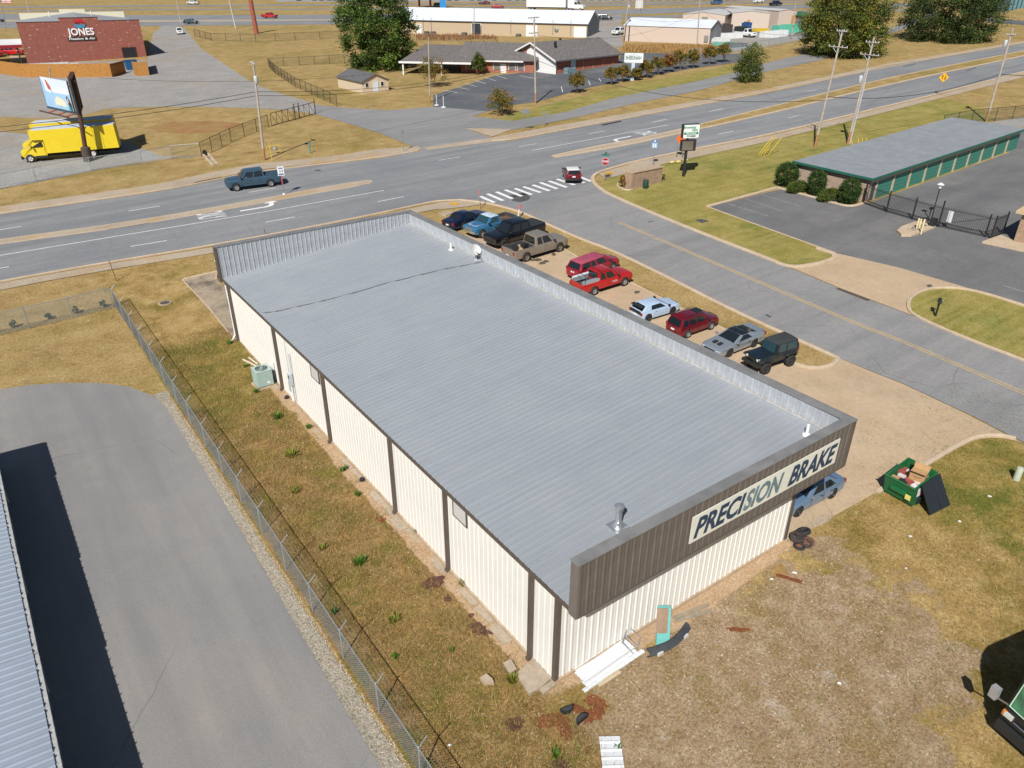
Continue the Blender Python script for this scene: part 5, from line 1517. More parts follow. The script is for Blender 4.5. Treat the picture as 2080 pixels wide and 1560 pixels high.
chain_fence('chain_link_fence', g((-30, 392), (0, 385), (75, 370), (186, 348), (290, 335), (350, 323), (410, 318)), 'thin grey chain link fence in front of the yellow box trucks', 1.6, steel, 5.2, pitch=.25, wire=.004, post_r=.035)
chain_fence('chain_link_fence', g((410, 318), (470, 288), (546, 258)), 'black chain link fence climbing to the sliding gate', 1.7, blackm, 3.1, pitch=.3, wire=.005, post_r=.04)
chain_fence('chain_link_fence', g((1912, 262), (1972, 250), (2020, 246), (2090, 239), (2200, 228)), 'black chain link fence behind the storage units', 1.75, blackm, 3.0, pitch=.22, wire=.006, post_r=.04)
chain_fence('chain_link_fence', g((846, 82), (930, 84), (1010, 86)), 'chain link fence in front of the tan building', 1.3, blackm, 4.0, pitch=.4, wire=.007, post_r=.05)
chain_fence('chain_link_fence', g((1400, 114), (1470, 112), (1512, 109)), 'grey chain link fence at the end of the dark car park', 1.4, steel, 3.0, pitch=.3, wire=.006, post_r=.04)
chain_fence('chain_link_fence', g((1446, 100), (1500, 106), (1560, 97), (1640, 80)), 'grey chain link fence round the pallet yard', 1.7, steel, 3.0, pitch=.3, wire=.006, post_r=.04)
# sliding gate
a, b = xy((552, 256)), xy((640, 232))
A = Vector((a[0], a[1], T(*a))); Bv = Vector((b[0], b[1], T(*b)))
t = root('sliding_gate', A, 'black sliding gate with diagonal braces across the gravel drive', 'gate')
D = Bv - A; h = 1.75
fr = MB()
for z in (.1, h):
    fr.tube([Vector((0, 0, z)), D + Vector((0, 0, z))], .045, 5)
fr.build('frame', blackm, t)
n = 8
for i in range(n):
    p, q = D * (i / n), D * ((i + 1) / n)
    MB().tube([p + Vector((0, 0, .1)), p + Vector((0, 0, h))], .035, 5).build('upright', blackm, t)
    MB().tube([p + Vector((0, 0, h)), q + Vector((0, 0, .1))], .03, 5).build('brace', blackm, t)
for u in (.52, .62, 1.0):
    MB().tube([D * u + Vector((.2, .3, 0)), D * u + Vector((.2, .3, 2.2))], .07, 6).build('gate_post', blackm, t)
# iron fence and gate at the storage place
def picket_run(pa, pb, h, name, parent, O, diag=False):
    a, b = G(*pa) - O, G(*pb) - O
    L = (b - a).length; n = int(L / .13)
    run = bpy.data.objects.new(name, None); col.objects.link(run); run.parent = parent
    pk = MB()
    for i in range(n + 1):
        p = a + (b - a) * (i / n)
        pk.box(p.x - .011, p.x + .011, p.y - .011, p.y + .011, p.z + .06, p.z + h)
    o = pk.build('picket', blackm, run); o['kind'] = 'stuff'
    up = Vector((0, 0, 1))
    for z in (.15, .42, h - .18):
        MB().tube([a + up * z, b + up * z], .025, 5).build('rail', blackm, run)
    if diag:
        MB().tube([a + up * .3, b + up * (h - .2)], .025, 5).build('brace', blackm, run)
O = G(1753, 414)
t = root('iron_fence', O, 'black iron picket fence with gate at the storage entrance', 'fence')
posts = [(1753, 414), (1800, 431), (1852, 446), (1905, 461), (2000, 482), (2012, 485), (2036, 476)]
hp = 1.85
for p in posts:
    q = G(*p) - O
    MB().box(q.x - .05, q.x + .05, q.y - .05, q.y + .05, q.z - .05, q.z + (2.35 if p[0] == 1905 else 2.0)).build('post', blackm, t)
for i in range(3):
    picket_run(posts[i], posts[i + 1], hp, 'fence_panel', t, O)
picket_run(posts[3], posts[4], hp, 'gate', t, O, True)
picket_run(posts[4], posts[5], hp, 'fence_panel', t, O)
picket_run(posts[5], posts[6], hp, 'fence_panel', t, O)
q0, q1 = G(1916, 463) - O, G(1926, 466) - O
MB().hexa([q0 + Vector((0, -.06, .6)), q1 + Vector((0, -.06, .6)), q1 + Vector((0, -.04, .6)), q0 + Vector((0, -.04, .6)), q0 + Vector((0, -.06, 1.6)), q1 + Vector((0, -.06, 1.6)), q1 + Vector((0, -.04, 1.6)), q0 + Vector((0, -.04, 1.6))]).build('notice_board', mat('notice_white', (.66, .66, .68), .5, var=.15, scale=9), t)
q0 = G(1903, 462) - O
MB().box(q0.x - .35, q0.x + .15, q0.y + .15, q0.y + .6, q0.z, q0.z + .75).build('gate_motor', trim_b, t)
# island with bollards
isl = [(1821, 472), (1830, 463), (1855, 452), (1880, 449), (1905, 457), (1897, 464), (1872, 474), (1850, 481), (1830, 481)]
O = G(1860, 466)
t = root('gate_island', O, 'raised concrete island filled with dark stones before the storage gate', 'traffic island')
MB().prism([(xy(p)[0] - O.x, xy(p)[1] - O.y) for p in isl], -.2, .14).build('slab', kerb_mat, t)
st = MB()
rs = random.Random(5)
for i in range(260):
    px_, py_ = rs.uniform(1838, 1882), rs.uniform(454, 474)
    if abs((px_ - 1860) / 24) + abs((py_ - (466 - (px_ - 1860) * .25)) / 7) > 1: continue
    p = G(px_, py_) - O; r_ = rs.uniform(.04, .09)
    st.add([(p.x - r_, p.y, p.z + .14), (p.x, p.y - r_, p.z + .14), (p.x + r_, p.y, p.z + .14), (p.x, p.y + r_, p.z + .14), (p.x, p.y, p.z + .14 + r_)], [(0, 1, 4), (1, 2, 4), (2, 3, 4), (3, 0, 4)])
o = st.build('stones', mat('dark_stones', (.10, .10, .11), .9, var=.6, scale=14), t); o['kind'] = 'stuff'
cream_post = mat('bollard_cream', (.62, .52, .30), .6, var=.08)
for i, (p, tp, lb) in enumerate([((1861, 467), (1871, 446), 'cream bollard nearest the keypad on the gate island'), ((1866, 466), (1874, 447), 'cream bollard in the middle of three on the gate island'), ((1870, 477), (1879, 447), 'tall cream bollard on the near kerb of the gate island')]):
    B0 = G(*p); hh = Hh(B0, tp)
    o = MB().lathe([(.075, -.05), (.075, hh * .94), (.06, hh * .98), (.01, hh)], n=10).build('bollard', cream_post, None, 40, loc=B0 + Vector((0, 0, .1)))
    tag(o, lb, 'bollard', 'cream bollards at the storage gate')
# keypad stand, lamp, mailbox
B0 = G(1884, 452)
t = root('keypad_stand', B0, 'black keypad stand on the gate island', 'keypad')
MB().tube([(0, 0, 0), (-.05, -.02, 1.0), (-.12, -.08, 1.25)], .035, 6).build('stem', blackm, t)
MB().box(-.35, .1, -.2, .05, 1.25, 1.42).build('keypad', blackm, t)
B0 = G(1890, 451); hh = Hh(B0, (1912, 372))
t = root('lamp_post', B0, 'black lamp post with white hooded lantern at the storage gate', 'lamp post')
MB().lathe([(.07, 0), (.05, .2), (.045, hh - .45)], n=8).build('pole', blackm, t, 40)
MB().lathe([(.10, hh - .45), (.13, hh - .3), (.12, hh - .12)], n=12).build('lantern', mat('lantern_white', (.7, .72, .74), .3, var=0), t, 40)
MB().lathe([(.30, hh - .13), (.27, hh - .09), (.10, hh), (.03, hh + .05)], n=12).build('hood', mat('hood_white', (.66, .68, .7), .4, var=.05), t, 40)
B0 = G(1900, 642)
t = root('mailbox', B0, 'black mailbox on a post in the corner lawn', 'mailbox')
MB().box(-.05, .05, -.05, .05, 0, 1.0).build('post', trim_b, t)
bx_ = MB()
n = 8
vs = []
for x_ in (-.28, .28):
    vs += [(x_, -.12, 1.0), (x_, .12, 1.0)] + [(x_, .12 * math.cos(a_ * math.pi / 6), 1.13 + .12 * math.sin(a_ * math.pi / 6)) for a_ in range(7)]
bx_.add(vs, [tuple(range(9)), tuple(range(17, 8, -1))] + [(i, (i + 1) % 9, 9 + (i + 1) % 9, 9 + i) for i in range(9)])
bx_.build('box', trim_b, t).rotation_euler.z = .5
MB().box(.1, .18, -.16, -.14, 1.1, 1.3).build('flag', mat('flag_grey', (.3, .3, .32), .5, var=0), t)

# ---------------------------------------------------------------- utility poles, signs
woodp = mat('pole_wood', (0.36, 0.31, 0.27), 0.9, var=0.25, scale=3, bmp=.4, bscale=20)
woodb = mat('pole_wood_base', (0.33, 0.17, 0.08), 0.9, var=0.25, scale=3)
xfm = mat('transformer_grey', (0.42, 0.46, 0.48), 0.5, 0.1, 0.08)
TOPS = {}
def utility_pole(key, base, top, label, arms=(), xf=(), r=.16, conduit=False):
    B0 = G(*base); Tp = top_of(B0, top)
    D = Tp - B0
    t = root('utility_pole', B0, label, 'utility pole')
    MB().tube([(0, 0, -.2), D * .12], r, 10, r * .97).build('pole_base', woodb, t, 50)
    MB().tube([D * .12, D * .5, D], r * .97, 10, r * .7).build('pole', woodp, t, 50)
    wires = []
    u = D.normalized()
    for (f, half, ang) in arms:
        c = D * f
        d = Vector((math.cos(ang), math.sin(ang), 0))
        s_ = u.cross(d).normalized() * .1
        MB().tube([c - d * half + s_, c + d * half + s_], .065, 4).build('crossarm', woodp, t)
        for k in (-.95, -.45, .45, .95):
            q = c + d * half * k + s_
            MB().lathe([(.03, 0), (.06, .04), (.06, .16), (.03, .2)], c=q, n=6).build('insulator', xfm, t)
            wires.append(B0 + q + Vector((0, 0, .2)))
        MB().tube([c + d * half * .6 + s_, c - u * .7], .02, 4).tube([c - d * half * .6 + s_, c - u * .7], .02, 4).build('arm_brace', steel, t)
    for (f, ang) in xf:
        c = D * f + Vector((math.cos(ang), math.sin(ang), 0)) * .42
        MB().lathe([(.2, -.45), (.24, -.4), (.24, .35), (.2, .4), (.06, .45)], c=c, n=12).build('transformer', xfm, t, 40)
    if conduit:
        MB().tube([Vector((.22, -.1, 0)), D * .72 + Vector((.22, -.1, 0))], .06, 6).tube([Vector((.1, -.24, 0)), D * .55 + Vector((.1, -.24, 0))], .05, 6).build('conduit', mat('conduit_grey', (.5, .51, .53), .5, .1, .08), t)
    TOPS[key] = (B0, D, wires)
    return t
RA = math.atan2(*(Vector(xy((520, 434))) - Vector(xy((0, 519)))).yx)       # direction of the main road
PA = RA + math.pi / 2
utility_pole('p1', (537, 325), (514, 123), 'weathered utility pole with orange base beside the blue pickup lane', [(.97, 1.1, PA)], [(.82, PA + 3.1)])
utility_pole('p2', (1088, 210), (1085, 34), 'tall grey utility pole in front of the church car park', [(.99, 1.4, RA + .4), (.82, 1.3, RA + .4)], [])
utility_pole('p3', (1655, 300), (1712, 60), 'utility pole with orange foot left of the paired pole', [(.985, .7, PA), (.86, 1.3, PA)])
utility_pole('p4', (1722, 292), (1776, 75), 'utility pole with white conduits behind the storage units', [(.95, .9, PA), (.84, 1.3, PA)], [(.62, PA + 1.2)], conduit=True)
utility_pole('p5', (2003, 247), (2058, 57), 'utility pole with transformer at the right picture edge', [(.93, .6, PA)], [(.84, PA)])
utility_pole('p6', (1415, 103), (1422, -4), 'slim utility pole in front of the white shed', [(.9, .8, RA)])
utility_pole('p7', (1266, 84), (1277, -2), 'slim utility pole at the left end of the white shed', [], [(.82, RA)])
utility_pole('p8', (963, 76), (963, 12), 'dark thin pole in front of the tan building', [], r=.14)
utility_pole('p9', (873, 208), (870, 75), 'thin utility pole behind the reddish bush', [], r=.12)
utility_pole('p10', (1608, 80), (1616, 5), 'slim pole beside the pallet yard', [], r=.12)
utility_pole('p11', (1640, 72), (1665, -5), 'slim pole beside the green roofed hut', [], r=.12)
utility_pole('p12', (104, 180), (100, 137), 'short pole behind the billboard', [(.95, .6, PA)], r=.14)
def wire(a, b, sag, label, r=.016, n=14):
    d = b - a
    pts = [a + d * (i / n) - Vector((0, 0, sag * 4 * (i / n) * (1 - i / n))) for i in range(n + 1)]
    o = MB().tube([p - a for p in pts], r, 4).build('overhead_wire', mat('wire_black', (.02, .02, .022), .6, var=0), None, loc=a)
    tag(o, label, 'wire', 'overhead wires')
def ptop(k, f, off=Vector((0, 0, 0))):
    return TOPS[k][0] + TOPS[k][1] * f + off
dirv = Vector((math.cos(RA), math.sin(RA), 0))
far_l = ptop('p1', .66) - dirv * 60; far_l.z = ptop('p1', .66).z - 1.0
for k, (f, dz) in enumerate([(.66, 0), (.70, .4)]):
    wire(ptop('p1', f), far_l + Vector((0, 0, dz * 1.2)), 1.4, ['lower telephone wire running left from the pole with the orange base', 'upper telephone wire running left from the pole with the orange base'][k], .03)
    wire(ptop('p1', f), ptop('p2', .48 + .03 * k), 1.3, ['lower telephone wire crossing from the orange based pole to the church pole', 'upper telephone wire crossing from the orange based pole to the church pole'][k], .025)
wire(ptop('p2', .52), ptop('p3', .42), 2.2, 'heavy cable from the church pole to the roadside poles', .03)
wire(ptop('p3', .45), ptop('p5', .52), 1.2, 'heavy cable from the roadside poles past the yellow sign', .035)
wire(ptop('p5', .52), ptop('p5', .52) + Vector((40, -18, 0)), .8, 'heavy cable leaving the right picture edge', .035)
wire(ptop('p3', .97), ptop('p6', .8), 2.0, 'pale wire from the roadside pole to the slim shed pole', .018)
wire(ptop('p3', .86), ptop('p4', .86), .6, 'jumper wire between the paired roadside poles', .02)
wire(ptop('p4', .95), ptop('p4', .95) + Vector((55, 22, 1)), 1.5, 'pale wire running right past the dark tree', .018)
wire(ptop('p2', .8), ptop('p6', .75), 2.5, 'wire over the church roof to the white shed', .018)
wire(ptop('p9', .55), ptop('p9', .55) - Vector((46, -14, 0)), 1.2, 'wire crossing in front of the big pine', .02)
wire(ptop('p6', .6), ptop('p7', .6), .8, 'wire hanging across the white shed wall', .018)
# roadside furniture
signw = mat('sign_white', (.68, .69, .70), .45, var=.04)
signk = mat('sign_black', (.02, .02, .02), .5, var=0)
galvp = mat('sign_post', (.25, .25, .24), .5, .3, .1)
def to_cam(B0):
    v = CAM - B0
    return math.atan2(v.y, v.x) + math.pi / 2      # local -y faces the camera side
# stop sign with street blades
B0 = G(1227, 368); hh = Hh(B0, (1229, 314))
t = root('stop_sign', B0, 'red octagonal stop sign with green street name blades', 'road sign', to_cam(B0))
MB().box(-.03, .03, -.03, .03, -.1, hh).build('post', galvp, t)
oc = [(.38 * math.cos(R(22.5 + 45 * i)), .38 * math.sin(R(22.5 + 45 * i))) for i in range(8)]
zc = Hh(B0, (1229, 328))
def plate(mb, poly, y0, y1, zc):
    n = len(poly)
    mb.add([(x, y0, z + zc) for x, z in poly] + [(x, y1, z + zc) for x, z in poly], [tuple(range(n)), tuple(range(2 * n - 1, n - 1, -1))] + [(i, (i + 1) % n, n + (i + 1) % n, n + i) for i in range(n)])
    return mb
plate(MB(), [(x * 1.06, z * 1.06) for x, z in oc], -.05, -.035, zc).build('border', signw, t)
pl_ = plate(MB(), oc, -.056, -.05, zc).build('face', mat('stop_red', (.32, .008, .02), .4, var=0), t)
frame_at(put('lettering', text_mesh('lettering', 'STOP', .27, signw, .002, .008), pl_), (0, -.06, zc), (1, 0, 0), (0, 0, 1))
grn = mat('street_green', (.01, .16, .09), .4, var=0)
MB().box(-.4, .4, -.02, .0, hh - .12, hh + .06).build('street_blade', grn, t)
o = MB().box(-.4, .4, -.02, .0, hh + .07, hh + .24).build('street_blade', grn, t); o.rotation_euler.z = 1.3
# blue route sign
B0 = G(1326, 336); hh = Hh(B0, (1331, 283))
t = root('route_sign', B0, 'blue route marker signs on a thin post by the corner', 'road sign', to_cam(B0))
MB().tube([(0, 0, 0), (0, 0, hh)], .03, 6).build('post', galvp, t)
blu = mat('sign_blue', (.05, .18, .42), .4, var=.1)
MB().box(-.24, .24, -.05, -.035, hh - .32, hh).build('plate', blu, t)
MB().box(-.3, .3, -.05, -.035, hh - .95, hh - .36).build('plate', mat('sign_paleblue', (.25, .42, .62), .4, var=.1), t)
for (x0_, x1_, z0_, z1_) in ((-.1, .1, .25, .1), (-.18, -.06, .85, .5), (.04, .16, .85, .5)):
    MB().box(x0_, x1_, -.056, -.05, hh - z0_, hh - z1_).build('symbol', signw, t)
# yellow divided road sign
B0 = G(1908, 193); B1 = G(1911, 195)
zc = Hh(B0, (1916, 157))
t = root('warning_sign', B0, 'yellow diamond warning sign with black arrows by the divided road', 'road sign', to_cam(B0))
MB().tube([(-.3, 0, 0), (-.3, 0, zc)], .035, 5).build('post', galvp, t)
MB().tube([(.3, 0, 0), (.3, 0, zc)], .035, 5).build('post', galvp, t)
f_ = plate(MB(), [(0, -.72), (.72, 0), (0, .72), (-.72, 0)], -.06, -.04, zc).build('face', mat('warning_yellow', (.70, .36, .01), .4, var=.05), t)
for (s_, x_) in ((1, -.2), (-1, .2)):
    plate(MB(), [(x_ - .05, -.3 * s_), (x_ + .05, -.3 * s_), (x_ + .05, .12 * s_), (x_ + .16, .12 * s_), (x_, .38 * s_), (x_ - .16, .12 * s_), (x_ - .05, .12 * s_)], -.066, -.06, zc).build('arrow', signk, t)
# lane sign on the left median
B0 = G(577, 396); hh = Hh(B0, (566, 338)); z0 = Hh(B0, (569, 352))
t = root('lane_sign', B0, 'white lane control sign on the median beside the blue pickup', 'road sign', to_cam(B0))
MB().tube([(0, 0, 0), (0, 0, hh)], .04, 6).build('post', galvp, t)
MB().lathe([(.14, 0), (.12, .16), (.05, .2)], n=10).build('base', signw, t)
f_ = MB().box(-.32, .32, -.05, -.03, hh - .95, hh).build('face', signw, t)
for (x0_, x1_, z0_, z1_) in ((-.25, .25, .88, .72), (-.12, -.02, .6, .35), (.1, .2, .6, .35), (-.22, .22, .25, .12)):
    MB().box(x0_, x1_, -.056, -.05, hh - z0_, hh - z1_).build('symbol', mat('sign_ink', (.10, .16, .25), .5, var=.1), t)
MB().box(-.06, .06, -.045, -.03, hh - 1.9, hh - 1.1).build('red_strip', mat('red_strip', (.45, .06, .06), .5, var=0), t)
# markers, stakes
def stake(base, top, label, m, r=.035, cap=None):
    B0 = G(*base); D = top_of(B0, top) - B0
    t = root('marker_post', B0, label, 'marker post')
    MB().tube([(0, 0, -.05), D], r, 6).build('post', m, t)
    if cap:
        MB().tube([D * .72, D * 1.01], r * 1.8, 6).build('cap', cap, t)
orange = mat('marker_orange', (.62, .12, .06), .5, var=.1)
rust = mat('rusty_pipe', (.16, .07, .045), .8, var=.3)
stake((976, 424), (974, 386), 'orange topped marker stake at the street corner', rust, .03, orange)
stake((1052, 442), (1056, 417), 'orange and white marker post behind the black pickup', signw, .06, orange)
stake((237, 571), (221, 528), 'rusty stake in the verge near the fence corner', rust, .03)
stake((541, 478), (536, 466), 'small round brown sign behind the far parapet', rust, .03, rust)
stake((1098, 262), (1094, 225), 'left post of a road sign seen from behind', galvp, .04) if 0 else None
for (b_, tp, lb) in [((1067, 266), (1066, 222), 'grey sign on two posts seen from behind by the frontage road'), ((1105, 257), (1105, 226), 'small dark sign by the frontage road'), ((820, 308), (817, 264), 'dark leaning marker post at the drive mouth')]:
    B0 = G(*b_); hh = Hh(B0, tp)
    t = root('road_sign', B0, lb, 'road sign', to_cam(B0))
    if 'two posts' in lb:
        for s_ in (-.35, .35):
            MB().tube([(s_, 0, 0), (s_, 0, hh)], .035, 5).build('post', galvp, t)
        MB().box(-.5, .5, -.03, -.01, hh - .55, hh).build('plate', mat('sign_back', (.2, .22, .24), .5, .3, .1), t)
    else:
        MB().tube([(0, 0, 0), (0, 0, hh)], .04, 5).build('post', galvp, t)
        MB().box(-.2, .2, -.03, -.01, hh - .5, hh).build('plate', mat('sign_back', (.2, .22, .24), .5, .3, .1), t)
yel = mat('guy_guard_yellow', (.62, .44, .04), .5, var=.1)
for i, (b_, tp, lb) in enumerate([((1541, 314), (1570, 277), 'yellow guy wire guard, first beside the storage lawn poles'), ((1545, 315), (1577, 277), 'yellow guy wire guard, second beside the storage lawn poles'), ((1552, 314), (1574, 283), 'yellow guy wire guard, third beside the storage lawn poles'), ((1561, 314), (1588, 279), 'yellow guy wire guard, last beside the storage lawn poles'),
                                  ((1734, 299), (1728, 282), 'yellow guard behind the storage roof, first from the pole'), ((1746, 298), (1743, 281), 'yellow guard behind the storage roof, second from the pole'), ((1753, 297), (1751, 280), 'yellow guard behind the storage roof, third from the pole'), ((1763, 294), (1759, 280), 'yellow guard behind the storage roof, fourth from the pole'), ((553, 327), (546, 290), 'yellow pipe marker beside the orange based pole')]):
    B0 = G(*b_); D = top_of(B0, tp) - B0
    o = MB().tube([(0, 0, 0), D], .045, 6).build('guy_guard', yel, None, loc=B0)
    tag(o, lb, 'guy guard', 'yellow guy wire guards')
t = root('valve_rack', G(560, 312), 'small yellow pipe frame with meter near the orange based pole', 'pipe frame')
MB().tube([(-1.0, 0, 0), (-1.0, 0, .9), (.6, 0, 1.0), (.6, 0, 0)], .05, 5).build('frame', yel, t)
MB().lathe([(.2, .45), (.25, .55), (.2, .85)], n=10).build('meter', mat('meter_grey', (.3, .3, .3), .5, var=.1), t)
t = root('hydrant_marker', G(630, 311), 'blue green utility post on the grass bank', 'utility post')
MB().lathe([(.09, 0), (.09, 1.2), (.11, 1.25), (.02, 1.35)], n=10).build('post', mat('teal_post', (.05, .28, .32), .5, var=.1), t, 40)
# storage roadside sign
B0 = G(1388, 358)
hp = Hh(B0, (1400, 252)); z1, z0 = Hh(B0, (1378, 253)), Hh(B0, (1378, 275))
t = root('storage_sign', B0, 'tall roadside sign for the storage place with a dead message board below', 'sign', to_cam(B0) + R(26))
W_ = 1.55
sb = MB().box(-W_ * .45, W_ * .75, -.28, .28, hp - 1.42, hp).build('sign_cabinet', mat('cabinet_navy', (.012, .016, .028), .4, var=.1), t)
fc = MB().box(-W_ * .43, W_ * .73, -.292, -.281, hp - 1.39, hp - .03).build('sign_face', mat('sign_face_white', (.70, .72, .70), .4, var=.03), t)
grn2 = mat('sign_green', (.01, .22, .12), .4, var=0)
def put_text(s, size, m, parent, x, z, y, bold=.01, width=None):
    frame_at(put('lettering', text_mesh('lettering', s, size, m, .002, bold, width=width), parent), (x, y, z), (1, 0, 0), (0, 0, 1))
put_text('Browning', .36, grn2, fc, .0, hp - .30, -.297)
put_text('Park', .36, grn2, fc, .62, hp - .60, -.297)
MB().box(-W_ * .40, W_ * .68, -.298, -.293, hp - 1.03, hp - .80).build('green_band', grn2, fc)
put_text('MINI STORAGE', .17, signw, fc, .22, hp - .915, -.302, .006)
put_text('319-0600', .26, signk, fc, .25, hp - 1.2, -.297)
MB().box(-W_ * .45, W_ * .62, -.24, .24, hp - 2.75, hp - 1.62).build('message_board', mat('board_case', (.03, .025, .025), .6, var=.2), t)
MB().box(-W_ * .40, W_ * .40, -.252, -.241, hp - 2.65, hp - 1.72).build('board_face', mat('board_face', (.14, .12, .09), .6, var=.3, scale=2), t)
MB().box(-.12, .12, -.12, .12, -.1, hp - 2.7).box(-.1, .1, -.1, .1, hp - 1.62, hp - 1.42).build('post', trim_b, t)
B0 = G(1379, 321)
t = root('orange_sign', B0, 'orange diamond construction sign half hidden behind the storage sign', 'road sign', to_cam(B0) + R(-20))
zc = Hh(B0, (1379, 282))
f_ = plate(MB(), [(0, -.62), (.62, 0), (0, .62), (-.62, 0)], -.03, 0, zc).build('face', mat('sign_orange', (.70, .13, .02), .5, var=.05), t)
for s_ in (-.35, .35):
    MB().tube([(s_, .03, 0), (s_, .03, zc)], .04, 5).build('post', galvp, t)
sb_ = mat('sandbag', (.62, .50, .18), .9, var=.25)
for i, (p, lb) in enumerate([((1365, 331), 'yellow sandbag at the left foot of the orange sign'), ((1378, 330), 'yellow sandbag between the feet of the orange sign'), ((1392, 327), 'yellow sandbag at the right foot of the orange sign')]):
    o = MB().lathe([(.05, 0), (.32, .05), (.34, .13), (.2, .22), (.03, .24)], n=10).build('sandbag', sb_, None, 60, loc=G(*p)); o.scale = (1.2, .7, 1)
    tag(o, lb, 'sandbag', 'sandbags at the orange sign')
# brick sign wall at the corner
a, b = G(1284, 384), G(1342, 369)
d = (b - a); L = d.length; ang = math.atan2(d.y, d.x)
brick_tan = None
def brick_mat(name, c1, c2, mortar, scale=1.0, var=.6):
    m, nt, N, L_, B = _nt(name)
    tc = N.new('ShaderNodeTexCoord').outputs['Object']
    mp = N.new('ShaderNodeMapping'); mp.inputs['Rotation'].default_value = (R(90), 0, 0); L_.new(tc, mp.inputs['Vector'])
    b_ = N.new('ShaderNodeTexBrick')
    b_.inputs['Color1'].default_value = c4(c1); b_.inputs['Color2'].default_value = c4(c2); b_.inputs['Mortar'].default_value = c4(mortar)
    b_.inputs['Scale'].default_value = 4.0 * scale; b_.inputs['Mortar Size'].default_value = .012; b_.inputs['Row Height'].default_value = .3; b_.inputs['Brick Width'].default_value = .9
    L_.new(mp.outputs[0], b_.inputs['Vector'])
    k = ramp(N, L_, noise(N, L_, tc, 1.6, 6, .7), [(.3, 1 - var * .35), (.7, 1 + var * .3)])
    L_.new(mixc(N, L_, 1.0, b_.outputs['Color'], k, 'MULTIPLY'), B.inputs['Base Color'])
    B.inputs['Roughness'].default_value = .9
    MATS[name] = m
    return m
brick_tan = brick_mat('tan_brick', (.30, .19, .125), (.36, .245, .17), (.36, .30, .24))
brick_red = brick_mat('red_brick', (.30, .085, .055), (.36, .12, .075), (.36, .24, .18))
hh = Hh(a, (1284, 351))
t = root('sign_wall', a, 'tan brick monument wall in a kerbed bed at the corner', 'wall', ang)
MB().box(-.25, L, -.12, .55, -.2, hh).build('wall', brick_tan, t)
MB().box(-.32, L + .06, -.2, .63, hh, hh + .1).build('coping', mat('brick_coping', (.40, .30, .215), .85, var=.15), t)
MB().box(-.42, -.02, -.2, .72, -.2, hh + .02).build('pier', brick_tan, t)
kerb('bed_edging', [(1285, 385), (1273, 388), (1256, 381), (1253, 376), (1260, 370)], kerb_mat, wid=.16, h=.12)
B0 = G(1311, 382)
o = MB().lathe([(.28, 0), (.30, .05), (.30, .75), (.26, .85), (.03, .9)], n=12).build('utility_pedestal', mat('dark_green_box', (.012, .05, .035), .5, var=.1), None, 40, loc=B0)
tag(o, 'dark green utility pedestal before the tan brick wall', 'utility box')
# billboard
B0 = G(180, 327)
Dp = top_of(B0, (150, 160)) - B0
t = root('billboard', B0, 'two sided billboard on a rust brown post above the yellow trucks', 'billboard')
rustb = mat('rust_brown_steel', (.085, .035, .024), .65, .1, .25)
MB().lathe([(.55, -.2), (.55, 1.6), (.3, 1.75)], n=14).build('post_base', mat('post_base', (.07, .045, .04), .8, var=.2), t, 40)
zt = Dp.z
MB().tube([(0, 0, 1.5), (Dp.x, Dp.y, zt - .2)], .27, 10, .25).build('post', rustb, t, 40)
# poster face: its corners as seen, kept upright
TL, TR, BR, BL = (79, 154), (135, 166), (150, 227), (96, 215)
off = Vector((-1.1, -.1, 0))
cxm = B0 + off
def on_plane(px, P, n_):
    d_ = ray(*px); return CAM + d_ * ((P - CAM).dot(n_) / d_.dot(n_))
# the right lower corner of the poster hangs close to the post
p_r = top_of(B0, (152, 227))
zr = p_r.z - B0.z
# choose the plane so that the left edge is farther from the viewer and both edges are upright
best = None
for k in range(0, 180, 2):
    a_ = R(k); n_ = Vector((math.cos(a_), math.sin(a_), 0))
    q = [on_plane(p, p_r, n_) for p in (TL, TR, BR, BL)]
    e = abs(q[0].z - q[1].z) + abs(q[3].z - q[2].z) + (Vector((q[0].x, q[0].y)) - Vector((q[3].x, q[3].y))).length
    if best is None or e < best[0]:
        best = (e, n_, q)
_, n_, q = best
if (CAM - p_r).dot(n_) < 0: n_ = -n_
ux = Vector((q[2].x - q[3].x, q[2].y - q[3].y, 0)); Wb = (ux.length + (q[1] - q[0]).length) / 2; ux.normalize()
z0, z1 = (q[2].z + q[3].z) / 2 - B0.z, (q[0].z + q[1].z) / 2 - B0.z
orx = Vector(((q[0].x + q[3].x) / 2 - B0.x, (q[0].y + q[3].y) / 2 - B0.y, 0))
pb = bpy.data.objects.new('poster_panel', None); col.objects.link(pb); pb.parent = t
frame_at(pb, orx, ux, (0, 0, 1))
Hb = z1 - z0
sky_b = mat('poster_sky', (.30, .50, .72), .5, var=.1, scale=.6)
face = MB().box(0, Wb, z0, z1, -.12, 0).build('face', sky_b, pb)
MB().box(-.05, Wb + .05, z0 - .25, z0, -.2, .05).box(-.06, 0, z0, z1, -.14, .02).box(Wb, Wb + .06, z0, z1, -.14, .02).build('frame', mat('poster_frame', (.03, .06, .09), .5, var=.1), pb)
def art(nm, poly, m, z_=.006):
    MB().add([(x * Wb, z0 + y * Hb, z_) for x, y in poly], [tuple(range(len(poly)))]).build(nm, m, face, fix=False)
pale = mat('poster_pale', (.58, .66, .76), .5, var=.05); wht = mat('poster_white', (.76, .77, .78), .5, var=0)
art('print', [(0.0, 1), (1, 1), (1, .55), (.42, .52), (.1, .8)], pale, .004)
art('print', [(.12, .55), (.3, .5), (.33, .7), (.22, .97), (.1, .96)], wht)
art('print', [(.22, .62), (.34, .58), (.33, .72), (.22, .93), (.17, .93)], mat('poster_red', (.42, .10, .10), .5, var=.1), .008)
art('print', [(.38, .12), (.78, .10), (.78, .22), (.72, .32), (.5, .43), (.38, .3)], mat('poster_cream', (.66, .64, .50), .5, var=.1))
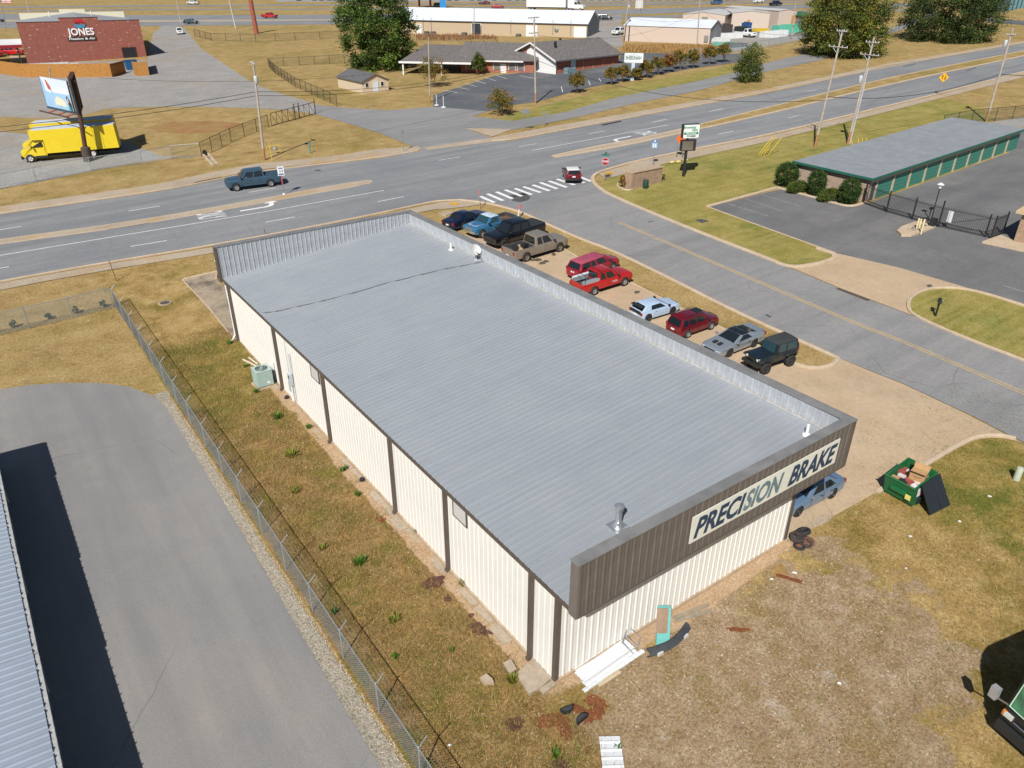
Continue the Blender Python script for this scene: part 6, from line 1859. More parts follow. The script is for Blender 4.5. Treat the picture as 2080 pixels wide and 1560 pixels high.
art('print', [(.84, .0), (.97, 0), (.98, .22), (.93, .4), (.87, .5), (.82, .42), (.86, .2)], mat('poster_dark', (.05, .03, .03), .5, var=.2), .008)
art('print', [(.84, .26), (.90, .26), (.90, .42), (.85, .42)], mat('poster_skin', (.55, .32, .25), .5, var=.1), .012)
art('print', [(.86, 0), (.92, 0), (.90, .18), (.86, .18)], mat('poster_teal', (.03, .35, .35), .5, var=.1), .012)
for s_, zz in (('CALL US FOR', .68), ('LOWER RATES', .57)):
    o = put('lettering', text_mesh('lettering', s_, Hb * .12, wht, .002, .02, width=Wb * .5), face); o.location = (Wb * .68, z0 + Hb * zz, .014)
# second face seen from its edge and the catwalks
n3 = Vector((n_.x, n_.y, 0)).normalized()
rx_ = Matrix.Rotation(R(24), 3, 'Z') @ ux
ro = orx + ux * Wb + Vector((-n3.x, -n3.y, 0)) * 1.7 + ux * .9
back = frame_at(MB().box(-Wb, 0, z0 - .2, z1 + .3, -.14, 0).build('rear_face', mat('panel_back', (.02, .035, .05), .6, var=.3), t), ro, rx_, (0, 0, 1)) if 0 else None
ny_ = Vector((-n3.x, -n3.y, 0))
bk = bpy.data.objects.new('rear_panel', None); col.objects.link(bk); bk.parent = t
vd = B0 - CAM; vd.z = 0; vd.normalize()
frame_at(bk, orx + ux * (Wb + 1.2), (vd * .985 + ux * .17), (0, 0, 1))
MB().box(0, Wb, z0 - .1, z1 + .4, -.15, 0).build('face', mat('panel_back', (.02, .035, .05), .6, var=.3), bk)
for k in range(5):
    MB().box(Wb * (k + .5) / 5 - .08, Wb * (k + .5) / 5 + .08, z0 - .3, z1 + .5, -.3, -.151).box(Wb * (k + .5) / 5 - .08, Wb * (k + .5) / 5 + .08, z0 - .3, z1 + .5, .001, .15).build('stringer', rustb, bk)
MB().tube([orx + ux * (-.3) + Vector((0, 0, z0 - .5)) + n3 * .9, orx + ux * (Wb + .3) + Vector((0, 0, z0 - .5)) + n3 * .9], .1, 4).build('catwalk', rustb, t)
for u in (.3, .65, .95):
    MB().tube([orx + ux * Wb * u + Vector((0, 0, z0 - .45)) + n3 * .9, orx + ux * Wb * u + Vector((0, 0, z0 - .2)) - n3 * .4], .09, 4).build('bracket', mat('bracket_orange', (.35, .08, .03), .6, var=.2), t)
MB().tube([orx + ux * Wb + Vector((0, 0, z0 - .25)), Vector((Dp.x * .6, Dp.y * .6, z0 - .25))], .12, 5).tube([orx + ux * Wb + Vector((0, 0, z1 - .6)), Vector((Dp.x, Dp.y, zt - .5))], .1, 5).build('arm', rustb, t)
# rust red column, light poles, flag
B0 = G(521, 68); Dp = top_of(B0, (506, -14)) - B0
o = MB().tube([(0, 0, -.2), Dp], .75, 14, .6).build('steel_column', mat('rust_red_paint', (.28, .08, .055), .6, var=.15), None, 50, loc=B0)
tag(o, 'thick rust red steel column on the highway verge', 'column')
def light_pole(b_, tp, lb, r=.1):
    B0 = G(*b_); Dp = top_of(B0, tp) - B0
    t = root('light_pole', B0, lb, 'light pole')
    MB().tube([(0, 0, 0), Dp], r, 8, r * .6).build('pole', mat('pale_pole', (.45, .44, .42), .6, var=.1), t, 50)
    MB().box(-.6, .6, -.15, .15, Dp.z - .05, Dp.z + .1).build('lamp_head', galvp, t)
light_pole((479, 58), (463, -10), 'pale light pole on the highway verge', .25)
light_pole((367, 47), (356, -10), 'thin dark light pole above the brick shop drive', .12)
light_pole((62, 45), (51, -10), 'thin light pole behind the brick shop', .12)
light_pole((1303, 40), (1300, -10), 'thin post under the small highway sign', .12)
B0 = G(13, 62); Dp = top_of(B0, (1, -6)) - B0
t = root('flag_pole', B0, 'flagpole with an american flag at the top left corner', 'flag')
MB().tube([(0, 0, 0), Dp], .12, 8, .07).build('pole', galvp, t)
fr_ = Vector((RT.x, RT.y, 0)).normalized()
z1 = Dp.z - .1; fw_, fh_ = 3.0, 1.7
fl = bpy.data.objects.new('flag_cloth', None); col.objects.link(fl); fl.parent = t
frame_at(fl, Vector((Dp.x, Dp.y, 0)), fr_, (0, 0, 1))
fr_m, fw_m, fb_m = mat('flag_red', (.35, .02, .03), .8, var=0), mat('flag_white', (.66, .66, .66), .8, var=0), mat('flag_blue', (.03, .05, .22), .8, var=0)
def wav(x): return .12 * math.sin(x * 2.6)
for i in range(7):
    b_ = MB()
    za, zb_ = z1 - fh_ * i / 7, z1 - fh_ * (i + 1) / 7
    for k in range(10):
        xa, xb = fw_ * k / 10, fw_ * (k + 1) / 10
        b_.quad((xa, za, wav(xa)), (xb, za - .02, wav(xb)), (xb, zb_ - .02, wav(xb)), (xa, zb_, wav(xa)))
    b_.build('stripe', fr_m if i % 2 == 0 else fw_m, fl)
MB().quad((0, z1 + .01, .03), (1.2, z1 - .01, wav(1.2) + .02), (1.2, z1 - .92, wav(1.2) + .02), (0, z1 - .9, .03)).build('canton', fb_m, fl)
# ---------------------------------------------------------------- buildings around
def local(O, ang):
    """root-local converter for ground pixels"""
    ca, sa = math.cos(-ang), math.sin(-ang)
    def f(p):
        q = (G(*p) if not isinstance(p, Vector) else p) - O
        return Vector((q.x * ca - q.y * sa, q.x * sa + q.y * ca, q.z))
    return f
def facing(a, b):
    A, B = G(*a), G(*b)
    d = B - A
    return A, math.atan2(d.y, d.x), math.hypot(d.x, d.y)
def opening(parent, x0, x1, z0, z1, m, name='window', y=-.02, frame=None, fw=.08):
    """a pane set in the front wall plane y=0, with its frame proud of it"""
    o = MB().box(x0, x1, y - .03, y + .05, z0, z1).build(name, m, parent)
    if frame:
        f = MB().box(x0 - fw, x0, y - .06, y + .05, z0 - fw, z1 + fw).box(x1, x1 + fw, y - .06, y + .05, z0 - fw, z1 + fw).box(x0, x1, y - .06, y + .05, z1, z1 + fw).box(x0, x1, y - .06, y + .05, z0 - fw, z0)
        f.build('frame', frame, o)
    return o
def gable_roof(W, D, ez, rz, over, along='x', th=.12):
    """two slopes over a W x D rectangle, ridge along x or y"""
    mb = MB()
    if along == 'x':
        k = (rz - ez) / (D / 2)
        for s_ in (0, 1):
            y0, y1 = (-over, D / 2) if s_ == 0 else (D + over, D / 2)
            z0 = ez - over * k
            mb.hexa([(-over, y0, z0), (W + over, y0, z0), (W + over, y1, rz), (-over, y1, rz), (-over, y0, z0 + th), (W + over, y0, z0 + th), (W + over, y1, rz + th), (-over, y1, rz + th)])
    else:
        k = (rz - ez) / (W / 2)
        for s_ in (0, 1):
            x0, x1 = (-over, W / 2) if s_ == 0 else (W + over, W / 2)
            z0 = ez - over * k
            mb.hexa([(x0, -over, z0), (x0, D + over, z0), (x1, D + over, rz), (x1, -over, rz), (x0, -over, z0 + th), (x0, D + over, z0 + th), (x1, D + over, rz + th), (x1, -over, rz + th)])
    return mb
def body(W, D, ez, rz=None, along='x', down=1.2):
    mb = MB()
    if rz is None:
        return mb.box(0, W, 0, D, -down, ez)
    if along == 'x':
        mb.add([(0, 0, -down), (W, 0, -down), (W, D, -down), (0, D, -down), (0, 0, ez), (W, 0, ez), (W, D, ez), (0, D, ez), (0, D / 2, rz), (W, D / 2, rz)],
               [(0, 1, 5, 4), (2, 3, 7, 6), (1, 2, 6, 9, 5), (3, 0, 4, 8, 7), (4, 5, 9, 8), (6, 7, 8, 9)])
    else:
        mb.add([(0, 0, -down), (W, 0, -down), (W, D, -down), (0, D, -down), (0, 0, ez), (W, 0, ez), (W, D, ez), (0, D, ez), (W / 2, 0, rz), (W / 2, D, rz)],
               [(0, 1, 5, 8, 4), (2, 3, 7, 9, 6), (1, 2, 6, 5), (3, 0, 4, 7), (4, 8, 9, 7), (5, 6, 9, 8)])
    return mb
darkgl = mat('dark_window', (.015, .02, .025), .12, var=0)
whitep = mat('white_trim', (.66, .66, .65), .6, var=.06)
greyroof = mat('grey_metal_roof', (.30, .315, .325), .55, .1, .1, 1)
whiteroof = mat('white_metal_roof', (.62, .66, .70), .5, .05, .08, .5)
shingle = mat('grey_shingles', (.135, .122, .118), .95, var=.38, scale=2.2, bmp=.4, bscale=8)
tanwall = mat('tan_siding', (.43, .335, .225), .7, var=.06)
pinkwall = mat('pale_pinkish_siding', (.50, .41, .345), .7, var=.05)
# heating company's brick building
A, ang, L = facing((57, 132), (298, 114.5))
t = root('brick_shop', A, 'red brick shop with JONES sign and stepped parapet', 'building', ang)
loc = local(A, ang)
hL = Hh(A, (41, 46)); hR = hL
D = 34.0
speck = brick_mat('speckled_red_brick', (.19, .062, .05), (.25, .095, .075), (.22, .13, .11), 1.0, .5)
def speckle():
    m, nt, N, L_, B = _nt('whitewashed_red_brick')
    tc = N.new('ShaderNodeTexCoord').outputs['Object']
    mp = N.new('ShaderNodeMapping'); mp.inputs['Scale'].default_value = (1.1, 1.1, 3.2); L_.new(tc, mp.inputs['Vector'])
    base = ramp(N, L_, noise(N, L_, tc, 1.2, 5, .7), [(.3, (.21, .065, .048)), (.7, (.29, .10, .075))])
    k = ramp(N, L_, noise(N, L_, mp.outputs[0], 1.1, 2, .5), [(.66, 0.0), (.69, .8)])
    L_.new(mixc(N, L_, k, base, (.55, .42, .36)), B.inputs['Base Color'])
    B.inputs['Roughness'].default_value = .9
    return m
speck = speckle()
MB().box(0, L, 0, .35, -1.5, hL).build('wall', speck, t)
u0, u1 = .335, .655
MB().box(L * u0, L * u1, -.01, .36, hL, hL + .75).build('parapet', speck, t)
MB().box(-.05, L * u0, -.06, .42, hL, hL + .1).box(L * u1, L + .05, -.06, .42, hL, hL + .1).box(L * u0 - .05, L * u1 + .05, -.07, .43, hL + .75, hL + .85).build('coping', mat('dark_coping', (.07, .03, .028), .7, var=.1), t)
MB().box(0.02, L - .02, .36, D, -1.5, hL - 1.2).build('wall', tanwall, t)
rf_ = MB()
zc = hL + .55
rf_.add([(0, .36, hL - 1.0), (L / 2, .36, zc), (L, .36, hL - 1.0), (0, D, hL - 1.0), (L / 2, D, zc), (L, D, hL - 1.0)], [(0, 1, 4, 3), (1, 2, 5, 4), (3, 4, 5), (0, 2, 1)])
rf_.build('roof', greyroof, t)
MB().box(.3, L * .38, D, D + .2, hL - 2, hL + .55).box(L * .62, L - .3, D, D + .2, hL - 2, hL + .55).box(L * .38, L * .62, D, D + .2, hL - 2, hL + 1.3).build('parapet', mat('cream_panel', (.62, .58, .45), .6, var=.05), t)
for u in (.28, .66):
    MB().lathe([(.14, hL - .6), (.14, hL + 1.0), (.02, hL + 1.05)], c=(L * u, D * .8, 0), n=8).build('roof_vent', whitep, t)
# door opening and roller blind box, blue bin
def wall_uv(px, ypl=0.0):
    d_ = ray(*px); nrm = Vector((-math.sin(ang), math.cos(ang), 0))
    P = CAM + d_ * ((A - CAM).dot(nrm) / d_.dot(nrm))
    return loc(P)
o0, o1 = wall_uv((247, 97)), wall_uv((281, 125))
opening(t, o0.x, o1.x, -1.2, o0.z, mat('dark_interior', (.012, .012, .014), .9, var=0), 'doorway', frame=mat('door_frame_red', (.10, .03, .025), .8, var=0))
s0, s1 = wall_uv((136, 75)), wall_uv((199, 57))
sgn = bpy.data.objects.new('company_sign', None); col.objects.link(sgn); sgn.parent = t
def ptxt(s, px, wpx, size, m, depth=.05, bold=.02, parent=sgn):
    c = wall_uv(px); wv = (wall_uv((px[0] + wpx / 2, px[1])) - wall_uv((px[0] - wpx / 2, px[1]))).length
    me = text_mesh('lettering', s, size, m, depth, bold, width=wv)
    frame_at(put('lettering', me, parent), (c.x, -.12, c.z), (1, 0, 0), (0, 0, 1))
lw = mat('letter_white', (.78, .78, .78), .4, var=0)
ptxt('JONES', (165, 65), 54, 2.05, lw, .08, .045)
bc = wall_uv((167, 78.5)); bw = (wall_uv((196, 78)) - wall_uv((138, 78))).length
MB().box(bc.x - bw / 2, bc.x + bw / 2, -.12, -.01, bc.z - .42, bc.z + .42).build('sign_plate', signk, sgn)
me = text_mesh('lettering', 'Heating & Air', .62, lw, .02, .012, width=bw * .92)
frame_at(put('lettering', me, sgn), (bc.x, -.14, bc.z), (1, 0, 0), (0, 0, 1))
ec = wall_uv((161, 48))
def swirl(a0, a1, ro, ri, dz, m):
    pts = [(ro * 1.3 * math.cos(R(a0 + (a1 - a0) * i / 12)), ro * math.sin(R(a0 + (a1 - a0) * i / 12))) for i in range(13)]
    pts += [(ri * 1.3 * math.cos(R(a1 + (a0 - a1) * i / 12)) + dz, ri * .35 * math.sin(R(a1 + (a0 - a1) * i / 12))) for i in range(13)]
    n = len(pts)
    MB().add([(ec.x + x, -.16, ec.z + z) for x, z in pts], [tuple(range(n))]).build('emblem', m, sgn)
swirl(-10, 190, .95, .75, -.1, mat('emblem_red', (.45, .02, .03), .4, var=0))
swirl(170, 370, .95, .75, .1, mat('emblem_blue', (.04, .25, .42), .4, var=0))
# canopy on its left
c0 = loc(G(52, 112)); cw = 16.0
MB().box(-cw, -.1, 1.0, 14, 4.3, 4.55).box(-cw, -.1, .85, 1.0, 3.6, 4.56).build('canopy_roof', mat('canopy_white', (.72, .73, .74), .5, var=.04), t)
MB().box(-cw, -.1, .8, .86, 3.55, 4.2).build('canopy_fascia', mat('canopy_red', (.25, .012, .02), .5, var=.05), t)
for x_ in (-1.2, -5.4, -9.6, -13.8):
    MB().box(x_ - .15, x_ + .15, 1.1, 1.4, -1.5, 4.3).build('canopy_post', trim_b, t)
# wooden fence before it
woodf = mat('cedar_boards', (.36, .165, .035), .85, var=.28, scale=3.5)
def board_fence(pts, label, h):
    Wp = [G(*p) for p in pts]
    t = root('board_fence', Wp[0], label, 'fence')
    for a, b in zip(Wp[:-1], Wp[1:]):
        L = (b - a).length; n = max(2, int(L / .42))
        d = (b - a) / n
        nn = Vector((-d.y, d.x, 0)).normalized() * .02
        for i in range(n):
            p = a + d * i - Wp[0]; q = p + d * .965
            z = rnd.uniform(-.03, .03)
            MB().hexa([p + nn, q + nn, q - nn, p - nn, p + nn + Vector((0, 0, h + z)), q + nn + Vector((0, 0, h + z)), q - nn + Vector((0, 0, h + z)), p - nn + Vector((0, 0, h + z))]).build('board', woodf, t)
    return t
board_fence([(-30, 143), (0, 150), (50, 157), (110, 158), (180, 157), (228, 156)], 'orange brown board fence in front of the brick shop', 2.6)
board_fence([(273, 152), (279, 154.5), (304, 153), (300, 136)], 'short orange brown board fence at the right of the brick shop gate', 2.6)
B0 = G(228, 157); ge = G(256, 147)
t = root('board_gate', B0, 'open orange brown board gate before the brick shop', 'gate', math.atan2(ge.y - B0.y, ge.x - B0.x))
Lg = (ge - B0).length
for i in range(8):
    MB().box(Lg * i / 8, Lg * (i + .94) / 8, -.02, .02, .05, 2.5).build('board', woodf, t)
MB().box(0, Lg, -.06, -.021, .3, .45).box(0, Lg, -.06, -.021, 2.1, 2.25).build('rail', mat('gate_rail', (.22, .11, .03), .85, var=.2), t)
B0 = G(268, 141)
t = root('blue_bin', B0, 'blue waste bin in the brick shop doorway yard', 'bin')
MB().add([(-1.0, -.8, 0), (1.0, -.8, 0), (1.0, .8, 0), (-1.0, .8, 0), (-1.2, -.9, 1.7), (1.2, -.9, 1.7), (1.2, .9, 1.9), (-1.2, .9, 1.9)], [(0, 3, 2, 1), (0, 1, 5, 4), (1, 2, 6, 5), (2, 3, 7, 6), (3, 0, 4, 7)]).build('tub', mat('bin_blue', (.01, .09, .22), .5, var=.1), t)
MB().box(-1.2, 1.2, -.92, .92, 1.75, 1.9).build('lid', mat('bin_lid', (.015, .07, .16), .5, var=.1), t)
B0 = G(90, 134)
o = MB().box(-5, 7, -.6, .6, 0, .35).box(-3, 5, -.5, .5, .35, .6).build('stacked_panels', mat('pale_panels', (.5, .5, .5), .6, var=.25), None, loc=B0, rz=ang)
tag(o, 'pale stacked panels lying behind the board fence', 'panels')
# church: white gabled wing with long brick side, lower wing to the left, porch
P0, ang, L = facing((1127, 151), (1256, 129))
t = root('brick_church', P0, 'low red brick church with grey shingle roofs and white gable front', 'building', ang)
loc = local(P0, ang)
ez = Hh(P0, (1127, 121))
# depth of the wing from the gable's other corner
W = L; D = 12.5
rz = ez + 2.6
MB().add(body(W, D, ez, rz, 'x').v, body(W, D, ez, rz, 'x').f).build('wall', brick_red, t)
gf = MB().add([(-.03, -.3, -1), (-.03, D * .62, -1), (-.03, D * .62, ez + 1.1), (-.03, D / 2, rz - .02), (-.03, -.3, ez - .1)], [(0, 1, 2, 3, 4)]).build('gable_front', mat('gable_white', (.70, .70, .69), .6, var=.04), t)
gable_roof(W, D, ez, rz, .7, 'x', .14).build('roof', shingle, t)
k = (rz - ez) / (D / 2)
MB().hexa([(-.78, -.75, ez - .75 * k - .12), (-.70, -.75, ez - .75 * k - .12), (-.70, D / 2, rz - .1), (-.78, D / 2, rz - .1), (-.78, -.75, ez - .75 * k + .2), (-.70, -.75, ez - .75 * k + .2), (-.70, D / 2, rz + .2), (-.78, D / 2, rz + .2)]).hexa([(-.78, D + .75, ez - .75 * k - .12), (-.70, D + .75, ez - .75 * k - .12), (-.70, D / 2, rz - .1), (-.78, D / 2, rz - .1), (-.78, D + .75, ez - .75 * k + .2), (-.70, D + .75, ez - .75 * k + .2), (-.70, D / 2, rz + .2), (-.78, D / 2, rz + .2)]).build('barge_board', whitep, t)
MB().box(-.7, W + .7, -.80, -.72, ez - .35, ez - .10).build('fascia_board', mat('fascia_grey', (.12, .12, .13), .6, var=.1), t)
for u in (.24,):
    opening(t, W * u, W * u + 1.1, 0, ez - .4, mat('pale_door', (.45, .62, .72), .5, var=.05), 'door', frame=whitep)
for u in (.42, .58, .74, .9):
    MB().box(W * u, W * u + .12, -.06, -.01, -.5, ez - .1).build('pilaster', mat('pilaster_tan', (.4, .26, .18), .8, var=.1), t)
for (x_, y_) in ((W * .2, D * .3), (W * .55, D * .7)):
    MB().box(x_ - .2, x_ + .2, y_ - .2, y_ + .2, ez, rz + .2).build('roof_vent', trim_b, t)
MB().box(W * .1, W * .1 + 1.2, -1.6, -.5, 0, 1.1).box(W * .1 + 1.4, W * .1 + 2.5, -1.6, -.5, 0, .95).build('condenser', mat('condenser_teal', (.16, .24, .26), .5, var=.1), t)
# left wing
a2, b2 = loc(G(937, 147)), loc(G(1084, 148))
d2 = b2 - a2
wing = bpy.data.objects.new('left_wing', None); col.objects.link(wing); wing.parent = t
wing.location = (a2.x, a2.y, min(a2.z, b2.z)); wing.rotation_euler.z = math.atan2(d2.y, d2.x)
W2 = math.hypot(d2.x, d2.y); D2 = 17.0; ez2 = ez - .1
bb = body(W2, D2, ez2, ez2 + 2.3, 'x'); bb.build('wall', brick_red, wing)
gable_roof(W2, D2, ez2, ez2 + 2.3, .8, 'x', .14).build('roof', shingle, wing)
MB().box(-.8, W2 - 2, -.92, -.84, ez2 - .42, ez2 - .16).build('fascia_board', whitep, wing)
for u in (.07, .17, .45, .66, .78):
    o = MB().box(W2 * u, W2 * u + 1.3, -.05, .05, ez2 - 2.0, ez2 - .6).build('window', mat('church_window', (.16, .15, .14), .2, var=.1), wing)
    MB().box(W2 * u - .08, W2 * u, -.08, .04, ez2 - 2.1, ez2 - .5).box(W2 * u + 1.3, W2 * u + 1.38, -.08, .04, ez2 - 2.1, ez2 - .5).build('frame', whitep, o)
o = MB().box(W2 * .55, W2 * .55 + 1.1, -.05, .05, -.3, ez2 - .8).build('door', whitep, wing)
# porch at the far left
pp = bpy.data.objects.new('porch', None); col.objects.link(pp); pp.parent = t
q = loc(G(895, 150))
pp.location = (q.x, q.y, a2.z - .1); pp.rotation_euler.z = wing.rotation_euler.z
MB().hexa([(-8, -1.5, ez2 - .5), (6.5, -1.5, ez2 - .5), (6.5, 12, ez2 + 1.6), (-6, 12, ez2 + 1.6), (-8, -1.5, ez2 - .3), (6.5, -1.5, ez2 - .3), (6.5, 12, ez2 + 1.8), (-6, 12, ez2 + 1.8)]).build('roof', shingle, pp)
MB().box(-8.05, 6.55, -1.6, -1.52, ez2 - .6, ez2 - .25).build('fascia_board', whitep, pp)
for x_ in (-7.3, .5):
    MB().box(x_ - .13, x_ + .13, -1.3, -1.04, -1, ez2 - .45).build('post', whitep, pp)
# church sign
B0 = G(1284, 163); hh = Hh(B0, (1287, 108)); zb = Hh(B0, (1287, 127))
t = root('church_sign', B0, 'white church name sign on a pale post in the tree row', 'sign', to_cam(B0))
MB().box(-.3, .3, -.2, .2, -.2, zb).build('post', mat('post_paleblue', (.45, .55, .62), .5, var=.15), t)
ws = 3.4
f_ = MB().box(-ws / 2, ws / 2, -.25, .25, zb, hh).build('sign_board', mat('church_white', (.66, .70, .70), .5, var=.03), t)
gg = mat('church_ink', (.05, .10, .09), .5, var=0)
frame_at(put('lettering', text_mesh('lettering', 'SHEKINAH', .9, gg, .01, .02, width=ws * .84), f_), (-.05, -.265, zb + (hh - zb) * .5), (1, 0, 0), (0, 0, 1))
MB().add([(-1.2, -.262, zb + (hh - zb) * .72), (-.6, -.262, zb + (hh - zb) * .84), (0, -.262, zb + (hh - zb) * .88), (.6, -.262, zb + (hh - zb) * .84), (1.2, -.262, zb + (hh - zb) * .72), (.6, -.262, zb + (hh - zb) * .8), (0, -.262, zb + (hh - zb) * .82), (-.6, -.262, zb + (hh - zb) * .8)], [tuple(range(8))]).build('emblem', mat('church_grey', (.25, .30, .28), .5, var=0), f_)
# tan metal building
P0, ang, L = facing((800, 68), (1192, 76))
t = root('tan_metal_building', P0, 'long tan metal building with white roof beyond the church', 'building', ang)
ez = Hh(G(1192, 76), (1190, 45)) + .0
D = 14.0; rz = ez + 2.9
bb = body(L, D, ez, rz, 'x'); bb.build('wall', tanwall, t)
gable_roof(L, D, ez, rz, .25, 'x', .1).build('roof', whiteroof, t)
MB().box(-.2, L + .2, -.32, -.26, ez - .22, ez - .02).build('gutter', trim_b, t)
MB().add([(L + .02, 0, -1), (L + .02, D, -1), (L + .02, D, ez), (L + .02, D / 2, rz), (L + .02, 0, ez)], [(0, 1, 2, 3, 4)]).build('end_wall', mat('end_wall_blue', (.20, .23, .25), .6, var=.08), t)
def wx(px): return (px - 800) / (1192 - 800) * L
for (a_, b_, h_, m_, nm) in ((967, 984, ez * .86, mat('dark_bay', (.015, .02, .03), .6, var=0), 'doorway'), (1076, 1096, ez * .8, whitep, 'roller_door'), (1168, 1189, ez * .78, whitep, 'roller_door'), (852, 860, ez * .68, whitep, 'door')):
    opening(t, wx(a_), wx(b_), -.5, h_, m_, nm, frame=whitep, fw=.15)
for p in (874, 888, 953, 1062):
    MB().box(wx(p) - .6, wx(p) + .6, -1.6, -.4, -.5, .9).build('condenser', mat('condenser_dark', (.08, .08, .085), .6, var=.2), t)
for p in (865, 882, 1045, 1127, 1161):
    MB().tube([(wx(p), -.1, ez + .9), (wx(p), -.1, .8)], .06, 5).build('conduit', galvp, t)
MB().lathe([(.1, 0), (.6, .15), (.05, .2)], c=(wx(1134), -.4, ez * .6), axis='y', n=12).build('dish', galvp, t)
# white shed
P0, ang, L = facing((1266, 83), (1440, 90))
t = root('white_metal_shed', P0, 'long pale metal shed with white roof beside the dry bank', 'building', ang)
ez = Hh(P0, (1266, 51)); D = 11; rz = ez + 1.5
body(L, D, ez, rz, 'x').build('wall', pinkwall, t)
gable_roof(L, D, ez, rz, .2, 'x', .1).build('roof', whiteroof, t)
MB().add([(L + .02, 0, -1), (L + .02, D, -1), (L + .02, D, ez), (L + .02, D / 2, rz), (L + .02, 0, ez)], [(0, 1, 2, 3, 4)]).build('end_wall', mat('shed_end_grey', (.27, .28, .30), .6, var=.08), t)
MB().box(L * .06, L * .06 + .25, -.1, -.01, -.8, ez).build('downspout', trim_b, t)
MB().box(L * .94, L * .94 + 1.0, -.25, -.01, .6, 2.0).build('meter_box', galvp, t)
# pale gabled sheds behind
for i, (pa, pb, top, dd, lb) in enumerate([((1385, 58), (1470, 60), (1385, 29), 24, 'pale gabled shed behind the white shed'), ((1484, 57), (1560, 57), (1484, 26), 26, 'pale gabled shed with orange door in the middle of three'), ((1578, 55), (1614, 53), (1578, 22), 28, 'pale gabled shed farthest right beside the green roofed hut')]):
    P0, ang, L = facing(pa, pb)
    t = root('pale_shed', P0, lb, 'building', ang, 'pale gabled sheds')
    ez = Hh(P0, top); rz = ez + L * .055
    body(L, dd, ez, rz, 'y').build('wall', pinkwall, t)
    gable_roof(L, dd, ez, rz, .15, 'y', .08).build('roof', mat('pale_roof', (.50, .48, .47), .6, .05, .08), t)
    if i == 1:
        opening(t, L * .42, L * .5, -.3, 2.3, mat('orange_door', (.45, .22, .07), .6, var=.1), 'door')
    elif i == 0:
        opening(t, L * .45, L * .6, ez - 1.2, ez - .5, galvp, 'window')
    else:
        opening(t, L * .75, L * .95, -.3, 3.0, mat('orange_door', (.45, .22, .07), .6, var=.1), 'door')
P0, ang, L = facing((1622, 54), (1652, 52))
t = root('green_hut', P0, 'small open hut with green roof behind the pallet yard', 'building', ang)
body(L, 6, 2.6).build('wall', mat('hut_grey', (.18, .18, .17), .8, var=.15), t)
MB().hexa([(-.4, -.5, 2.6), (L + .4, -.5, 2.6), (L + .4, 6.4, 3.5), (-.4, 6.4, 3.5), (-.4, -.5, 2.75), (L + .4, -.5, 2.75), (L + .4, 6.4, 3.65), (-.4, 6.4, 3.65)]).build('roof', mat('hut_green', (.03, .12, .06), .6, var=.1), t)
opening(t, L * .45, L * .9, -.3, 2.1, mat('dark_bay', (.015, .02, .03), .6, var=0), 'doorway')
# pallet yard things
yd = [((1456, 86), (6.5, 2.2, 1.1), (.62, .62, .62), 'white wrapped bundle behind the end of the white shed'), ((1470, 92), (5.5, 1.6, .7), (.10, .42, .30), 'mint green wrapped pallet in the yard'), ((1515, 64), (2.2, 1.8, 2.4), (.02, .07, .20), 'dark blue container bin in the yard'),
      ((1545, 64), (4.5, 2.0, .8), (.60, .42, .03), 'yellow heap of pipes in the yard'), ((1600, 66), (9, 3, 2.0), (.10, .42, .30), 'mint green covered stack beside the fence'), ((1562, 76), (5, 2, 1.6), (.66, .67, .68), 'white bagged stack along the yard fence'), ((1580, 74), (5, 2, 1.6), (.62, .64, .66), 'second white bagged stack along the yard fence'), ((1497, 95), (4.5, 2.2, .9), (.10, .11, .12), 'dark machine base on the yard apron'), ((1476, 66), (2.6, 1.6, 2.2), (.06, .05, .05), 'dark coil of cable in the yard'), ((1478, 78), (8, 2.2, 1.2), (.66, .67, .67), 'long white bundle in front of the work truck')]
for (p, s_, c_, lb) in yd:
    b_ = MB()
    for k in range(3):
        b_.box(-s_[0] / 2 + s_[0] * k / 3 + .05, -s_[0] / 2 + s_[0] * (k + 1) / 3 - .05, -s_[1] / 2, s_[1] / 2, 0, s_[2] * rnd.uniform(.85, 1.05))
    t = root('yard_stack', G(*p), lb, 'stack', ang)
    for k in range(3):
        z = s_[2] * rnd.uniform(.85, 1.05)
        MB().box(-s_[0] / 2 + s_[0] * k / 3 + .05, -s_[0] / 2 + s_[0] * (k + 1) / 3 - .05, -s_[1] / 2, s_[1] / 2, 0, z).build('bundle', mat('yard_%.2f_%.2f_%.2f' % c_, c_, .7, var=.15), t)
# garden shed on the lawn
P0, ang, L = facing((737, 190), (790, 183))
t = root('garden_shed', P0, 'cream garden shed with dark roof and white door on the lawn', 'shed', ang)
ez = Hh(P0, (737, 166)); lq = local(P0, ang)(G(671, 179))
D = max(4.0, math.hypot(lq.x, lq.y)); rz = ez + 1.1
shedm = mat('shed_cream', (.55, .45, .33), .7, var=.06)
body(L, D, ez, rz, 'y').build('wall', shedm, t)
gable_roof(L, D, ez, rz, .3, 'y', .08).build('roof', mat('shed_roof', (.10, .10, .105), .9, var=.3, scale=2), t)
opening(t, L * .42, L * .58, .05, 1.85, mat('door_bluewhite', (.60, .68, .76), .5, var=.05), 'door', frame=whitep, fw=.05)
for u in (.12, .7):
    opening(t, L * u, L * u + .55, 1.0, 1.65, darkgl, 'window', frame=whitep, fw=.05)
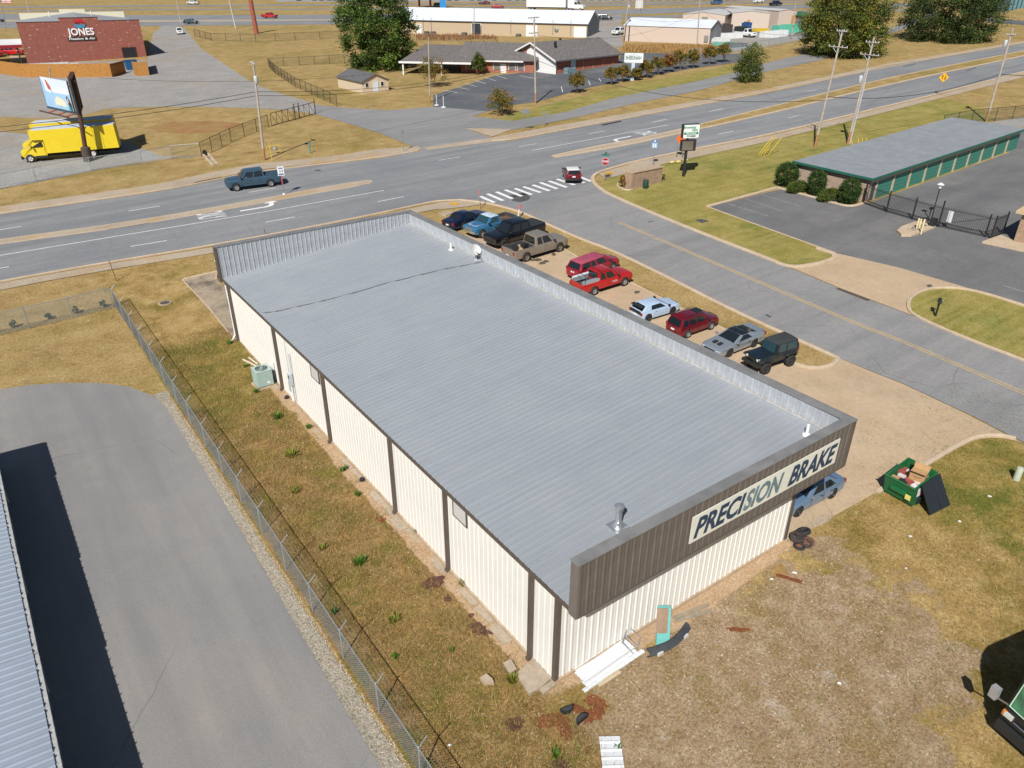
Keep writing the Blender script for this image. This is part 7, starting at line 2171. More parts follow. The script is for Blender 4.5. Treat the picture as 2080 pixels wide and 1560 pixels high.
# storage units
P0, ang, L = facing((1757, 411), (2062, 303))
t = root('storage_units', P0, 'row of storage units with green roller doors and grey roof', 'building', ang)
ez = Hh(P0, (1762, 360)); lq = local(P0, ang)(G(1620, 372))
D = 8.2
z_b = ez + .35
tanm = mat('storage_tan', (.47, .37, .26), .7, var=.06)
zr_ = math.tan(math.atan(SA)) * L * 0
MB().box(.3, L, .12, D, -1.5, ez - .25).build('wall', tanm, t)
MB().box(0, .28, -.02, D, -1.5, ez - .2).build('brick_end', brick_tan, t)
slope_x = (T(P0.x + math.cos(ang) * L, P0.y + math.sin(ang) * L) - T(P0.x, P0.y))
grn3 = mat('door_green', (.045, .20, .15), .5, .05, .06)
nb = 10
bw = L / (nb + .35)
grn4 = mat('roof_edge_green', (.02, .12, .085), .4, .1, .05)
# the row steps with the land: everything rises by slope_x over its length
def zx(x): return slope_x * x / L
for i in range(nb + 1):
    x0 = .3 + bw * (i - .65) if i else .3
    x1 = .3 + bw * (i + .35)
    d_ = MB().box(x0 + .28, x1, .05, .11, zx(x0) - .05, zx(x0) + ez - .62).build('roller_door', grn3 if i else mat('office_dark', (.05, .07, .08), .3, var=0), t)
    for k in range(1, 6):
        MB().box(x0 + .28, x1, .035, .05, zx(x0) + k * .36, zx(x0) + k * .36 + .03).build('slat', mat('door_green_dark', (.03, .15, .11), .5, var=0), d_)
    MB().box(x0, x0 + .28, -.02, .118, zx(x0) - .5, zx(x0) + ez - .60).build('door_pier', tanm, t)
MB().hexa([(.25, -.04, ez - .6), (L, -.04, ez - .6 + slope_x), (L, .12, ez - .6 + slope_x), (.25, .12, ez - .6), (.25, -.04, ez - .1), (L, -.04, ez - .1 + slope_x), (L, .12, ez - .1 + slope_x), (.25, .12, ez - .1)]).build('header', tanm, t)
npn = 52
rm_ = mat('storage_roof', (.265, .285, .30), .5, .15, .1, .8)
zE, zB = ez - .02, ez + .12
base = MB().hexa([(-.3, -.35, zE - .1), (L + .2, -.35, zE - .1 + slope_x), (L + .2, D + .2, zB - .1 + slope_x), (-.3, D + .2, zB - .1), (-.3, -.35, zE), (L + .2, -.35, zE + slope_x), (L + .2, D + .2, zB + slope_x), (-.3, D + .2, zB)]).build('roof', rm_, t)
pwid = (L + .5) / npn
for i in range(npn):
    x0 = -.3 + i * pwid
    MB().add([(x0 + .02, -.35, zE + .01 + zx(x0)), (x0 + pwid - .03, -.35, zE + .01 + zx(x0 + pwid)), (x0 + pwid - .03, D + .2, zB + .01 + zx(x0 + pwid)), (x0 + .02, D + .2, zB + .01 + zx(x0)), (x0 + pwid - .03, -.35, zE + .05 + zx(x0 + pwid)), (x0 + pwid - .03, D + .2, zB + .05 + zx(x0 + pwid)), (x0 + pwid, -.35, zE + .05 + zx(x0 + pwid)), (x0 + pwid, D + .2, zB + .05 + zx(x0 + pwid))], [(0, 1, 2, 3), (1, 4, 5, 2), (4, 6, 7, 5)]).build('roof_panel', rm_, base)
MB().hexa([(-.36, -.48, zE - .16), (L + .25, -.48, zE - .16 + slope_x), (L + .25, -.352, zE - .16 + slope_x), (-.36, -.352, zE - .16), (-.36, -.48, zE + .04), (L + .25, -.48, zE + .04 + slope_x), (L + .25, -.352, zE + .04 + slope_x), (-.36, -.352, zE + .04)]).build('gutter', grn4, t)
MB().hexa([(-.42, -.35, zE - .16), (-.302, -.35, zE - .16), (-.302, D + .2, zB - .16), (-.42, D + .2, zB - .16), (-.42, -.35, zE + .05), (-.302, -.35, zE + .05), (-.302, D + .2, zB + .05), (-.42, D + .2, zB + .05)]).build('roof_edge', grn4, t)
# brick kiosk at the right edge
P0, ang, L = facing((2058, 492), (2110, 505))
t = root('brick_kiosk', P0, 'small brick kiosk with dark window cut by the right picture edge', 'kiosk', ang)
hk = Hh(P0, (2068, 430))
MB().box(0, 5, 0, 4, -.5, 1.0).box(0, .5, 0, 4, 1.0, hk).build('wall', brick_tan, t)
MB().box(.5, 5, .2, 4, 1.0, hk - .1).build('window', darkgl, t)
MB().hexa([(-.4, -.4, hk - .1), (5, -.4, hk - .1), (5, 4.2, hk + .5), (-.4, 4.2, hk + .5), (-.4, -.4, hk + .15), (5, -.4, hk + .15), (5, 4.2, hk + .7), (-.4, 4.2, hk + .7)]).build('roof', mat('kiosk_fascia', (.5, .36, .22), .7, var=.1), t)
MB().prism([(xy(p)[0], xy(p)[1]) for p in [(1994, 494), (2020, 483), (2034, 478), (2053, 488), (2120, 508), (2120, 525), (2078, 512)]], T(*xy((2030, 490))) - .3, T(*xy((2030, 490))) + .12).build('kiosk_kerb', kerb_mat)['kind'] = 'structure'
# neighbour's low metal building at the lower left
t = root('neighbour_shed', (-14.2, 0, 0), 'long low metal building with ribbed blue grey roof at the lower left', 'building')
he = 2.25
blue_roof = mat('blue_grey_roof', (.34, .39, .46), .45, .25, .08, .6)
MB().box(-9, -.12, -11, 25.6, -.1, he - .15).build('wall', mat('neighbour_wall', (.16, .22, .26), .6, var=.08), t)
steps = [(25.7, 22.1, .10), (22.1, 15.0, .02), (15.0, 9.3, -.05), (9.3, -11.5, -.12)]
for (ya, yb, dz) in steps:
    zz = he + dz
    sec_ = MB().hexa([(-9, yb, zz + .75), (0, yb, zz - .1), (0, ya, zz - .1), (-9, ya, zz + .75), (-9, yb, zz + .85), (0, yb, zz), (0, ya, zz), (-9, ya, zz + .85)]).build('roof', blue_roof, t)
    n = max(1, round((ya - yb) / .9))
    w_ = (ya - yb) / n
    pm_ = sheet_mesh('roof_panel', ribbed(w_, 1, depth=.045, base=.11, top=.05), (0, 1, 0), (0, 0, 1), (-9, 0, .85), blue_roof)
    for i in range(n):
        put('roof_panel', pm_, sec_, (0, yb + i * w_, zz + .012))
    MB().box(.0, .14, yb + .02, ya - .02, zz - .16, zz - .03).build('gutter', mat('gutter_pale', (.45, .45, .44), .5, .2, .1), t)
    for i in range(n * 2):
        yy = yb + (i + .5) * (ya - yb) / (n * 2)
        MB().box(.0, .15, yy - .02, yy + .02, zz - .04, zz + .02).build('gutter_strap', mat('gutter_pale', (.45, .45, .44), .5, .2, .1), t)
    MB().tube([(.08, yb + .3, zz - .1), (-.05, yb + .25, zz - .5), (-.06, yb + .25, .1)], .05, 6).build('downspout', mat('gutter_pale', (.45, .45, .44), .5, .2, .1), t)
for i in range(9):
    yy = 24 - i * 3.2
    MB().box(-.121, -.06, yy - 2.6, yy, 0, he - .6).build('roller_door', mat('neighbour_door', (.10, .17, .21), .5, var=.05), t)
# small highway sign and blue pylon, far canopy, grey embankment
B0 = G(1276, 40); zc = Hh(B0, (1296, 4))
t = root('highway_sign', G(1296, 41), 'small pale panel sign beside the highway', 'road sign', to_cam(G(1296, 41)))
hh = Hh(G(1296, 41), (1296, 0))
for s_ in (-.8, .8):
    MB().tube([(s_, 0, 0), (s_, 0, hh)], .1, 5).build('post', galvp, t)
MB().box(-1.2, 1.2, -.08, -.02, hh - 2.4, hh).build('plate', mat('pale_plate', (.5, .5, .48), .5, var=.05), t)
B0 = G(900, 20); hh = Hh(B0, (900, -6))
t = root('blue_pylon', B0, 'tall blue pylon sign behind the pine', 'sign', to_cam(B0))
MB().box(-1.2, 1.2, -.5, .5, 0, hh).build('cabinet', mat('pylon_blue', (.02, .22, .55), .5, var=.05), t)
MB().box(-1.3, 1.3, -.6, .6, 0, .6).build('base', galvp, t)
A, ang, L = facing((836, 16), (893, 18))
t = root('service_canopy', A, 'low grey forecourt canopy with red posts behind the pine', 'canopy', ang)
MB().box(0, L, 0, 8, 3.6, 4.6).build('canopy_roof', mat('canopy_grey', (.35, .42, .47), .5, var=.1), t)
for u in (.1, .5, .9):
    MB().box(L * u - .3, L * u + .3, 3, 3.6, -.5, 3.6).build('post', mat('post_red', (.3, .03, .03), .5, var=.1), t)
t = root('overpass_wall', G(2050, 22), 'dark concrete abutment in the top right corner', 'wall', math.atan2(*(Vector(xy((2080, 16))) - Vector(xy((2020, 30)))).yx))
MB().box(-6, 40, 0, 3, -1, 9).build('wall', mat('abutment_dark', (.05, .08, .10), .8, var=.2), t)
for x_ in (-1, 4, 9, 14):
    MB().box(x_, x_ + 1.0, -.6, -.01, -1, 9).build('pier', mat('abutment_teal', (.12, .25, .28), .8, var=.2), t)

# ---------------------------------------------------------------- trees and shrubs
def leaf_mat(name, c, var=.3):
    m, nt, N, L, B = _nt(name)
    oi = N.new('ShaderNodeNewGeometry')
    r_ = N.new('ShaderNodeValToRGB')
    lo = tuple(v * (1 - var) for v in c); hi = tuple(min(1, v * (1 + var)) for v in c)
    r_.color_ramp.elements[0].color = c4(lo); r_.color_ramp.elements[1].color = c4(hi)
    L.new(oi.outputs['Random Per Island'], r_.inputs[0])
    L.new(r_.outputs[0], B.inputs['Base Color'])
    B.inputs['Roughness'].default_value = .7
    B.inputs['Specular IOR Level'].default_value = .25
    try:
        B.inputs['Subsurface Weight'].default_value = 0.0
    except Exception:
        pass
    MATS[name] = m
    return m
LF = {'pine': [leaf_mat('pine_needles', (.055, .095, .016)), leaf_mat('pine_needles_light', (.105, .155, .022)), leaf_mat('pine_needles_dark', (.03, .058, .014))],
      'oak': [leaf_mat('oak_leaves', (.075, .10, .016)), leaf_mat('oak_leaves_olive', (.16, .15, .02)), leaf_mat('oak_leaves_dark', (.036, .055, .012))],
      'dark': [leaf_mat('dark_leaves', (.04, .068, .016)), leaf_mat('dark_leaves_mid', (.075, .10, .022)), leaf_mat('dark_leaves_deep', (.02, .036, .010))],
      'autumn': [leaf_mat('myrtle_leaves', (.13, .11, .02)), leaf_mat('myrtle_leaves_gold', (.24, .13, .022)), leaf_mat('myrtle_leaves_green', (.07, .085, .016))],
      'red': [leaf_mat('red_leaves', (.22, .06, .02)), leaf_mat('red_leaves_gold', (.24, .12, .022)), leaf_mat('red_leaves_green', (.09, .08, .016))],
      'green': [leaf_mat('shrub_leaves', (.055, .085, .014)), leaf_mat('shrub_leaves_light', (.11, .13, .018)), leaf_mat('shrub_leaves_dark', (.025, .045, .010))],
      'hedge': [leaf_mat('hedge_leaves', (.028, .06, .012)), leaf_mat('hedge_leaves_light', (.06, .10, .016)), leaf_mat('hedge_leaves_dark', (.014, .03, .008))]}
bark = mat('bark', (.13, .095, .07), .95, var=.3, scale=6, bmp=.5)
def crown(mb, c, rad, clumps, per, leaf, seed, flat=.75, shell=.45, low=-1.0, clump_r=None):
    rs = random.Random(seed)
    cr = clump_r or (rad[0] * .30)
    for i in range(clumps):
        for _ in range(40):
            d = Vector((rs.gauss(0, 1), rs.gauss(0, 1), rs.gauss(0, 1))).normalized()
            if d.z > low: break
        f = shell + (1 - shell) * rs.random() ** .6
        p = Vector(c) + Vector((d.x * rad[0], d.y * rad[1], d.z * rad[2])) * f
        k = cr * rs.uniform(.55, 1.15)
        cm = rs.choices((0, 1, 2), (.5, .3, .2))[0]
        for j in range(per):
            e = Vector((rs.gauss(0, .5), rs.gauss(0, .5), rs.gauss(0, .5) * flat)) * k
            q = p + e
            s_ = leaf * rs.uniform(.6, 1.3)
            a = Vector((rs.gauss(0, 1), rs.gauss(0, 1), rs.gauss(0, .7))).normalized()
            b = a.cross(Vector((rs.gauss(0, 1), rs.gauss(0, 1), rs.gauss(0, 1)))).normalized()
            mi = cm if rs.random() < .75 else rs.randrange(3)
            mb.add([q - a * s_, q + b * s_ * .45, q + a * s_, q - b * s_ * .45], [(0, 1, 2, 3)], mi)
def tree(name, label, base, rad_px, centre_px, kind, clumps, per, leaf, seed, hfac=1.0, trunks=1, group=None, cat='tree', flat=.75, shell=.4, low=-.6, depth=1.0, clump_r=None, top=None):
    B0 = G(*base)
    C0 = top_of(B0, centre_px)
    zc = C0.z - B0.z
    dist = (C0 - CAM).length
    rx = rad_px[0] * dist / FPX; rz_ = rad_px[1] * dist / FPX * hfac
    t = root(name, B0, label, cat, group=group)
    off = Vector((C0.x - B0.x, C0.y - B0.y, 0))
    rs = random.Random(seed + 5)
    tm = MB()
    for k in range(trunks):
        a = 2 * math.pi * k / max(1, trunks) + .4
        sp = rx * .28 if trunks > 1 else 0
        tp = off * .8 + Vector((math.cos(a) * sp, math.sin(a) * sp, zc))
        r0 = max(.03, rx * (.075 if trunks == 1 else .03))
        tm.tube([Vector((math.cos(a) * sp * .12, math.sin(a) * sp * .12, -.1)), tp * .4 + Vector((math.cos(a) * sp * .1, 0, 0)), tp], r0, 7, r0 * .45)
    tm.build('trunk', bark, t, 50)
    for k in range(7 if trunks == 1 else 4):
        a = rs.uniform(0, 6.28); z = zc * rs.uniform(.55, .95)
        e = off * (z / zc) + Vector((math.cos(a) * rx * rs.uniform(.5, .85), math.sin(a) * rx * rs.uniform(.5, .85), z + rz_ * rs.uniform(-.1, .5)))
        MB().tube([off * .8 * (z / zc) * .8 + Vector((0, 0, z * .8)), e * .5 + Vector((0, 0, z * .45)), e], max(.02, rx * .03), 5, .01).build('limb', bark, t)
    mb = MB()
    crown(mb, (off.x, off.y, zc), (rx, rx * depth, rz_), clumps, per, leaf, seed, flat, shell, low, clump_r)
    mb.build('crown', LF[kind], t, fix=False)
    return t
tree('pine_tree', 'big bushy pine standing behind the garden shed', (774, 138), (74, 80), (765, 64), 'pine', 420, 120, .23, 21, low=-.95, shell=.3, hfac=1.3, clump_r=1.35)
tree('oak_tree', 'broad yellowing tree beside the frontage road', (1722, 113), (73, 62), (1722, 50), 'oak', 420, 110, .24, 22, hfac=1.2, clump_r=1.6, low=-.95)
tree('oak_tree', 'dark rounded tree on the bank by the divided road', (1935, 82), (76, 48), (1935, 28), 'dark', 430, 110, .25, 23, hfac=1.4, clump_r=1.8, low=-.95)
tree('scrub_tree', 'thin brown scrub at the foot of the dark tree', (1865, 72), (18, 22), (1862, 50), 'autumn', 30, 18, .25, 24, trunks=3)
for i, (b_, c_, r_, kd, lb) in enumerate([
    ((880, 177), (880, 142), (26, 24), 'autumn', 'reddish gold bush tree at the corner of the church car park'),
    ((973, 151), (972, 130), (15, 21), 'green', 'narrow green shrub against the church wall'),
    ((1018, 233), (1017, 206), (27, 23), 'autumn', 'round gold green shrub with bare stems beside the drive'),
    ((1172, 189), (1172, 163), (15, 15), 'autumn', 'small gold tree standing alone at the car park edge'),
    ((1242, 172), (1242, 150), (12, 12), 'autumn', 'golden small tree left of the church sign'),
    ((1264, 166), (1264, 145), (13, 12), 'autumn', 'gold green small tree just left of the church sign post'),
    ((1293, 163), (1293, 148), (11, 12), 'autumn', 'low gold small tree just right of the church sign post'),
    ((1315, 158), (1314, 136), (14, 14), 'autumn', 'small tree second to the right of the church sign'),
    ((1337, 152), (1337, 129), (14, 13), 'autumn', 'small tree third to the right of the church sign'),
    ((1358, 147), (1358, 125), (11, 13), 'red', 'small tree with red leaves in the row'),
    ((1382, 141), (1381, 118), (13, 15), 'autumn', 'small tree to the right of the red leaved one'),
    ((1409, 138), (1408, 115), (12, 14), 'autumn', 'small tree beneath the slim shed pole'),
    ((1441, 131), (1442, 107), (13, 12), 'autumn', 'small tree next to last at the right of the row'),
    ((1471, 127), (1471, 101), (13, 12), 'autumn', 'last small tree at the right end of the row'),
]):
    tree('crape_myrtle', lb, b_, r_, c_, kd, 60, 60, .12, 40 + i, trunks=4, group='small trees by the church car park', low=-.7, shell=.2)
tree('green_shrub', 'tall egg shaped green shrub beside the frontage road', (1524, 166), (29, 34), (1524, 131), 'green', 120, 70, .14, 61, low=-1, shell=.25)
tree('green_shrub', 'small green bush behind the yard fence', (1628, 70), (9, 8), (1628, 64), 'green', 16, 16, .22, 62)
for i, (b_, c_, r_, lb) in enumerate([((1597, 378), (1599, 353), (19, 20), 'big round clipped bush at the left corner of the storage units'), ((1656, 396), (1660, 370), (14.5, 21), 'tall egg shaped clipped bush in the middle of the brick end'), ((1722, 414), (1727, 387), (17, 22), 'tall egg shaped clipped bush beside the storage gate')]):
    tree('clipped_bush', lb, b_, r_, c_, 'hedge', 330, 40, .06, 70 + i, low=-1, shell=.86, group='clipped bushes at the storage units', cat='bush', clump_r=.26)
for i, (b_, c_, r_, lb) in enumerate([((1620, 390), (1620, 380), (24, 10), 'low clipped hedge between the round and the tall bush'), ((1684, 407), (1683, 397), (26, 11), 'low clipped hedge between the two tall bushes')]):
    tree('clipped_hedge', lb, b_, r_, c_, 'green', 300, 40, .06, 80 + i, low=-1, shell=.84, group='low hedges at the storage units', cat='hedge', clump_r=.24, depth=.45)
for i, (p, c, lb) in enumerate([((31, 664), (27, 658), 'small dark bush behind the fence, leftmost of four'), ((100, 648), (97, 641), 'small dark bush behind the fence, second from the left'), ((157, 636), (153, 629), 'small dark bush behind the fence, third from the left'), ((212, 624), (208, 617), 'small dark bush next to the fence corner')]):
    tree('small_bush', lb, p, (5.5, 6.5), c, 'dark', 22, 30, .05, 90 + i, group='small bushes along the left fence', cat='bush', trunks=3)
tree('bed_shrub', 'twiggy shrub in the kerbed bed beside the brick wall', (1270, 382), (9, 12), (1268, 368), 'red', 16, 16, .12, 97, trunks=4, cat='shrub')
tree('bed_shrub', 'green shrub at the far end of the brick monument wall', (1345, 366), (5, 8), (1345, 358), 'green', 12, 16, .1, 98, trunks=3, cat='shrub')
# tall dry weeds on the bank
def weed_bank(name, poly, n, hgt, m, label, seed):
    rs = random.Random(seed)
    xs = [p[0] for p in poly]; ys = [p[1] for p in poly]
    b_ = MB()
    c = 0
    while c < n:
        px_, py_ = rs.uniform(min(xs), max(xs)), rs.uniform(min(ys), max(ys))
        ins = False
        for (a, b) in zip(poly, poly[1:] + poly[:1]):
            if (a[1] > py_) != (b[1] > py_) and px_ < (b[0] - a[0]) * (py_ - a[1]) / (b[1] - a[1]) + a[0]:
                ins = not ins
        c += 1
        if not ins: continue
        p = G(px_, py_)
        for k in range(5):
            a = rs.uniform(0, 6.28); h = hgt * rs.uniform(.5, 1.2); s_ = .12
            q = p + Vector((rs.uniform(-.3, .3), rs.uniform(-.3, .3), 0))
            b_.add([q + Vector((math.cos(a) * s_, math.sin(a) * s_, 0)), q - Vector((math.cos(a) * s_, math.sin(a) * s_, 0)), q + Vector((rs.uniform(-.3, .3), rs.uniform(-.3, .3), h))], [(0, 1, 2)])
    o = b_.build(name, m, None, fix=False)
    tag(o, label, 'weeds', kind='stuff')
weed_bank('dry_weeds', [(1268, 96), (1350, 94), (1440, 96), (1470, 104), (1440, 110), (1350, 108), (1265, 104)], 1500, .9, leaf_mat('dry_weed', (.34, .20, .075), .35), 'tall dry weeds on the bank below the white shed', 5)
weed_bank('dry_weeds', [(846, 73), (1000, 75), (1010, 80), (846, 82)], 500, 1.0, leaf_mat('dry_weed_red', (.30, .16, .075), .35), 'tall dry weeds along the tan building fence', 6)
# ---------------------------------------------------------------- things close to the shop
# dumpster
a, b = G(1793, 1000), G(1852, 1033)
ang = math.atan2(b.y - a.y, b.x - a.x); L = (b - a).length
t = root('dumpster', a, 'green open dumpster with black lids thrown back', 'dumpster', ang)
dg = mat('dumpster_green', (.008, .13, .045), .5, .05, .12, 2, dirt=(.10, .06, .03), dirt_amt=.35)
D = 1.5; h = 1.15
tub = MB()
def wall4(x0, x1, y0, y1, z0, z1, tk):
    tub.box(x0, x1, y0, y0 + tk, z0, z1).box(x0, x1, y1 - tk, y1, z0, z1).box(x0, x0 + tk, y0 + tk, y1 - tk, z0, z1).box(x1 - tk, x1, y0 + tk, y1 - tk, z0, z1)
tub.hexa([(0, 0, .12), (L, 0, .12), (L, .06, .12), (0, .06, .12), (0, -.28, h), (L, -.28, h), (L, -.22, h), (0, -.22, h)])
tub.hexa([(0, D - .06, .12), (L, D - .06, .12), (L, D, .12), (0, D, .12), (0, D - .06, h + .25), (L, D - .06, h + .25), (L, D, h + .25), (0, D, h + .25)])
for x0 in (0, L - .06):
    tub.hexa([(x0, .06, .12), (x0 + .06, .06, .12), (x0 + .06, D - .06, .12), (x0, D - .06, .12), (x0, -.22, h), (x0 + .06, -.22, h), (x0 + .06, D - .06, h + .25), (x0, D - .06, h + .25)])
tub.box(.06, L - .06, .06, D - .06, .12, .18)
tub.build('tub', dg, t)
MB().tube([(-.02, -.27, h), (L + .02, -.27, h)], .05, 6).build('rim', dg, t)
MB().box(.35, L - .35, -.24, -.12, .55, .75).build('stiffener', dg, t)
MB().box(L - .35, L - .1, -.215, -.20, .42, .68).build('warning_label', mat('label_yellow', (.6, .55, .15), .5, var=.1), t)
lid = mat('lid_black', (.012, .018, .025), .6, var=.2)
MB().hexa([(L + .05, .05, h + .15), (L + .75, .1, .05), (L + .80, .85, .05), (L + .08, .72, h + .2), (L + .10, .05, h + .19), (L + .80, .1, .09), (L + .85, .85, .09), (L + .12, .72, h + .24)]).build('lid', lid, t)
MB().hexa([(L + .05, .76, h + .2), (L + .82, .9, .05), (L + .86, 1.55, .05), (L + .08, 1.42, h + .24), (L + .10, .76, h + .24), (L + .86, .9, .09), (L + .9, 1.55, .09), (L + .12, 1.42, h + .28)]).build('lid', lid, t)
MB().box(-.12, 0, .2, .9, .3, .75).box(L, L + .1, .2, .5, .2, .5).build('fork_pocket', lid, t)
tr = MB(); rs = random.Random(8)
for i in range(60):
    x, y = rs.uniform(.15, L - .15), rs.uniform(.1, D - .15); s_ = rs.uniform(.08, .22)
    tr.box(x - s_, x + s_, y - s_ * .6, y + s_ * .6, .6, .85 + rs.random() * .2, rs.randrange(4))
o = tr.build('rubbish', [mat('trash_black', (.02, .02, .025), .7, var=.2), mat('trash_card', (.40, .24, .12), .8, var=.2), mat('trash_white', (.6, .58, .58), .7, var=.2), mat('trash_red', (.3, .07, .05), .7, var=.2)], t); o['kind'] = 'stuff'
p = Vector((a.x, a.y, 0)) + Matrix.Rotation(ang, 3, 'Z') @ Vector((.95, .8, 0))
t = root('cardboard_box', (p.x, p.y, a.z + 1.0), 'open cardboard box heaped on the dumpster', 'box', ang + .2)
card = mat('cardboard', (.42, .255, .12), .85, var=.1)
t.scale = (.72, .72, .72)
MB().box(-.45, .45, -.3, .3, 0, .62).build('carton', card, t)
MB().add([(-.45, -.3, .62), (.45, -.3, .62), (.5, -.55, .75), (-.5, -.55, .75)], [(0, 1, 2, 3)]).build('flap', card, t)
MB().add([(-.45, .3, .62), (.45, .3, .62), (.48, .4, .95), (-.48, .4, .95)], [(0, 1, 2, 3)]).build('flap', card, t)
MB().tube([(-.25, -.305, .35), (-.1, -.305, .28), (.1, -.305, .28), (.25, -.305, .36)], .018, 4).build('print_mark', trim_b, t)
# tyres beside the corner
def tyre_at(px, r, w_, tilt, label, m=None, filled=None):
    B0 = G(*px)
    t = root('scrap_tyre', B0, label, 'tyre', rnd.uniform(0, 6), 'scrap tyres at the building corner')
    o = MB().lathe([(r * .62, 0), (r * .92, 0), (r, w_ * .2), (r, w_ * .8), (r * .92, w_), (r * .62, w_), (r * .55, w_ * .6), (r * .55, w_ * .4), (r * .62, 0)], n=20, cap=False).build('tyre', m or tyre_m, t, 50)
    o.rotation_euler = (tilt, 0, 0); o.location.z = abs(math.sin(tilt)) * r * .9
    if filled:
        q = MB().lathe([(r * .56, w_ * .35), (r * .3, w_ * .25), (r * .1, w_ * .3)], n=16).build('rim', filled, o)
grb = mat('brown_rubber', (.05, .035, .03), .85, var=.3)
tyre_at((1632, 1086), .30, .16, .35, 'tilted dark tyre at the back of the scrap pile', None, trim_b)
tyre_at((1617, 1096), .32, .2, .1, 'big tyre with grey rim in the scrap pile', grb, rim_m)
tyre_at((1624, 1090), .28, .2, 0, 'tyre with pale rim in the middle of the scrap pile', None, rim_m)
tyre_at((1642, 1102), .26, .1, .15, 'thin rusty ring at the right of the scrap pile', rust)
tyre_at((1637, 1107), .25, .1, -.1, 'brown ring nearest the lawn in the scrap pile', grb)
tyre_at((1623, 1111), .25, .12, 0, 'bicycle sized tyre with red centre nearest the viewer', None, mat('red_disc', (.25, .09, .06), .8, var=.2))
# loose metal sheets, frame, boards
whitem = mat('loose_white_sheet', (.66, .68, .70), .45, .1, .06)
greym = mat('loose_grey_sheet', (.42, .41, .37), .5, .1, .12)
def flat_sheet(p0, p1, wid, label, m, z=.03, ribs=3, name='metal_sheet'):
    A_, B_ = G(*p0), G(*p1)
    d = B_ - A_; L = math.hypot(d.x, d.y); ang = math.atan2(d.y, d.x)
    t = root(name, (A_.x, A_.y, A_.z + z), label, 'metal sheet', ang, 'loose metal sheets')
    prof = ribbed(wid, 1, ribs, .03, .09, .04, .02, False)
    vs = []
    for (u, q) in prof:
        vs += [(0, u, q), (L, u, q + .02)]
    MB().add(vs, [(2 * i, 2 * i + 2, 2 * i + 3, 2 * i + 1) for i in range(len(prof) - 1)]).build('sheet', m, t, fix=False)
    MB().box(0, L, 0, wid, -.03, -.004).build('underside', greym, t)
flat_sheet((1170, 1366), (1262, 1306), .35, 'pale sheet lying against the wall side of the metal pile', greym, .03)
flat_sheet((1180, 1376), (1272, 1312), .42, 'second pale sheet in the metal pile', whitem, .07)
flat_sheet((1186, 1390), (1288, 1320), .5, 'bright white sheet in the middle of the metal pile', whitem, .11)
flat_sheet((1196, 1402), (1298, 1330), .4, 'bright white sheet at the outer side of the metal pile', whitem, .06)
flat_sheet((1188, 1408), (1310, 1326), .16, 'narrow white strip at the outer edge of the metal pile', whitem, .03, 1)
flat_sheet((1218, 1396), (1262, 1368), .18, 'short tan strip beside the metal pile', mat('tan_strip', (.50, .40, .27), .6, var=.1), .03, 1)
flat_sheet((1224, 1562), (1268, 1562), 1.1, 'short white corrugated sheet at the bottom picture edge', whitem, .04, 4)
A_ = G(1296, 1312)
t = root('window_frame', A_, 'bent aluminium window frame leaning by the metal pile', 'frame', .55)
MB().tube([(-.5, 0, .05), (-.5, .5, .45), (.35, .5, .45), (.35, 0, .05), (-.5, 0, .05)], .03, 4).tube([(-.1, 0, .05), (-.1, .5, .45)], .02, 4).build('frame', mat('aluminium', (.45, .46, .47), .4, .5, .1), t)
# teal board with brown panel leaning
A_ = G(1345, 1312)
hh = 1.45
t = root('teal_cabinet_door', A_, 'teal board with brown panel leaning upright in front of the shop wall', 'board', -.62)
MB().hexa([(-.22, 0, 0), (.26, 0, 0), (.26, .14, 0), (-.22, .14, 0), (-.22, .42, hh), (.26, .42, hh), (.26, .56, hh), (-.22, .56, hh)]).build('panel', mat('teal_paint', (.14, .42, .40), .6, var=.08), t)
MB().hexa([(-.25, .13, .5), (.16, .13, .5), (.16, .15, .5), (-.25, .15, .5), (-.25, .385, hh + .02), (.16, .385, hh + .02), (.16, .41, hh + .02), (-.25, .41, hh + .02)]).build('brown_panel', mat('brown_panel', (.27, .19, .13), .8, var=.15), t)
# bumper cover lying there
A_, B_ = G(1312, 1334), G(1394, 1278)
d = B_ - A_; L = math.hypot(d.x, d.y)
t = root('car_bumper', A_, 'dark grey car bumper cover lying beside the teal board', 'bumper', math.atan2(d.y, d.x))
bp = MB(); n = 12; vs = []
for i in range(n + 1):
    u = i / n; x = L * u; y = -.22 * math.sin(math.pi * u)
    for (yy, zz) in ((0, .02), (-.12, .06), (-.2, .2), (-.1, .32), (.06, .34)):
        vs.append((x, y + yy, zz))
fs = [(i * 5 + j, i * 5 + j + 1, i * 5 + j + 6, i * 5 + j + 5) for i in range(n) for j in range(4)]
bp.add(vs, fs).build('cover', mat('bumper_plastic', (.05, .055, .06), .5, var=.25), t, 50)
for u in (.18, .8):
    MB().box(L * u - .12, L * u + .12, -.36, -.28, .12, .24).build('fog_lamp', lamp_w, t)
for i, (p0, p1, lb) in enumerate([((1368, 1256), (1438, 1229), 'weathered grey plank lying on the dirt, upper of two'), ((1372, 1262), (1442, 1240), 'weathered grey plank lying on the dirt, lower of two')]):
    A_, B_ = G(*p0), G(*p1); d = B_ - A_
    o = MB().box(0, d.length, -.07, .07, 0, .04).build('plank', mat('grey_plank', (.26, .22, .16), .9, var=.25), None, loc=A_, rz=math.atan2(d.y, d.x))
    tag(o, lb, 'plank', 'planks on the dirt')
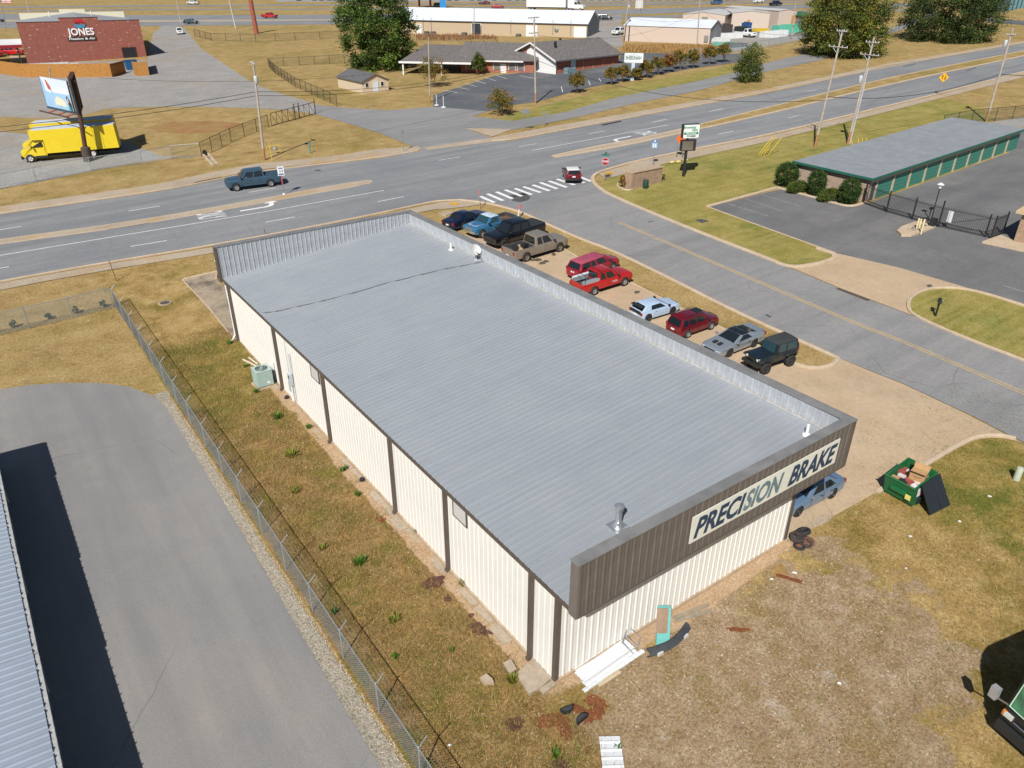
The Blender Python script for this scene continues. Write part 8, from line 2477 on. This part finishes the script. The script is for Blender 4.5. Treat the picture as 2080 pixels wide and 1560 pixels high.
# pedestal, black tubs, caps
B0 = G(2064, 974)
o = MB().lathe([(.16, 0), (.16, .62), (.14, .68), (.03, .7)], n=12).build('utility_pedestal', mat('pale_green_box', (.42, .46, .36), .6, var=.1), None, 40, loc=B0)
tag(o, 'pale green utility pedestal in the lawn beyond the dumpster', 'utility box')
for (p, r_, lb) in [((1150, 1441), .2, 'black plastic tub nearest the metal pile'), ((1184, 1466), .2, 'black plastic tub on the rusty patch'), ((736, 975), .13, 'black drain cap on the concrete strip halfway along the wall'), ((583, 808), .13, 'black drain cap on the concrete strip near the condenser')]:
    B0 = G(*p)
    t = root('plastic_tub' if r_ > .15 else 'drain_cap', B0, lb, 'tub' if r_ > .15 else 'drain cap', rnd.uniform(0, 3))
    if r_ > .15:
        pl = [(r_ * 1.2 * math.cos(k * math.pi / 8), r_ * math.sin(k * math.pi / 8)) for k in range(9)]
        MB().prism(pl, 0, .16).build('tub', trim_b, t)
        MB().prism([(x * .85, y * .8 + .02) for x, y in pl], .16, .165).build('contents', mat('tub_inside', (.035, .04, .045), .7, var=.2), t)
    else:
        MB().lathe([(r_, 0), (r_ * 1.05, .05), (r_ * .8, .12), (.02, .14)], n=12).build('dome', trim_b, t, 40)
        MB().lathe([(r_ * 1.2, 0), (r_ * 1.2, .02), (r_, .02)], n=12).build('flange', trim_b, t)
pvc = mat('old_pvc', (.55, .50, .40), .7, var=.15)
for (p0, p1, lb) in [((494, 732), (523, 747), 'white plastic pipe lying by the condenser'), ((506, 728), (524, 742), 'shorter pale pipe lying behind the condenser')]:
    A_, B_ = G(*p0), G(*p1)
    o = MB().tube([(0, 0, .06), B_ - A_ + Vector((0, 0, .08))], .05, 6).build('loose_pipe', pvc, None, loc=A_)
    tag(o, lb, 'pipe', 'pipes lying by the condenser')
# concrete remains along the wall
def slab(pts, hgt, label, m=concrete_walk):
    P = [xy(p) for p in pts]
    cx, cy = sum(p[0] for p in P) / len(P), sum(p[1] for p in P) / len(P)
    o = MB().prism([(x - cx, y - cy) for x, y in P], -.1, hgt).build('concrete_slab', m, None, loc=(cx, cy, T(cx, cy)))
    tag(o, label, 'concrete slab')
slab([(1048, 1372), (1066, 1357), (1086, 1344), (1122, 1380), (1098, 1400), (1074, 1414)], .12, 'broken tan concrete slab at the near corner of the shop')
slab([(1094, 1402), (1120, 1386), (1130, 1391), (1104, 1412)], .07, 'small concrete block beside the near corner post')
slab([(975, 1382), (988, 1374), (1000, 1384), (1003, 1391), (985, 1392)], .16, 'white broken concrete chunk in the side yard')
slab([(1022, 1350), (1038, 1342), (1050, 1362), (1036, 1372)], .1, 'grey concrete chunk beside the corner slab')
strip_w = []
for i in range(24):
    y0 = 1.2 + i * 1.12
    if rnd.random() < .5: continue
    x1 = -.10; x0 = -.42 + rnd.uniform(-.16, .14)
    P = [(x0 + rnd.uniform(-.06, .06), y0 + rnd.uniform(0, .06)), (x1, y0), (x1, y0 + 1.06), (x0 + rnd.uniform(-.06, .06), y0 + 1.06 - rnd.uniform(0, .08))]
    strip_w.append(P)
ws_ = MB().prism([(-.12, .9), (-.1, .9), (-.1, 28), (-.12, 28)], -.05, .015).build('wall_path', found); ws_['kind'] = 'structure'
for P in strip_w:
    MB().prism(P, -.08, .02 + rnd.uniform(0, .02)).build('slab_piece', concrete_walk, ws_)
# clay and rust stains
maroon = mat('maroon_mulch', (.085, .035, .025), .95, var=.4, scale=5, obj=False)
def blob(name, c, rx, ry, rot, m, dz=.004, seed=0):
    rs = random.Random(seed); g_ = G(*c); pts = []
    for k in range(22):
        a = 2 * math.pi * k / 22; f = rs.uniform(.65, 1.2)
        x, y = rx * f * math.cos(a), ry * f * math.sin(a)
        pts.append((g_.x + x * math.cos(rot) - y * math.sin(rot), g_.y + x * math.sin(rot) + y * math.cos(rot)))
    o = put(name, drape_mesh(name, pts, dz, m)); o['kind'] = 'structure'
for i, (c, rx, ry, m_) in enumerate([((880, 1182), .5, .32, maroon), ((974, 1278), .28, .5, maroon), ((909, 1216), .2, .15, maroon), ((1044, 1470), .28, .35, maroon), ((957, 1250), .12, .12, maroon), ((776, 1056), .2, .2, g_red), ((1128, 1462), .5, .25, g_red), ((1146, 1478), .3, .55, g_red), ((1205, 1450), .5, .3, g_red), ((1210, 1425), .25, .45, g_red), ((1170, 1440), .18, .35, g_red), ((1108, 1470), .2, .3, g_red),
                              ((1582, 1160), .3, .5, g_clay), ((1600, 1174), .6, .14, g_red), ((1500, 1279), .5, .12, g_red), ((1140, 1555), .3, .25, maroon)]):
    blob('stain', c, rx, ry, .4 * i, m_, .003 + .0004 * i, i)
for i, (c, rx, ry) in enumerate([((1090, 528), .5, .35), ((1105, 533), .7, .3), ((1294, 594), .3, .22), ((1125, 517), .35, .2)]):
    blob('oil_stain', c, rx, ry, .3 * i, mat('oil_stain', (.10, .078, .05), .7, var=.3, obj=False), .024 + .0005 * i, 30 + i)
# plants in the yard
def tuft(px, n, h, spread, m, label, seed, wid=.02):
    rs = random.Random(seed); B0 = G(*px); b_ = MB()
    for i in range(n):
        a = rs.uniform(0, 6.28); r_ = spread * rs.random() ** .6
        p = Vector((r_ * .5 * math.cos(a), r_ * .5 * math.sin(a), 0)); q = Vector((r_ * math.cos(a), r_ * math.sin(a), h * rs.uniform(.4, 1.1)))
        s_ = Vector((-math.sin(a), math.cos(a), 0)) * wid
        mid = (p + q) / 2 + Vector((0, 0, h * .18))
        b_.add([p - s_, p + s_, mid + s_ * 1.2, mid - s_ * 1.2, q], [(0, 1, 2, 3), (3, 2, 4)], rs.randrange(2))
    o = b_.build('weed_clump', m, None, fix=False, loc=B0)
    tag(o, label, 'weed', 'weed clumps in the side yard')
wg = [leaf_mat('weed_green', (.10, .20, .02)), leaf_mat('weed_green_dark', (.055, .12, .016))]
wy = [leaf_mat('weed_yellow', (.24, .23, .03)), leaf_mat('weed_olive', (.14, .15, .025))]
W_ = [((563, 849), 70, .35, .42, wg, 'bright green weed clump below the condenser'), ((592, 926), 60, .3, .45, wy, 'olive weed clump between fence and second bay'), ((627, 870), 40, .3, .22, wg, 'green weed clump on the concrete strip at the third post'), ((697, 956), 45, .3, .25, wg, 'green weed clump on the concrete strip before the fourth post'), ((729, 1006), 36, .25, .24, wg, 'small bright weed clump beside the drain cap'), ((731, 1146), 60, .32, .42, wg, 'wide green weed clump under the fourth bay'),
      ((520, 797), 40, .25, .3, wg, 'green weeds at the corner of the condenser pad'), ((468, 698), 40, .3, .3, wg, 'dark green weeds at the foot of the white downspout'), ((680, 1246), 36, .3, .2, wg, 'green weed clump against the fence by the sixth post'), ((803, 1336), 16, .22, .18, wg, 'single broad leaved weed in the side yard'), ((850, 1082), 36, .25, .25, wy, 'olive weeds beneath the second vent'), ((800, 1262), 40, .22, .35, wy, 'pale weeds in the middle of the near yard'), ((943, 1188), 44, .25, .3, wy, 'yellow green weeds at the wall before the sixth post'), ((919, 1322), 18, .2, .15, wg, 'small green weed left of the corner'),
      ((1040, 1385), 50, .3, .3, wy, 'yellow green weeds around the corner slab'), ((600, 1000), 40, .25, .35, wy, 'olive weeds by the fence at the middle'), ((655, 1115), 40, .22, .3, wy, 'dry green weeds near the fence shadow'), ((500, 745), 40, .2, .3, wg, 'low weeds around the loose pipes'), ((1130, 1535), 30, .2, .25, wg, 'green weeds beside the bottom sheet'), ((1255, 1520), 22, .18, .15, wg, 'small weed above the bottom sheet'), ((870, 1560), 40, .2, .3, wy, 'weeds at the bottom edge by the fence')]
for i, (p, n, h, sp, m_, lb) in enumerate(W_):
    tuft(p, n, h, sp, m_, lb, 200 + i)
# scattered fine things: dry blades, green blades, stones, litter
def scatter_blades(name, regions, m, label, seed, hmin, hmax, wid):
    rs = random.Random(seed); b_ = MB()
    for (x0, x1, y0, y1, n, clus) in regions:
        cs = [(rs.uniform(x0, x1), rs.uniform(y0, y1), rs.uniform(.15, .6)) for _ in range(clus)]
        for i in range(n):
            c = rs.choice(cs)
            x, y = c[0] + rs.gauss(0, c[2]), c[1] + rs.gauss(0, c[2])
            if 0 < x < 12.7 and y > -.15 or x < -5.45 and x0 > -5.6 or (-.75 < x < 0 and 0 < y < 30 and rs.random() < .8): continue
            z = T(x, y) - .01
            a = rs.uniform(0, 6.28); h = rs.uniform(hmin, hmax)
            dx, dy = math.cos(a) * wid, math.sin(a) * wid
            lx, ly = rs.gauss(0, h * .7), rs.gauss(0, h * .7)
            b_.add([(x - dx, y - dy, z), (x + dx, y + dy, z), (x + lx, y + ly, z + h)], [(0, 1, 2)], rs.randrange(len(m)))
    o = b_.build(name, m, None, fix=False)
    tag(o, label, 'grass', kind='stuff')
scatter_blades('dry_grass', [(-5.4, -.2, -9, 36, 90000, 2600), (0, 26, -11, -.4, 16000, 900), (-13, 2, 36, 55, 9000, 400), (13, 30, -10, 0, 8000, 250)],
               [leaf_mat('straw_blade', (.40, .265, .10), .35), leaf_mat('brown_blade', (.21, .13, .05), .35), leaf_mat('pale_blade', (.40, .27, .11), .3), leaf_mat('olive_straw_blade', (.17, .135, .03), .3)], 'dry straw coloured grass over the yards', 31, .05, .17, .008)
scatter_blades('green_grass', [(-5.4, -.4, -6, 35, 16000, 140), (2, 14, -10, -3, 1800, 50), (16, 32, -10, 3, 7000, 140)],
               [leaf_mat('green_blade', (.12, .17, .02), .3), leaf_mat('olive_blade', (.17, .16, .03), .3)], 'green grass patches in the yards', 32, .05, .12, .012)
st = MB(); rs = random.Random(44)
sm_ = [mat('pebble_white', (.44, .385, .31), .9, var=.15), mat('pebble_tan', (.42, .33, .23), .9, var=.2), mat('pebble_grey', (.33, .30, .27), .9, var=.2)]
def stone(mb, x, y, r, mi):
    z = T(x, y) - r * .25
    a = rs.uniform(0, 6.28); e = rs.uniform(.55, 1)
    vs = []
    for k in range(5):
        q = a + k * 1.2566
        f = rs.uniform(.75, 1.15)
        vs.append((x + r * f * math.cos(q), y + r * e * f * math.sin(q), z))
    vs.append((x + rs.uniform(-.2, .2) * r, y + rs.uniform(-.2, .2) * r, z + r * rs.uniform(.6, 1.0)))
    mb.add(vs, [(k, (k + 1) % 5, 5) for k in range(5)], mi)
for i in range(3000):
    u = rs.random()
    if u < .85:
        x, y = rs.gauss(6, 5.5), -abs(rs.gauss(3.5, 3)) - .3
    else:
        x, y = rs.uniform(-4.8, -.3), rs.uniform(-8, 26)
        if rs.random() < .5: x = rs.gauss(-1.6, .7)
    if 0 < x < 12.8 and y > -.2: continue
    if x < -5.2: continue
    stone(st, x, y, rs.choice((.012, .018, .025, .035)) * rs.uniform(.8, 1.5), rs.choices((0, 1, 2), (.25, .5, .25))[0])
for (px_, py_) in [(1240 + rs.uniform(-60, 60), 1410 + rs.uniform(-30, 30)) for _ in range(20)]:
    g_ = G(px_, py_); stone(st, g_.x, g_.y, rs.uniform(.03, .07), 1)
o = st.build('gravel_stones', sm_, None, fix=False); tag(o, 'loose pale stones and gravel scattered over the dirt yard', 'stones', kind='stuff')
gs = MB()
for i in range(5200):
    y = rs.uniform(-8, 28); x = rs.uniform(-6.2, -5.6)
    stone(gs, x, y, rs.uniform(.015, .04), rs.randrange(3))
o = gs.build('gravel_stones', sm_, None, fix=False); tag(o, 'pea gravel along the fence edge', 'gravel', kind='stuff')
lit = mat('litter_white', (.62, .62, .60), .7, var=.05)
for i, (p, s_, lb) in enumerate([((1613, 1164), .16, 'crumpled white paper near the scrap tyres'), ((1567, 1177), .13, 'white cup on the dirt below the sign'), ((1247, 1501), .12, 'white scrap above the bottom metal sheet'), ((1849, 1090), .14, 'white litter in the lawn below the dumpster'), ((2010, 1009), .14, 'pale litter in the green lawn right of the dumpster'), ((1949, 1060), .12, 'white wrapper in the green patch of lawn'), ((914, 1514), .1, 'white scrap by the fence shadow near the bottom'), ((1840, 1155), .1, 'small white wrapper in the dry lawn'), ((1704, 1388), .12, 'white paper scrap in the lower dry grass')]):
    B0 = G(*p); b_ = MB(); r_ = random.Random(i); s_ *= .72
    vs = [(s_ * r_.uniform(.5, 1.1) * math.cos(k * .785), s_ * r_.uniform(.5, 1.1) * math.sin(k * .785), r_.uniform(.0, .05)) for k in range(8)] + [(0, 0, .08)]
    b_.add(vs, [(k, (k + 1) % 8, 8) for k in range(8)])
    tag(b_.build('litter', lit, None, loc=B0), lb, 'litter', 'bits of litter')
# motor home at the lower right
f0 = Vector((10.15, -10.95, 0))
hd = R(168)
t = root('motor_home', (0, 0, 0), 'black motor home with green reflecting windscreen cut by the lower right corner', 'motor home')
rvb = paint('rv_black', (.010, .011, .013), .25, .1)
W_, H_, L_ = 2.45, 3.1, 9.0
b_ = MB(); n = 7; vs = []
secs = [(-L_, 1.0, H_), (-.8, 1.0, H_), (-.35, .99, H_ - .05), (-.06, .95, 2.55), (.10, .90, 1.35), (.14, .88, .95), (.10, .86, .45)]
prof_pts = [(-L_, .35), (-L_, H_), (-.9, H_), (-.45, H_ - .12), (-.22, 2.55), (.02, 1.35), (.10, .9), (.06, .4)]
n = len(prof_pts)
for s_ in (-1, 1):
    for (x, z) in prof_pts:
        vs.append((x - (.0), s_ * W_ / 2 * (1 if x < -.5 else .93), z))
b_.add(vs, [tuple(range(n)), tuple(range(2 * n - 1, n - 1, -1))] + [(i, (i + 1) % n, n + (i + 1) % n, n + i) for i in range(n)])
b_.build('body', rvb, t, 20)
gcol = mat('rv_windscreen', (.05, .16, .09), .05, .0, .6, 1.4, spec=.9)
MB().add([(.06, -1.02, 1.42), (.12, 0, 1.42), (.06, 1.02, 1.42), (-.18, 1.0, 2.5), (-.12, 0, 2.5), (-.18, -1.0, 2.5)], [(0, 1, 4, 5), (1, 2, 3, 4)]).build('windscreen', gcol, t)
MB().tube([(.07, -1.05, 1.4), (.14, 0, 1.4), (.07, 1.05, 1.4), (-.17, 1.03, 2.53), (-.1, 0, 2.53), (-.17, -1.03, 2.53), (.07, -1.05, 1.4)], .025, 4).build('windscreen_seal', mat('seal_pale_green', (.35, .5, .38), .4, var=0), t)
MB().box(-2.0, -.5, -W_ / 2 * .8, W_ / 2 * .8, H_, H_ + .12).build('front_cap', mat('rv_cap', (.5, .42, .34), .4, var=.1), t)
MB().box(-L_, -2.0, -W_ / 2 * .98, W_ / 2 * .98, H_, H_ + .03).build('roof_sheet', mat('rv_roof', (.62, .62, .62), .5, var=.06), t)
for s_ in (-1, 1):
    MB().tube([(.0, s_ * 1.1, 1.35), (.25, s_ * 1.42, 1.5)], .03, 5).build('mirror_arm', chrome, t)
    MB().box(.14, .34, s_ * 1.5 - .12, s_ * 1.5 + .12, 1.4, 1.85).build('mirror', mat('mirror_grey', (.42, .42, .43), .3, .4, .1), t)
    MB().box(.02, .14, s_ * .95 - .14, s_ * .95 + .14, .98, 1.14).build('headlight', lamp_w, t)
    MB().box(.0, .12, s_ * 1.10 - .05, s_ * 1.10 + .05, .95, 1.16).build('indicator', mat('amber', (.6, .2, .03), .3, var=0), t)
MB().box(.04, .22, -1.15, 1.15, .38, .72).build('bumper', trim_b, t)
MB().tube([(.12, -.75, 1.0), (.16, 0, 1.02), (.12, .75, 1.0)], .03, 5).build('chrome_strip', chrome, t)
MB().box(.13, .19, .58, .80, .62, 1.22).box(.13, .20, .5, .9, 1.1, 1.2).build('tow_bar', mat('tow_red', (.28, .02, .05), .5, var=.1), t)
ty, rm = wheel_meshes(.48, .3, chrome)
for wx in (-1.6, -6.6):
    for s_ in (-1, 1):
        wo = bpy.data.objects.new('wheel', None); col.objects.link(wo); wo.parent = t; wo.location = (wx, s_ * 1.08, .48)
        put('tyre', ty, wo); put('rim', rm, wo)
on_slope(t, f0.x, f0.y, hd, .0)
RV = t
# driver in the slate blue pickup
def person_driver(truck):
    me = bpy.data.meshes.new('person')
    J = [(0, 0, 0), (0, 0, .28), (0, 0, .48), (0, 0, .58), (.02, 0, .72), (0, .2, .47), (.12, .42, .30), (.34, .60, .32), (0, -.2, .47), (.16, -.24, .22), (.42, -.12, .25), (.4, -.1, -.02), (.4, .1, -.02)]
    E_ = [(0, 1), (1, 2), (2, 3), (3, 4), (2, 5), (5, 6), (6, 7), (2, 8), (8, 9), (9, 10), (0, 11), (0, 12)]
    rad = [.17, .17, .16, .06, .11, .07, .05, .04, .07, .05, .04, .08, .08]
    me.from_pydata(J, E_, [])
    o = bpy.data.objects.new('person', me); col.objects.link(o)
    md_ = o.modifiers.new('skin', 'SKIN')
    for i, v in enumerate(me.skin_vertices[0].data):
        v.radius = (rad[i], rad[i]); v.use_root = (i == 0)
    o.modifiers.new('sub', 'SUBSURF').levels = 1
    me.materials.append(mat('skin_tone', (.42, .24, .17), .6, var=.05))
    tag(o, 'driver in a light shirt with an arm on the pickup window sill', 'person')
    mw = truck.matrix_world
    o.matrix_world = mw @ Matrix.Translation((.55, .42, 1.0)) @ Matrix.Scale(1, 4)
    return o
bpy.context.view_layer.update()
person_driver(dri_t).rotation_euler.z += 0

# a vault cover, a ditch outlet and two barrier posts
slab([(891, 434), (909, 428), (923, 431), (906, 439)], .05, 'pale concrete vault cover in the grass behind the dark blue saloon')
B0 = G(416, 318)
t = root('ditch_outlet', B0, 'small concrete ditch outlet at the end of the chain link fence', 'drain')
gl = lambda p: G(*p) - B0
for k, (pa, pb) in enumerate([((414, 318), (432, 336)), ((424, 316), (442, 334))]):
    a, b = gl(pa), gl(pb)
    d = (b - a).normalized(); n_ = Vector((-d.y, d.x, 0)) * .12
    MB().hexa([a + n_, b + n_, b - n_, a - n_] + [q + Vector((0, 0, .3 if i in (0, 3) else .08)) for i, q in enumerate((a + n_, b + n_, b - n_, a - n_))]).build('side_wall', kerb_mat, t)
a, b, c, d = [gl(p) for p in ((414, 318), (424, 316), (442, 334), (432, 336))]
MB().add([q + Vector((0, 0, .03)) for q in (a, b, c, d)], [(0, 1, 2, 3)]).build('channel', concrete_stained, t)
a, b = gl((413, 316)), gl((425, 314))
MB().tube([a + Vector((.3, .3, .35)), a + Vector((.2, -.2, .3))], .28, 10).build('pipe_mouth', trim_b, t)
for i, (p, tp, lb) in enumerate([((887, 214), (887, 192), 'white barrier post at the car park mouth, nearer the pole'), ((901, 218), (900, 195), 'white barrier post at the car park mouth, nearer the shrub')]):
    B0 = G(*p); h = Hh(B0, tp)
    t = root('barrier_post', B0, lb, 'post', group='white barrier posts')
    MB().lathe([(.05, .1), (.05, h), (.01, h + .03)], n=8).build('post', whitep, t, 40)
    MB().lathe([(.4, 0), (.4, .08), (.12, .14)], n=12).build('foot', whitep, t, 40)
